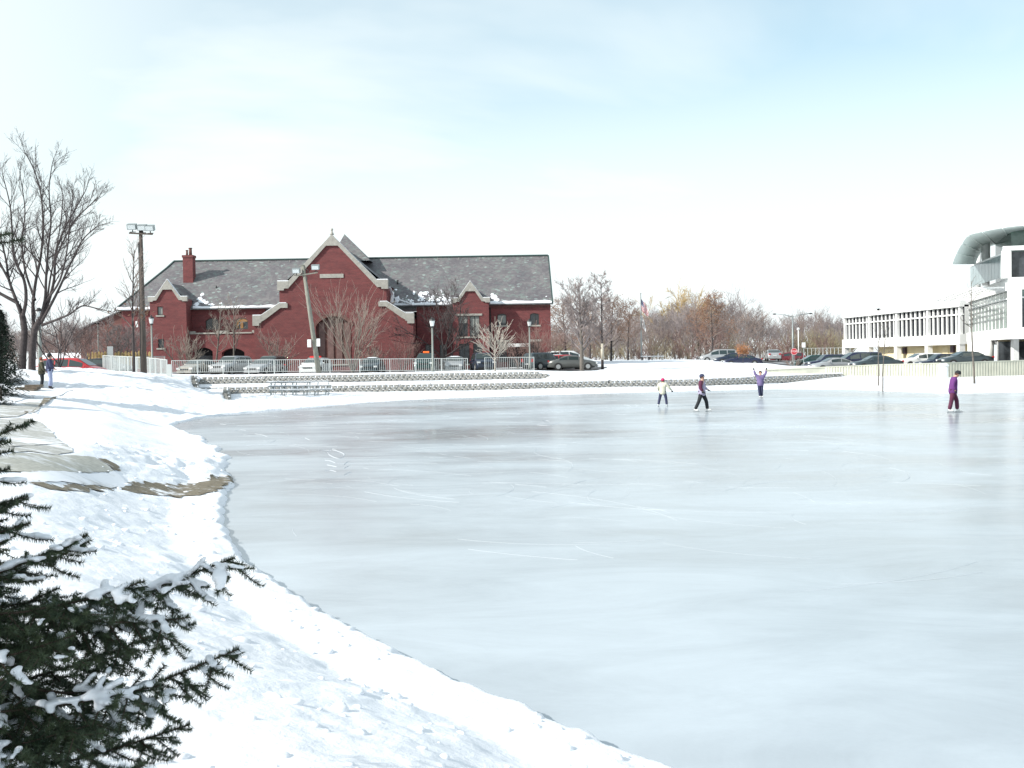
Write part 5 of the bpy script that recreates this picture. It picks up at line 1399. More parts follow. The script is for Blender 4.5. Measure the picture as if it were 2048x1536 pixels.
dgreen = ('paint_dark_green', (.012,.05,.045)); red = ('paint_red', (.42,.03,.035), 0.0); grey = ('paint_grey', (.12,.125,.12)); maroon = ('paint_maroon', (.16,.02,.03)); dblue = ('paint_dark_blue', (.02,.03,.055)); teal = ('paint_slate', (.05,.07,.08))
def lightbar(root, sec):
    m2 = MB(); m2.box(-.15,.15,-.5,.5,sec(0)[1]+.02,sec(0)[1]+.16); m2.build('light_bar', 'beacon_red', root)
def beacon(root, sec):
    m2 = MB(); m2.box(-.12,.12,-.26,.26,sec(0)[1]+.03,sec(0)[1]+.17); m2.build('beacon', 'beacon_orange', root)
car('sedan', 400, 95, -107, gold, 'champagne saloon parked leftmost behind the long white railing, nose to the pond')
car('suv', 463, 95.5, -108, silver, 'silver off-roader facing the railing, in front of the second arched doorway')
car('suv', 540, 99, -100, grey, 'dark estate half hidden behind the silver saloon in the third space')
car('sedan', 531, 94.5, -106, silver, 'silver saloon with a twin black grille, third in the row behind the railing')
car('wagon', 632, 95, -97, white, 'white patrol car with a red light bar left of the leaning pole', extra=lightbar, cat='police car', name='police_car')
car('sedan', 745, 97, -92, teal, 'low dark car with snow on its roof behind the middle of the railing', snow=True)
car('suv', 853, 96, -92, dgreen, 'dark green truck with an orange beacon on its roof', extra=beacon, cat='truck', name='parked_truck')
car('suv', 966, 98, -80, dblue, 'dark blue car seen through the gap between the two railings')
car('sedan', 910, 99, -90, silver, 'snowy silver car low behind the right end of the long railing', snow=True)
car('suv', 1089, 108.5, 40, teal, 'dark off-roader at the corner of the brick building, tail to the pond')
car('van', 1136, 117, 12, white, 'white van standing farthest back beside the brick building')
car('wagon', 1112, 112, 42, white, 'white car squeezed between the dark off-roader and the red estate')
car('wagon', 1134, 109.5, 14, red, 'red estate car behind the grey saloon')
car('sedan', 1145, 105, 0, grey, 'grey saloon in full side view behind the large bare tree')
car('van', 148, 81, 0, red, 'red minivan parked on the left behind the snowy bank', zb=1.25, group='cars parked on the left')
car('sedan', 205, 92, -8, black, 'dark saloon just right of the red minivan', zb=1.55, group='cars parked on the left')
# right car park and far side of the field
def rc(kind, px, D, hd, colour, label, zb=.78, **kw): return car(kind, px, D, hd, colour, label, zb=zb, group='cars on the right side of the field', **kw)
rc('van', 1436, 142, 178, silver, 'silver minivan at the far edge of the field behind the orange-leaved oak', 1.45)
rc('sedan', 1466, 136, 176, dblue, 'dark blue saloon behind the small orange shrub', 1.25)
rc('sedan', 1484, 133, 176, navy, 'navy saloon lowest of the dark pair by the small orange shrub', 1.0)
rc('sedan', 1546, 138, 82, silver, 'silver saloon driving away on the far road', 1.58)
rc('wagon', 1575, 150, 170, maroon, 'red car near the stop sign', 1.15)
rc('wagon', 1627, 118, 180, dgreen, 'dark green estate leftmost in the right car park')
rc('suv', 1655, 113, 184, navy, 'dark blue off-roader second from the left in the right car park', .55)
rc('sedan', 1668, 107, 184, silver, 'pale saloon mostly hidden before the dark blue off-roader', .55)
rc('van', 1714, 108, 183, navy, 'large dark minivan in the middle of the right car park')
rc('sedan', 1752, 101, 182, teal, 'dark saloon closest to the concrete wall behind the two saplings', .72)
rc('wagon', 1842, 108, 182, white, 'white estate in front of the tan garage wall', .8)
rc('suv', 1880, 104, 182, dblue, 'dark blue car between the white estate and the grey saloon', .45)
rc('sedan', 1930, 99, 181, teal, 'slate grey saloon nearest the pavilion', .98)

# ================================================================== PEOPLE
mat('skin_tone', (.52,.30,.22), rough=.55); mat('cloth_cream', (.55,.54,.44), rough=.9, var=.12, vscale=9); mat('cloth_navy', (.035,.04,.085), rough=.9, var=.2, vscale=9)
mat('cloth_black', (.018,.02,.024), rough=.9, var=.2, vscale=9); mat('cloth_pink', (.55,.03,.13), rough=.9, var=.15, vscale=20); mat('cloth_lavender', (.36,.33,.45), rough=.9, var=.12, vscale=9)
mat('cloth_violet', (.17,.13,.27), rough=.9, var=.12, vscale=9); mat('cloth_purple', (.13,.035,.17), rough=.9, var=.15, vscale=9); mat('cloth_maroon', (.09,.02,.05), rough=.9, var=.15, vscale=9)
mat('cloth_olive', (.075,.07,.045), rough=.95, var=.2, vscale=9); mat('cloth_denim', (.27,.31,.45), rough=.9, var=.12, vscale=9); mat('hair_brown', (.06,.03,.018), rough=.8, var=.3, vscale=30)
mat('hair_red', (.17,.045,.02), rough=.8, var=.3, vscale=30); mat('skate_boot', (.78,.78,.76), rough=.45); mat('shoe_dark', (.03,.02,.02), rough=.6); mat('eye_dark', (.02,.015,.01), rough=.3); mat('lip', (.35,.12,.1), rough=.5)
def skinned(name, chains, m_, parent, sub=1, mtx=None, root=0):
    """chains of (point, radius) joined where points coincide -> one smooth surface"""
    V, E, Rd = [], [], []
    def idx(p, r):
        for i, q_ in enumerate(V):
            if (Vector(q_)-Vector(p)).length < 1e-4: return i
        V.append(tuple(p)); Rd.append(r); return len(V)-1
    roots = []
    for ch in chains:
        ids = [idx(p, r) for p, r in ch]
        if ids[0] == len(V)-len(ids): roots.append(ids[0])
        for a_, b_ in zip(ids[:-1], ids[1:]): E.append((a_, b_))
    me_ = bpy.data.meshes.new(name); me_.from_pydata(V, E, [])
    o = bpy.data.objects.new(name, me_); COL.objects.link(o)
    o.modifiers.new('s', 'SKIN').use_smooth_shade = True
    sv = me_.skin_vertices[0].data
    for i, r in enumerate(Rd):
        rr_ = r if hasattr(r, '__len__') else (r, r); sv[i].radius = rr_
        sv[i].use_root = i in roots
    mo = o.modifiers.new('d', 'SUBSURF'); mo.levels = sub; mo.render_levels = sub
    bpy.context.view_layer.update()
    ev = o.evaluated_get(bpy.context.evaluated_depsgraph_get())
    nm = bpy.data.meshes.new_from_object(ev); nm.name = name
    nm.materials.clear(); nm.materials.append(MATS[m_])
    bpy.data.objects.remove(o); 
    return obj(name, nm, parent, mtx=mtx)
def person(label, px, py_feet, D, zfoot, height, heading, pose, top, legs, hat, shoes='skate', hair='hair_brown', glove=None, coat=False, lean=0.0, zb=None, sleeve=None):
    """local frame: facing -Y, scaled from a 1.7 m figure"""
    x = WX(px, D, zfoot); root = thing('person', label, 'person', (x, D, zfoot), math.radians(heading)); root.scale = (height/1.7*1.13, height/1.7*1.13, height/1.7)
    J = dict(pelvis=(0,0,.95), waist=(0,-.0-lean*.3,1.10), chest=(0,-.02-lean*.7,1.30), neck=(0,-.01-lean,1.47), jaw=(0,-.05-lean*1.35,1.56), crown=(0,-.02-lean*1.5,1.665),
             hipL=(.09,0,.90), hipR=(-.09,0,.90), kneeL=(.11,-.03,.50), kneeR=(-.11,-.03,.50), ankL=(.13,.03,.12), ankR=(-.13,.03,.12),
             shL=(.185,0-lean*.85,1.40), shR=(-.185,0-lean*.85,1.40), elL=(.26,.03-lean*.6,1.13), elR=(-.26,.03-lean*.6,1.13), wrL=(.27,-.10-lean*.5,.90), wrR=(-.27,-.10-lean*.5,.90))
    J.update(pose)
    if shoes == 'skate': lift = .0
    g = {k: Vector(v) for k, v in J.items()}
    ch = [[(g['pelvis'],(.13,.105)),(g['waist'],(.12,.10)),(g['chest'],(.145,.115)),(g['neck'],(.058,.058)),(g['jaw'],(.068,.078)),(g['crown'],(.074,.088))]]
    hands = []
    for s_ in 'LR':
        sh, el, wr = g['sh'+s_], g['el'+s_], g['wr'+s_]
        d = (wr-el).normalized(); hand = wr+d*.075
        ch.append([(g['chest'],.14),(sh,.062),(el,.042),(wr,.027),(hand,(.036,.02))])
        side = d.cross(Vector((0,1,0))); side = side.normalized() if side.length > .1 else Vector((1,0,0)); th = side if s_ == 'L' else -side
        fg = []
        for k, (off_, ln) in enumerate(((-.028,.062),(-.010,.072),(.010,.068),(.028,.05))):
            b_ = hand-d*.01+side*off_; cu = d.cross(side)*.018
            fg.append([(b_,.010),(b_+d*ln*.55+cu*.3,.009),(b_+d*ln*.9+cu*1.4,.007)])
        b_ = wr+d*.03-th*.02; fg.append([(b_,.012),(b_-th*.035+d*.03,.010),(b_-th*.05+d*.055,.008)])
        hands.append((s_, wr, hand, fg, d))
        ch.append([(g['pelvis'],.12),(g['hip'+s_],.088),(g['knee'+s_],.056),(g['ank'+s_],.038)])
    body_ch = list(ch)
    if not glove:
        for h_ in hands: body_ch += h_[3]
    b_ = skinned('body', body_ch, 'skin_tone', root)
    # clothes
    tr = []
    for s_ in 'LR': tr.append([(g['pelvis']+Vector((0,0,-.03)),(.115,.10)),(g['hip'+s_],.112),(g['knee'+s_],.082),(g['ank'+s_]+Vector((0,0,-.01)),.074)])
    skinned('trousers', tr, legs, root)
    hem = g['pelvis']+Vector((0,0,-.12 if not coat else -.24))
    jk = [[(hem,(.23,.19)),(g['pelvis']+Vector((0,0,-.02)),(.215,.175)),(g['waist'],(.20,.165)),(g['chest'],(.20,.165)),(g['neck']-Vector((0,0,.035)),(.088,.085))]]
    for h_ in hands:
        s_, wr = h_[0], h_[1]
        if sleeve and s_ == 'R':
            skinned('sleeve', [[(g['sh'+s_]+Vector((.05,0,.0)),.105),(g['sh'+s_],.106),(g['el'+s_],.088),(wr-h_[4]*.02,.062)]], sleeve, root); continue
        jk.append([(g['chest'],(.20,.165)),(g['sh'+s_],.098),(g['el'+s_],.080),(wr-h_[4]*.02,.060)])
    skinned('jacket', jk, top, root)
    if glove:
        for h_ in hands: skinned('glove', [[(h_[1]-h_[4]*.02,.042),(h_[1]+h_[4]*.03,.045),(h_[2],(.048,.03))]]+[[(p_, r_+.006) for p_, r_ in f_] for f_ in h_[3]], glove, root)
    # head details
    hd = (g['crown']-g['jaw']).normalized(); hc = g['jaw'].lerp(g['crown'], .45); fw = Vector((0,-1,0)); fw = (fw-hd*fw.dot(hd)).normalized(); sd = fw.cross(hd)
    mb = MB()
    for s_ in (-1, 1): mb.ball(hc+fw*.083+sd*s_*.03+hd*.012, .010, 6, 4)
    mb.build('eyes', 'eye_dark', root)
    mb = MB(); mb.tube([hc+fw*.080+hd*.012, hc+fw*.105-hd*.018, hc+fw*.082-hd*.026], [.006,.013,.010], 6); mb.build('nose', 'skin_tone', root)
    mb = MB(); mb.ball(hc+fw*.080-hd*.048, .02, 8, 4, 0, (1,.3,.25)); mb.build('mouth', 'lip', root)
    for s_ in (-1, 1):
        mb = MB(); mb.ball(hc+sd*s_*.082, .026, 8, 5, 0, (.4,.7,1)); mb.build('ear', 'skin_tone', root)
    R3 = Matrix((sd, -fw, hd)).transposed()
    mb = MB(); mb.ball(hc+hd*.035-fw*.018, .103, 14, 10, 0, (.93,1.0,1.02), R3)
    mb.f = [f for f in mb.f if not ((sum((Vector(mb.v[i]) for i in f), Vector())/len(f)-hc).dot(fw) > .035 and (sum((Vector(mb.v[i]) for i in f), Vector())/len(f)-hc).dot(hd) < .065)]
    mb.m = [0]*len(mb.f); mb.sm = [True]*len(mb.f); mb.build('hair', hair, root)
    if hat:
        mb = MB(); n_ = 16; prf = [(.106,.03),(.112,.035),(.113,.065),(.104,.075),(.098,.11),(.07,.148),(.03,.165),(.0,.168)]
        V = [R3 @ Vector((r_*math.cos(2*PI*k/n_)*.95, r_*math.sin(2*PI*k/n_), z_))+hc-fw*.01-hd*.0 for r_, z_ in prf for k in range(n_)]
        mb.add(V, [(i*n_+k, i*n_+(k+1)%n_, (i+1)*n_+(k+1)%n_, (i+1)*n_+k) for i in range(len(prf)-1) for k in range(n_)], 0, True)
        ht = mb.build('hat', hat, root)
    for s_ in 'LR':
        an = g['ank'+s_]; z0 = 0.0 if shoes != 'skate' else .06
        zl = an.z-.12
        fr_ = [[(Vector((an.x,an.y,an.z+.06)),.052),(Vector((an.x,an.y+.01,zl+z0+.04)),(.042,.045)),(Vector((an.x+(.02 if s_=='L' else -.02),an.y-.16,zl+z0+.028)),(.038,.028))]]
        bt = skinned('skate' if shoes == 'skate' else 'shoe', fr_, 'skate_boot' if shoes == 'skate' else 'shoe_dark', root)
        if shoes == 'skate':
            mb = MB(); mb.box(an.x-.004,an.x+.004,an.y-.20,an.y+.08,zl,zl+.045); mb.box(an.x-.008,an.x+.008,an.y-.15,an.y-.12,zl+.045,zl+.07); mb.box(an.x-.008,an.x+.008,an.y+.02,an.y+.05,zl+.045,zl+.07); mb.build('blade', 'aluminium', bt)
    return root
person('skating child in a bright pink hat, cream jacket and dark trousers', 1326, 813, 51, 0, 1.31, 160,
       dict(hipL=(.10,0,.88),kneeL=(.19,-.05,.50),ankL=(.25,.03,.12),kneeR=(-.17,-.02,.50),ankR=(-.22,.04,.12),elR=(-.36,-.02,1.15),wrR=(-.46,-.16,.98),elL=(.27,.02,1.14),wrL=(.22,-.14,.96)),
       'cloth_cream','cloth_navy','cloth_pink', glove='cloth_black', coat=True)
person('skater in a lavender jacket with a dark sleeve, dark hat and black trousers, legs apart', 1404, 824, 45.7, 0, 1.56, 70,
       dict(kneeL=(.13,-.16,.50),ankL=(.15,-.20,.12),kneeR=(-.12,.10,.50),ankR=(-.14,.26,.12),elL=(.25,-.06,1.13),wrL=(.20,-.22,1.02),elR=(-.25,.02,1.13),wrR=(-.22,-.10,.95)),
       'cloth_lavender','cloth_black','cloth_navy', glove='cloth_black', coat=True, sleeve='cloth_maroon')
person('farthest skater in a violet jacket holding both arms raised', 1521, 796, 59.4, 0, 1.47, 0,
       dict(elL=(.30,-.02,1.52),wrL=(.33,-.04,1.80),elR=(-.30,-.02,1.52),wrR=(-.36,-.04,1.80),shL=(.19,0,1.43),shR=(-.19,0,1.43),kneeL=(.07,-.03,.50),ankL=(.08,.03,.12),kneeR=(-.08,-.05,.50),ankR=(-.04,-.04,.12)),
       'cloth_violet','cloth_navy',None, glove='cloth_black', hair='hair_brown', coat=True)
person('skater in purple jacket and maroon trousers with dark hat, looking down on the right', 1906, 826, 42.3, 0, 1.62, 75,
       dict(kneeL=(.09,-.14,.50),ankL=(.10,-.16,.12),kneeR=(-.10,.06,.50),ankR=(-.11,.14,.12),elL=(.23,.02,1.13),wrL=(.20,-.10,.92),elR=(-.23,.04,1.13),wrR=(-.2,-.06,.90),jaw=(0,-.15,1.53),crown=(0,-.19,1.63)),
       'cloth_purple','cloth_maroon','cloth_black', glove='cloth_black', coat=True, lean=.05)
pz1, pz2 = 1.19, 1.19
person('standing person with reddish hair in a long olive coat at the left path', 84, 777, 57, pz1, 1.64, 115,
       dict(elL=(.24,-.05,1.13),wrL=(.2,-.2,.98),elR=(-.25,-.05,1.13),wrR=(-.2,-.2,.92)), 'cloth_olive','cloth_black', None, shoes='shoe', hair='hair_red', coat=True)
person('standing person in dark cap, navy jacket and pale jeans at the left path', 100, 778, 56.6, pz2, 1.80, 120,
       dict(elL=(.25,-.04,1.13),wrL=(.18,-.2,1.0),elR=(-.26,-.02,1.13),wrR=(-.2,-.18,1.0),kneeL=(.12,-.06,.5),ankL=(.13,-.06,.12)), 'cloth_navy','cloth_denim','cloth_black', shoes='shoe')
# one small bird above the white building
b_ = W(1757, 620, 100); bd = thing('bird', 'small dark bird flying above the far end of the white building', 'bird', b_)
mb = MB(); mb.ball((0,0,0), .09, 8, 6, 0, (1.9,.7,.7)); mb.ball((.17,0,.03), .05, 6, 5); mb.add([(.2,.01,.03),(.2,-.01,.03),(.26,0,.02)], [(0,1,2)]); mb.build('body', 'cloth_black', bd)
for s_ in (-1, 1):
    mb = MB(); mb.add([(.06,s_*.05,.03),(-.08,s_*.05,.03),(-.14,s_*.3,.12),(0,s_*.32,.13),(.06,s_*.045,.0),(-.08,s_*.045,.0)], [(0,1,2,3) if s_ > 0 else (3,2,1,0),(4,5,2,3) if s_ < 0 else (3,2,5,4)]); mb.build('wing', 'cloth_black', bd)
# ================================================================== TREES
mat('bark_dark', (.055,.045,.045), rough=.95, var=.3, vscale=6, bump=.5, bscale=15)
mat('bark_grey', (.13,.115,.10), rough=.95, var=.25, vscale=6, bump=.4, bscale=15)
mat('bark_pale', (.34,.31,.27), rough=.9, var=.15, vscale=6)
mat('twig_grey', (.235,.20,.195), rough=.95, var=.15, vscale=2)  # grey, brown and red twigs lightened in place of haze on distant trees
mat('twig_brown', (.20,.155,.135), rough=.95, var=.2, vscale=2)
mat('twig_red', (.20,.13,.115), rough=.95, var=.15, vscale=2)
mat('twig_olive', (.24,.205,.13), rough=.95, var=.2, vscale=2)
mat('willow_twig', (.36,.26,.12), rough=.9, var=.15, vscale=2)
mat('twig_light', (.25,.215,.185), rough=.95, var=.15, vscale=2)
mat('dead_leaf', (.27,.145,.085), rough=.8, col2=(.20,.11,.07), vscale=1.5)
mat('conifer', (.022,.038,.022), rough=.8, var=.4, vscale=4)
mat('leaf_bright', (.50,.22,.09), rough=.8, col2=(.38,.18,.08), vscale=3)
def perp(d, rnd):
    a = d.orthogonal().normalized(); b = d.cross(a); t = rnd.uniform(0, 2*PI)
    return a*math.cos(t)+b*math.sin(t)
class TreeGen:
    def __init__(s, seed): s.r = random.Random(seed); s.tr = MB(); s.cr = MB(); s.tips = []
    def limb(s, p, d, L, r, lev, maxlev, cfg):
        rnd = s.r; n = 6 if lev == 0 else (5 if lev < maxlev else 3)
        pts, rad, dirs = [p.copy()], [r], [d.copy()]
        end = cfg.get('taper', .35) if lev < maxlev else .5
        for i in range(n):
            up = cfg.get('up', .08)*(1 if lev else 0); w_ = cfg.get('wander', .16)*(1+.25*lev)
            d = (d+Vector((rnd.gauss(0, w_), rnd.gauss(0, w_), rnd.gauss(0, w_*.6)+up-cfg.get('droop', 0)*(lev >= 2)))).normalized() if (lev or cfg.get('crook')) else (d+Vector((rnd.gauss(0,.03), rnd.gauss(0,.03), .06))).normalized()
            p = p+d*(L/n); pts.append(p.copy()); dirs.append(d.copy()); rad.append(max(cfg['rmin'], r*(1-(1-end)*(i+1)/n)))
        tgt = s.tr if lev == 0 else s.cr
        tgt.tube(pts, rad, 10 if lev == 0 else (6 if lev == 1 else (4 if lev == 2 else 3)), caps=(lev == 0), smooth=lev < 2)
        if lev >= maxlev: s.tips.append((pts[-1], d)); s.tips.append((pts[len(pts)//2], d)); return
        nc = cfg['kids'][lev]; t0 = cfg['start'][min(lev, len(cfg['start'])-1)]
        for k in range(nc):
            t = t0+(1-t0)*(k+rnd.uniform(.1,.9))/nc
            f = t*n; i = min(n-1, int(f)); q = pts[i].lerp(pts[i+1], f-i); dd = dirs[i+1]
            lo, hi = cfg['angle'][min(lev, len(cfg['angle'])-1)]; a = math.radians(rnd.uniform(lo, hi))
            if lev == 0:
                az = 2.4*k+rnd.uniform(-.4,.4); ax = dd.orthogonal().normalized(); ax = Matrix.Rotation(az, 3, dd) @ ax
            else: ax = perp(dd, rnd)
            nd = (dd*math.cos(a)+ax*math.sin(a)).normalized()
            nd.z = nd.z+cfg.get('lift', .10)*(lev > 0); nd.normalize()
            sh = cfg['shape'](t) if lev == 0 else (1-.45*(t-t0)/(1-t0+1e-6))
            ll = L*cfg['len'][min(lev, len(cfg['len'])-1)]*sh*rnd.uniform(.8,1.15)
            rr = max(cfg['rmin'], min(rad[i]*.75, r*cfg.get('rk', .5)*(.75+.35*rnd.random())))
            s.limb(q, nd, ll, rr, lev+1, maxlev, cfg)
        if lev and lev < maxlev: s.limb(pts[-1], d, L*.45, rad[-1], maxlev, maxlev, cfg)
def tree_parts(seed, H, cfg, maxlev=4):
    g = TreeGen(seed); g.limb(Vector((0,0,-.3)), Vector((0,0,1)), H*cfg['trunk'], cfg['r'], 0, maxlev, cfg); return g
def leaves_mesh(tips, n, size, rnd, m_, lo=None):
    mb = MB()
    for _ in range(n):
        p, d = rnd.choice(tips)
        if lo and p.z > lo*(.6+.8*rnd.random()): continue
        c = p+Vector((rnd.gauss(0,.22), rnd.gauss(0,.22), rnd.gauss(0,.22)))
        a = Vector((rnd.gauss(0,1), rnd.gauss(0,1), rnd.gauss(0,1))).normalized(); b = a.orthogonal().normalized(); s_ = size*rnd.uniform(.6,1.3)
        mb.add([c-a*s_, c-b*s_*.5, c+a*s_, c+b*s_*.5], [(0,1,2,3)])
    return mb
def make_tree(name, label, cat, loc, g, mt, mc, group=None, rz=0.0, sc_=1.0, leaves=None, lm='dead_leaf'):
    root = thing(name, label, cat, loc, rz, group); root.scale = (sc_,)*3
    if g.tr.v: g.tr.build('trunk', mt, root)
    cr = g.cr.build('crown', mc, root)
    if leaves: leaves.build('leaves', lm, cr, kind='stuff')
    return root
ELM = dict(trunk=.30, r=.30, kids=[7,6,6,5], start=[.55,.25,.2,.2], angle=[(14,38),(22,45),(25,50),(25,55)], len=[2.1,.55,.52,.55], shape=lambda t: 1.0, rmin=.010, up=.07, wander=.11, rk=.52)
LEAD = dict(trunk=.97, r=.2, kids=[34,6,5,4], start=[.20,.2,.2,.2], angle=[(48,66),(28,48),(28,50),(25,50)], len=[.36,.45,.5,.55], shape=lambda t: 1.15-.78*t, rmin=.009, up=.07, wander=.10, rk=.42, taper=.12)
SPREAD = dict(trunk=.34, r=.17, kids=[8,6,6,4], start=[.5,.25,.2,.2], angle=[(30,60),(25,50),(25,50),(25,50)], len=[1.45,.55,.5,.5], shape=lambda t: 1.0, rmin=.011, up=.06, wander=.12, rk=.5)
YOUNG = dict(trunk=.97, r=.09, kids=[13,5,4], start=[.33,.2,.2], angle=[(22,42),(22,45),(25,50)], len=[.28,.5,.5], shape=lambda t: 1.1-.7*t, rmin=.007, up=.05, wander=.10, rk=.4, taper=.2)
SHRUB = dict(trunk=.06, r=.07, kids=[10,5,5,4], start=[.2,.25,.2,.2], angle=[(10,50),(18,40),(20,45),(22,45)], len=[11,.5,.5,.5], shape=lambda t: 1.0, rmin=.010, up=.05, wander=.09, rk=.6)
def gx(px, D): x = WX(px, D, 1.5); return (x, D, gz(x, D)-.05)
# big bare tree on the left: two trunks from one foot
g = TreeGen(14)
cfgA = dict(ELM, kids=[7,5,6,6], rmin=.0052, len=[1,.5,.48,.5], taper=.3, up=.05, wander=.10, lift=.20, rk=.5, start=[.3,.2,.2,.2], angle=[(25,50),(22,48),(25,50),(25,52)])
def guided(g, pl, r0, r1, kids, L0, t0=.25):
    """limb led through photo pixels at given distances; side branches are grown"""
    C = [W(*p)-Vector((BX, 62, BZ)) for p in pl]; P = []
    for i in range(len(C)-1):
        a0, a1, a2, a3 = C[max(i-1,0)], C[i], C[i+1], C[min(i+2, len(C)-1)]
        for k in range(4):
            t = k/4; P.append(.5*((2*a1)+(a2-a0)*t+(2*a0-5*a1+4*a2-a3)*t*t+(3*a1-a0-3*a2+a3)*t**3))
    P.append(C[-1]); n = len(P)-1
    R_ = [r0+(r1-r0)*(i/n)**.8 for i in range(n+1)]
    (g.tr if r0 > .2 else g.cr).tube(P, R_, 12 if r0 > .2 else 8, caps=False)
    for k in range(kids):
        t = t0+(1-t0)*(k+g.r.random())/kids; f = t*n; i = min(n-1, int(f)); q = P[i].lerp(P[i+1], f-i); dd = (P[i+1]-P[i]).normalized()
        a = math.radians(g.r.uniform(24, 52)); nd = (dd*math.cos(a)+perp(dd, g.r)*math.sin(a)); nd.z += .18; nd.normalize()
        g.limb(q, nd, L0*(1.15-.6*t)*g.r.uniform(.7,1.2), min(R_[i]*.6, .012+.013*L0), 2, 4, cfgA)
    g.limb(P[-1], (P[-1]-P[-2]).normalized(), L0*.5, R_[-1], 2, 4, cfgA)
BX = WX(58,62,2.1); BZ = gz(BX, 62)-.05
guided(g, [(44,742,62),(46,700,62),(49,660,62),(44,630,62)], .225, .16, 0, 1)
guided(g, [(64,744,62),(65,700,62),(70,660,62),(80,640,62)], .215, .155, 0, 1)
for pl, r0, L0, kids in [
  ([(44,632,62),(32,600,62),(18,560,62.6),(12,520,63),(0,470,63.5),(-12,410,64)], .13, 2.6, 13),
  ([(45,634,62),(52,600,61.5),(48,560,61),(28,515,60.5),(24,460,60),(20,410,60),(8,360,60)], .12, 2.5, 13),
  ([(36,606,62),(-10,580,62),(-50,540,61.5),(-85,480,61)], .12, 2.8, 12),
  ([(18,560,62.5),(-12,500,63),(-30,430,64),(-40,370,64)], .08, 2.4, 10),
  ([(68,664,62),(66,610,62.3),(72,560,62.6),(82,510,63),(86,450,63.2),(82,390,63.5),(68,340,63.6),(50,305,63.5)], .12, 2.3, 15),
  ([(80,642,62),(90,600,61.8),(92,560,61.5),(96,500,61),(102,440,61),(98,380,60.6),(104,330,60.5)], .11, 2.2, 14),
  ([(81,644,62),(98,600,62),(108,560,62.2),(112,505,62.5),(128,460,62.8),(150,420,63),(172,380,63)], .12, 2.4, 15),
  ([(82,646,62),(112,590,61.6),(140,530,61),(165,480,60.5),(196,452,60)], .10, 2.0, 14),
  ([(110,520,62.4),(128,480,61.5),(150,440,61),(178,412,60.7),(196,395,60.5)], .06, 1.7, 11),
  ([(84,650,62),(112,640,61.7),(140,628,61.3),(164,612,61),(190,616,60.6),(214,622,60.4)], .085, 1.3, 11),
  ([(94,600,61.8),(120,560,60),(134,500,59),(140,440,58.5),(146,400,58.5)], .07, 1.9, 10),
  ([(70,600,62.2),(50,540,64),(44,480,65),(50,420,66),(40,350,66)], .08, 2.2, 12),
  ([(92,620,62),(100,560,64),(112,500,65.5),(122,440,66),(126,390,66)], .07, 1.9, 10)]:
    guided(g, pl, r0, .022, kids, L0)
make_tree('bare_tree', 'largest bare tree, twin trunks rising on the snowy bank at the left edge', 'tree', (BX,62,BZ), g, 'bark_dark', 'bark_dark')
g = tree_parts(3, 8.3, dict(YOUNG, r=.10, kids=[16,5,4]), 3)
lv = leaves_mesh([t_ for t_ in g.tips if t_[0].z < 4.2], 40, .10, random.Random(2), 'dead_leaf')
make_tree('young_tree', 'slim dark-trunked young tree just left of the tall floodlight pole', 'tree', gx(268,67), g, 'bark_dark', 'twig_brown', leaves=lv)
g = tree_parts(5, 5.2, dict(SPREAD, r=.13, kids=[5,5,5,4], trunk=.12, start=[.2,.25,.2], angle=[(15,50),(25,50),(25,50)], len=[6.2,.55,.5,.5]), 3)
make_tree('bare_tree', 'low many-stemmed bare tree in front of the red minivan', 'tree', gx(119,68), g, 'bark_dark', 'bark_dark')
# ornamental trees along the front of the brick building
def orn(px, D, H, cfg, seed, label, mt='bark_grey', mc='twig_light', name='ornamental_tree', lev=3, grp=None, sc_=1.0, leaves=None):
    g = tree_parts(seed, H, cfg, lev); x = WX(px, D, 1.3)
    return make_tree(name, label, 'tree', (x, D, gz(x, D)-.02), g, mt, mc, group=grp, leaves=leaves)
CRAB = dict(SPREAD, trunk=.20, r=.14, kids=[9,6,5,4], start=[.55,.2,.2,.2], angle=[(22,60),(25,50),(25,50),(25,50)], len=[3.2,.55,.5,.5], rmin=.012)
orn(374, 103, 4.6, CRAB, 21, 'spreading pale crab apple left of the first arched doorway')
orn(432, 108, 7.2, dict(YOUNG, r=.12, kids=[15,5,5], len=[.36,.5,.5], angle=[(30,55),(25,45),(25,50)]), 22, 'slender bare tree between the two arched doorways')
orn(466, 107, 7.6, dict(YOUNG, r=.12, kids=[16,5,5], len=[.36,.5,.5], angle=[(30,55),(25,45),(25,50)]), 23, 'slender bare tree before the orange upper window')
orn(548, 104, 4.8, CRAB, 24, 'rounded bare crab apple under the left shoulder of the gable', mc='twig_brown')
orn(706, 104, 8.2, dict(SHRUB, r=.09, kids=[12,6,5,4], len=[13.5,.5,.5,.5], angle=[(6,34),(15,35),(20,40),(22,45)]), 25, 'tall bare multi-stem tree in front of the arched gable window', lev=3)
orn(745, 106, 3.6, dict(SHRUB, len=[12,.5,.5,.5]), 29, 'low bare shrub right of the arched gable window')
orn(803, 106, 3.9, dict(SHRUB, len=[13,.5,.5,.5]), 26, 'low reddish bare shrub at the right corner of the gable', mc='twig_red')
orn(888, 105, 9.2, dict(SPREAD, r=.16, kids=[9,6,6,5], trunk=.30, len=[1.9,.55,.5,.5], rmin=.012), 27, 'dark spreading bare tree filling the corner right of the gable', mt='bark_dark', mc='bark_dark', lev=4)
orn(990, 81.8, 4.6, dict(LEAD, trunk=.62, r=.075, kids=[22,5,4,3], start=[.36,.2,.2], angle=[(34,62),(22,42),(25,45)], len=[.72,.42,.45], shape=lambda t: 1.05-.42*t, rmin=.013, up=.02, wander=.05, rk=.45), 28, 'pale young tree with upswept branches between the two white railings', mt='bark_pale', mc='bark_pale')
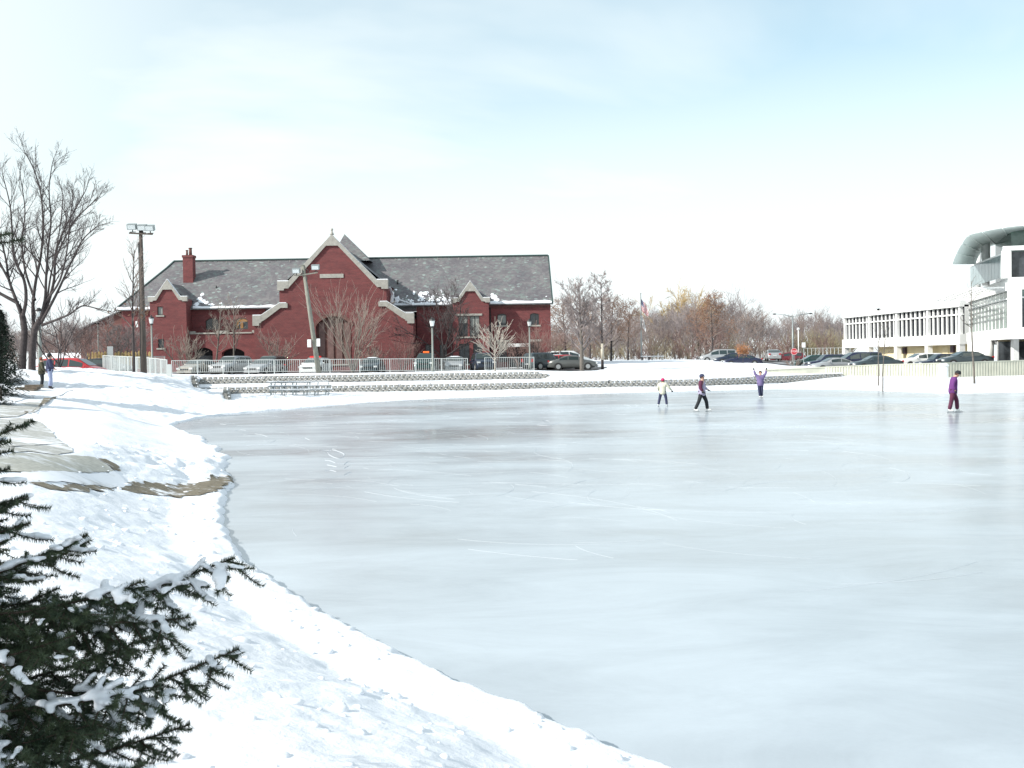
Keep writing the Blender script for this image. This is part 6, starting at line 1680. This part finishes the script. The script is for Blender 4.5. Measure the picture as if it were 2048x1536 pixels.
for px, D, H, sd in ((1036,114,4.6,31),(1078,113,6.2,32),(1100,116,6.6,33)):
    orn(px, D, H, dict(SPREAD, trunk=.2, r=.10, len=[2.8,.55,.5,.5]), sd, {31:'reddish bare shrub beside the white entrance canopy',32:'reddish bare tree before the right corner of the brick wall',33:'reddish bare tree just past the right corner of the brick building'}[sd], mc='twig_red')
# the two trees by the grey saloon
g = tree_parts(41, 9.0, dict(LEAD, trunk=.80, r=.22, kids=[26,7,6,4], start=[.26,.2,.2,.2], len=[.52,.45,.5,.5], angle=[(30,58),(26,48),(28,50),(25,50)], shape=lambda t: 1.08-.52*t, rmin=.010), 4)
make_tree('bare_tree', 'broad oval bare tree standing in front of the grey saloon', 'tree', gx(1164,98), g, 'bark_grey', 'twig_grey')
g = tree_parts(42, 9.6, dict(LEAD, r=.15, kids=[30,6,5,4], len=[.30,.45,.5,.5], rmin=.011), 4)
mat('bark_wrap', (.50,.46,.38), rough=.8)
TW = make_tree('bare_tree', 'narrower bare tree with wrapped white trunk right of the grey saloon', 'tree', gx(1205,106), g, 'bark_dark', 'twig_grey')
mb = MB(); mb.tube([(0,0,1.0),(0,0,2.6)], .155, 10); w_ = mb.build('trunk_wrap', 'bark_wrap', TW)
# three thin saplings on the far right shore
for px, D, H, sd, lab in ((1757,70.8,4.4,51,'left of the pair of thin saplings on the right bank'),(1765,66.5,5.2,52,'right of the pair of thin saplings on the right bank'),(1949,67.5,7.0,53,'single leaning thin sapling right of the skater in purple')):
    g = tree_parts(sd, H, dict(YOUNG, r=.05 if sd != 53 else .07, kids=[9,3,3], start=[.5,.2,.2], len=[.2,.5,.5], rmin=.006, angle=[(30,60),(25,45),(25,50)]), 2)
    make_tree('sapling', lab, 'tree', gx(px, D), g, 'bark_grey', 'bark_grey', group='saplings on the right bank')
# oaks that kept their brown leaves
gO = tree_parts(61, 8.5, dict(LEAD, r=.17, kids=[24,5,5,3], len=[.46,.45,.5,.5], start=[.22,.2,.2,.2]), 3)
lvO = leaves_mesh(gO.tips, 3000, .085, random.Random(5), 'dead_leaf')
oak = None
for k, (px, D, s_, lab) in enumerate([(1132,140,.95,'orange-leaved oak showing between the brick corner and the oval bare tree'),(1180,146,.9,'orange-leaved oak directly behind the oval bare tree'),(1222,138,.95,'orange-leaved oak right of the white-wrapped trunk'),(1256,150,.95,'rightmost orange-leaved oak of the clump beside the flagpole'),
                                      (1426,150,1.05,'orange-brown oak standing alone near the silver minivan'),(1398,168,.9,'smaller brown oak left of the silver minivan')]):
    x = WX(px, D, 1.9)
    if oak is None: oak = make_tree('oak_tree', lab, 'tree', (x, D, 1.75), gO, 'bark_dark', 'twig_brown', 'oaks holding brown leaves', sc_=s_, leaves=lvO)
    else:
        c = copy_tree(oak); c['label'] = lab; c.location = (x, D, 1.75); c.scale = (s_,)*3; c.rotation_euler = (0, 0, 1.3*k)
gx_ = TreeGen(62); gx_.limb(Vector((0,0,-.4)), Vector((0,0,1)), 1.9, .05, 0, 3, dict(SPREAD, r=.05, kids=[8,5,4], start=[.62,.25,.2], len=[.55,.5,.5], rmin=.01))
lv = leaves_mesh(gx_.tips, 1500, .07, random.Random(6), 'leaf_bright')
make_tree('orange_shrub', 'small bright orange leafy tree in front of the dark parked cars', 'shrub', (WX(1486,126,1.6),126,gz(WX(1486,126,1.6),126)+.1), gx_, 'bark_dark', 'twig_brown', leaves=lv, lm='leaf_bright', sc_=.85)
# the wood beyond: six kinds repeated, each its own tree
protos = []
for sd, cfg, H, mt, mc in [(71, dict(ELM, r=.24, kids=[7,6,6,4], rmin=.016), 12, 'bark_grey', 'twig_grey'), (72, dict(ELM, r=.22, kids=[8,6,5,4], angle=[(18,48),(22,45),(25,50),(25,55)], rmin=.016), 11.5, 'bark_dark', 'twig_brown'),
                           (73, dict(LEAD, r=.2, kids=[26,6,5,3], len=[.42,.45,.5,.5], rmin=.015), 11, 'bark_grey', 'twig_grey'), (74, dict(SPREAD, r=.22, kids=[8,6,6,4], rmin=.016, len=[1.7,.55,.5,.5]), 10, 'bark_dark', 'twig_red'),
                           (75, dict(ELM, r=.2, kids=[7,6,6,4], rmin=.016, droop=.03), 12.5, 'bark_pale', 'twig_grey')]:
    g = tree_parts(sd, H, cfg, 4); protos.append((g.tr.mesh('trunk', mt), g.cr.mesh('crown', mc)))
gW = tree_parts(77, 12, dict(ELM, r=.3, kids=[8,7,7,7], rmin=.018, droop=.10, angle=[(20,55),(22,45),(25,50),(25,55)]), 4)
wx_ = WX(1362, 215, 2); make_tree('willow_tree', 'yellowish weeping willow crown rising above the wood right of the flagpole', 'tree', (wx_,215,2.0), gW, 'bark_grey', 'willow_twig', sc_=1.2)
def wood(px, D, s_, k, label='bare grey-brown tree in the wood beyond the field', group='bare trees of the wood beyond the field'):
    x = WX(px, D, 2); root = thing('bare_tree', label, 'tree', (x, D, 1.6), random.uniform(0, 6), group); root.scale = (s_*random.uniform(.95,1.1), s_, s_*random.uniform(.92,1.06))
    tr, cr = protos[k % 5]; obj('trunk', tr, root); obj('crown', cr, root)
rndw = random.Random(9)
# outline of the wood: photo column -> relative height
def wh(px): return np.interp(px, [1110,1200,1260,1310,1345,1400,1450,1490,1530,1550,1570,1600,1640,1690,1760], [.66,.62,.70,.88,.94,.98,.99,.95,.70,.58,.60,.80,.72,.70,.6])
for k in range(58):
    px = 1105+k*10.6+rndw.uniform(-6,6); D = rndw.uniform(180,235); s_ = float(wh(px))*D/205*rndw.uniform(.86,1.03)
    wood(px, D, s_*.98, rndw.randrange(5))
for k in range(26):
    px = 1115+k*23+rndw.uniform(-8,8); D = rndw.uniform(158,176)
    if 1500 < px < 1610: continue
    wood(px, D, float(wh(px))*D/205*rndw.uniform(.62,.85), rndw.randrange(5))
L_ = 'bare tree in the far wood on the left, behind the brick wing'; G_ = 'bare trees of the far wood on the left'
for k in range(30):
    px = -60+k*10.5+rndw.uniform(-6,6); D = rndw.uniform(150,200); wood(px, D, float(np.interp(px,[-60,60,110,150,200,260],[.62,.62,.66,.72,.60,.50]))*D/175*rndw.uniform(.85,1.02), rndw.randrange(5), L_, G_)
for px, D, s_ in ((-30,85,.42),(10,90,.45),(150,96,.5),(176,98,.42),(215,101,.46),(236,100,.40),(255,102,.40),(283,104,.42)):
    wood(px, D, s_, rndw.randrange(5), {-30:'small bare tree behind the big twin-trunk tree, outermost left',10:'small bare tree just behind the big twin-trunk tree',150:'small bare tree directly behind the red minivan',176:'small bare tree left of the thin bracket lamp post',
         215:'small bare tree right above the narrow sign board',236:'small bare tree above the middle of the picket fence',255:'small bare tree behind the slim dark-trunked young tree',283:'small bare tree behind the base of the tall floodlight pole'}[px], 'small bare trees behind the picket fence')
# brush and hedge at the foot of the wood
gS = [tree_parts(80+k, 3.2, dict(SHRUB, r=.05, kids=[14,6,5], rmin=.016, len=[14,.5,.5]), 2) for k in range(3)]
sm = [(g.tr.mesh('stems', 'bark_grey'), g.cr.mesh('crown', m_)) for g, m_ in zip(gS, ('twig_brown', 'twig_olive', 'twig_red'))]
for k in range(64):
    px = 1108+k*9.3+rndw.uniform(-4,4); D = rndw.uniform(160,178); hed = px > 1590
    if hed: D = rndw.uniform(162,170)
    x = WX(px, D, 1.8); root = thing('shrub', 'olive-brown shrub of the tall hedge left of the white building' if hed else 'brown bare shrub at the foot of the wood', 'shrub', (x, D, 1.4 if hed else 1.7), rndw.uniform(0, 6), 'shrubs of the hedge by the white building' if hed else 'brush at the foot of the wood')
    s_ = rndw.uniform(1.15,1.35) if hed else rndw.uniform(.75,1.25); root.scale = (s_*1.1, s_*1.1, s_)
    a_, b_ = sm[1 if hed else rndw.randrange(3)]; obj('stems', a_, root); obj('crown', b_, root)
x = WX(1578,119,1.4); root = thing('shrub', 'low brown bush in the snow beside the stop sign', 'shrub', (x,117,.9)); root.scale = (.75,.7,.42); a_, b_ = sm[0]; obj('stems', a_, root); obj('crown', b_, root)
# dark evergreens on the far left behind the footpath
gC = MB(); rc_ = random.Random(4)
for _ in range(9000):
    z = rc_.uniform(.1, 5.4)**1.0; R_c = 1.9*(1-z/5.6)**.8; a = rc_.uniform(0, 2*PI); rr = R_c*math.sqrt(rc_.uniform(.25,1)); rr *= .8+.25*math.sin(a*5+z*7)
    c = Vector((rr*math.cos(a), rr*math.sin(a), z-.12*rr)); d = Vector((math.cos(a)+rc_.gauss(0,.4), math.sin(a)+rc_.gauss(0,.4), rc_.gauss(-.1,.3))).normalized(); s_ = d.cross(Vector((0,0,1))).normalized()
    l_ = rc_.uniform(.12,.26); gC.add([c-d*l_*.4, c+s_*.05, c+d*l_, c-s_*.05], [(0,1,2,3)])
cm = gC.mesh('foliage', 'conifer'); tm = MB(); tm.tube([(0,0,-.3),(0,0,5.2)], [.16,.03], 8); tmm = tm.mesh('trunk', 'bark_dark')
for px, D, s_, lab in ((-30,45,1.0,'dark evergreen at the left edge behind the stone step'),(4,57,.72,'dark evergreen half hidden beside the twin-trunk tree'),(-20,36,.45,'low dark evergreen at the left edge by the footpath')):
    x = WX(px, D, 1.5); root = thing('evergreen_tree', lab, 'tree', (x, D, gz(x, D)-.1), px, None); root.scale = (s_,)*3; obj('trunk', tmm, root); obj('foliage', cm, root)
# snowy roofs of low houses beyond the minivan
mat('house_wall', (.32,.30,.27), rough=.8, var=.1); mat('house_roof_grey', (.20,.19,.19), rough=.8)
for px0, px1, D, z0, z1, lab in ((60,164,128,2.1,3.9,'low house with a snow-covered roof behind the red minivan'),(166,193,122,2.0,5.2,'small snow-covered gable end left of the brick wing')):
    a_, b_ = WX(px0, D, 2), WX(px1, D, 2); w = b_-a_; root = thing('house', lab, 'house', (a_, D, z0))
    mb = MB(); mb.box(0, w, 0, 5, -1, z1-z0-1.6); mb.build('wall', 'house_wall', root)
    mb = MB(); mb.add([(-.3,-.4,z1-z0-1.6),(w+.3,-.4,z1-z0-1.6),(w-.8,2.5,z1-z0),(.8,2.5,z1-z0),(w+.3,5.4,z1-z0-1.6),(-.3,5.4,z1-z0-1.6)], [(0,1,2,3),(3,2,4,5),(1,4,2),(0,3,5)]); mb.build('roof', 'snow_small', root)
    for k in range(int(w/1.6)):
        mb = MB(); mb.box(.5+1.6*k, 1.1+1.6*k, -.03, -.005, -.3, .15*(z1-z0)); mb.build('window', 'dark_glass', root)
p = W(1495,745,58.6); mb = MB(); mb.beam((0,0,0),(.33,0,-.24),.03,.02); mb.beam((.332,0,-.241),(.45,.0,-.25),.05,.05); hs_ = mb.build('shaft', 'pole_wood', root_stick := thing('hockey_stick', 'thin stick held up beside the skater with both arms raised', 'stick', p))
# ================================================================== SNOWY SPRUCE IN THE FOREGROUND
mat('spruce_bark', (.07,.05,.038), rough=.95, var=.3, vscale=40)
m = mat('spruce_needle', (.022,.042,.024), rough=.5, col2=(.075,.10,.05), vscale=25, spec=.35)
rs = random.Random(17)
TR = Vector((-2.08, 3.15, 0)); TZ0, TZ1 = gz(-2.08, 3.15)-.1, 5.3
spruce = thing('spruce_tree', 'snow-laden dark green spruce filling the lower left foreground', 'tree', (TR.x, TR.y, TZ0))
def L3(p): return p-Vector((TR.x, TR.y, TZ0))
mb = MB(); mb.tube([L3(Vector((TR.x, TR.y, z))) for z in (TZ0, TZ0+1, 2.6, TZ1)], [.07,.058,.04,.006], 12); mb.build('trunk', 'spruce_bark', spruce)
twigs = []       # (list of points, radius at base, snow weight, hero)
wood_ = MB()
def curve(p0, p1, sag, n=8, tipup=.0):
    P = []
    for i in range(n+1):
        t = i/n; p = p0.lerp(p1, t); p = p+Vector((0,0,-sag*4*t*(1-t)*.6+tipup*t*t)); P.append(p)
    return P
def bough(P, dens=1.0, sub=.30, droop=.25, snow=1.0, lev=0, tipclear=.0):
    """side shoots left and right of an axis, each with its own shoots"""
    n = len(P)-1; L = sum((P[i+1]-P[i]).length for i in range(n)); twigs.append((P, snow, lev))
    step = (.036 if lev == 0 else .034)/dens; s = .12*L if lev == 0 else .025; side = 1; acc = 0
    while s < L-.02:
        f = s/L*n; i = min(n-1, int(f)); p = P[i].lerp(P[i+1], f-i); d = (P[i+1]-P[i]).normalized()
        t = s/L; ln = (sub*(1-t)**.75+.05)*rs.uniform(.75,1.15)
        if lev: ln = (.10*(1-t)+.05)*rs.uniform(.7,1.2)
        h = d.cross(Vector((0,0,1))); h = h.normalized() if h.length > .1 else Vector((1,0,0))
        a = math.radians(rs.uniform(38,55)); dd = (d*math.cos(a)+h*side*math.sin(a)+Vector((0,0,-droop*rs.uniform(.2,1.3)))).normalized()
        if rs.random() < .12: dd = (d*.8+Vector((0,0,.5))+h*side*.3).normalized(); ln *= .5
        q = p+dd*ln; k = max(2, int(ln/.035)); pts = []
        for j in range(k+1):
            tt = j/k; pts.append(p.lerp(q, tt)+Vector((0,0,.10*ln*tt*tt-.05*ln*4*tt*(1-tt))))
        if lev < 1 and ln > .07: bough(pts, dens, sub, droop*1.3, snow, lev+1)
        else: twigs.append((pts, snow*.9, 2))
        side = -side; s += step*rs.uniform(.7,1.3)
def hero(a, b, sag=.03, sub=.3, dens=1.0, droop=.3, snow=1.0, tipup=.04): bough(curve(W(*a), W(*b), sag, tipup=tipup), dens, sub, droop, snow)
hero((-330,1330,3.15),(470,1142,3.25), .05, .29, 1.0, .62)
hero((60,1215,3.1),(380,1262,3.1), .03, .18, .9, .8, .6)
hero((-330,1560,3.1),(478,1325,3.15), .04, .27, 1.0, .62)
hero((0,1360,3.0),(250,1400,3.0), .03, .22, .9, .9, .7)
hero((-330,1240,3.1),(176,1096,3.2), .03, .22, 1.0, .35)
hero((-200,1230,2.95),(290,1190,3.05), .05, .20, 1.0, .5)
hero((-330,1120,3.2),(62,1072,3.3), .02, .16, 1.0, .25)
hero((-330,1060,3.2),(56,1018,3.35), .02, .10, .9, .25)
hero((-260,960,3.2),(68,842,3.4), .01, .05, .6, .1, .5, .0)
hero((-260,930,3.3),(10,905,3.45), .01, .05, .8, .15)
hero((-260,985,3.2),(20,962,3.4), .01, .05, .8, .15)
hero((-260,500,3.2),(4,494,3.3), .01, .06, 1, .1, .2)
hero((-330,1420,2.9),(320,1400,2.95), .05, .26, 1.0, .5)
hero((-330,1330,2.85),(150,1300,2.9), .05, .24, 1.0, .5)
hero((-330,1500,2.8),(180,1480,2.85), .05, .26, 1.0, .5)
hero((-330,1640,2.85),(290,1560,2.9), .05, .24, 1.0, .45)
hero((-330,1600,3.3),(380,1475,3.3), .05, .22, .9, .5, .3)
hero((-330,1430,3.4),(300,1300,3.45), .05, .26, 1.0, .5, .3)
hero((-330,1300,3.4),(120,1200,3.5), .05, .24, 1.0, .45, .3)
# the rest of the tree, out to every side
z = TZ0+.35
while z < TZ1-.15:
    R0 = max(.44*(3.75-z)+.04, .17*(5.4-z)); n = 7 if z < 2.6 else 6
    for k in range(n):
        a = rs.uniform(0, 2*PI); dirv = Vector((math.cos(a), math.sin(a), 0))
        if dirv.x > .15: R_ = R0*(.62 if z < 2.6 else .9)
        else: R_ = R0*1.25  # boughs lengthened on the unseen left to shade the visible ones
        p0 = Vector((TR.x, TR.y, z)); p1 = p0+dirv*R_+Vector((0,0,-.12*R_+rs.uniform(-.04,.04)))
        bough(curve(p0, p1, .03, 7, .03), .62, .22, .35, .8)
    z += .14
print('twigs', len(twigs))
# needles in one go
V, F = [], []
def axis_arrays():
    A, Dv, W_ = [], [], []
    for P, snow, lev in twigs:
        for i in range(len(P)-1):
            A.append((P[i].x,P[i].y,P[i].z,P[i+1].x,P[i+1].y,P[i+1].z)); W_.append(lev)
    return np.array(A), np.array(W_)
A, LV = axis_arrays()
P0, P1 = A[:,:3], A[:,3:]; Ls = np.linalg.norm(P1-P0, axis=1)
# density falls off where the camera does not look
c_ = (P0+P1)/2; pxs = 1024+c_[:,0]/np.maximum(c_[:,1], .5)*FPX
dn = np.where((pxs > -160) & (c_[:,1] < 3.75), 2300.0, 420.0)*np.where(LV == 0, 1.5, 1.0)
cntn = np.random.poisson(Ls*dn); ids = np.repeat(np.arange(len(Ls)), cntn); M_ = len(ids)
print('needles', M_)
t = np.random.rand(M_, 1); base = P0[ids]*(1-t)+P1[ids]*t; ax = (P1-P0)[ids]/Ls[ids][:,None]
rv = np.random.randn(M_, 3); rv[:,2] = rv[:,2]+.25; rv -= (rv*ax).sum(1)[:,None]*ax; rv /= np.linalg.norm(rv, axis=1)[:,None]
nd = ax*np.random.uniform(.15,.65,(M_,1))+rv; nd /= np.linalg.norm(nd, axis=1)[:,None]
ln = np.random.uniform(.013,.0205,(M_,1)); tip = base+nd*ln
sd = np.cross(nd, np.random.randn(M_, 3)); sd /= np.linalg.norm(sd, axis=1)[:,None]; wd_ = np.where((pxs > -160) & (c_[:,1] < 3.75),   .00115, .0022)[ids][:,None]
V = np.stack([base+sd*wd_, base-sd*wd_, tip], 1).reshape(-1, 3)-np.array([TR.x, TR.y, TZ0])
me = bpy.data.meshes.new('needles'); me.vertices.add(len(V)); me.vertices.foreach_set('co', V.astype(np.float32).ravel())
me.loops.add(len(V)); me.loops.foreach_set('vertex_index', np.arange(len(V), dtype=np.int32)); me.polygons.add(M_)
me.polygons.foreach_set('loop_start', np.arange(0, 3*M_, 3, dtype=np.int32)); me.polygons.foreach_set('loop_total', np.full(M_, 3, np.int32))
me.materials.append(MATS['spruce_needle']); me.update(calc_edges=True)
obj('needles', me, spruce, kind='stuff')
for P, snow, lev in twigs:
    r0 = .0062 if lev == 0 else (.0035 if lev == 1 else .002)
    Q = P[::2]+([P[-1]] if (len(P)-1) % 2 else [])
    wood_.tube([L3(p) for p in Q], [r0*(1-.7*i/(len(Q)-1)) for i in range(len(Q))], 5 if lev == 0 else 3, caps=False)
wood_.build('branches', 'spruce_bark', spruce, kind='stuff')
# snow resting on the upper side of the boughs: lumps fused into one soft surface
h_jit = lambda r_: Vector((r_.gauss(0,.0045), r_.gauss(0,.0045), 0))
sn = MB()
for P, snow, lev in twigs:
    if snow < .35: continue
    mid = P[len(P)//2]; px = 1024+mid.x/max(mid.y, .5)*FPX
    if px < -150 or mid.y > 3.6: continue
    if lev == 2 and rs.random() > .42: continue
    n = len(P)-1; L = sum((P[i+1]-P[i]).length for i in range(n))
    # exposed from above?
    s = .2*L if lev == 0 else 0; on = True
    while s < L*(.86 if lev == 0 else .93):
        f = s/L*n; i = min(n-1, int(f)); p = P[i].lerp(P[i+1], f-i); d = (P[i+1]-P[i]).normalized()
        m_ = float(fbm(np.array([p.x*7]), np.array([p.y*7+p.z*9]), 2, 12)[0])
        if m_ > .05-.10*snow:
            r = (.0125 if lev == 0 else .0095)*(1+.8*max(0, m_))*rs.uniform(.7,1.25)
            p = p+h_jit(rs)
            h = d.cross(Vector((0,0,1))).normalized(); R3 = Matrix((d, h, d.cross(h)*-1)).transposed()
            sn.ball(L3(p+Vector((0,0,r*.55+.004))), r, 6, 4, 0, (1.6,1.35,.62), R3)
        s += .013
so = sn.build('snow_load', 'snow_small', spruce, kind='stuff')
rm = so.modifiers.new('fuse', 'REMESH'); rm.mode = 'VOXEL'; rm.voxel_size = .0052; rm.use_smooth_shade = True
sm_ = so.modifiers.new('soft', 'SMOOTH'); sm_.factor = .6; sm_.iterations = 4

# unseen neighbour tree, added just left of the view to shade the first spruce
nb = copy_tree(spruce); nb['label'] = 'second snow-laden spruce, out of view on the left, added to shade the first'; nb.location = (-4.3, 1.35, gz(-4.3,1.35)-.1); nb.rotation_euler = (0,0,2.2); nb.scale = (1.75,1.75,1.6)
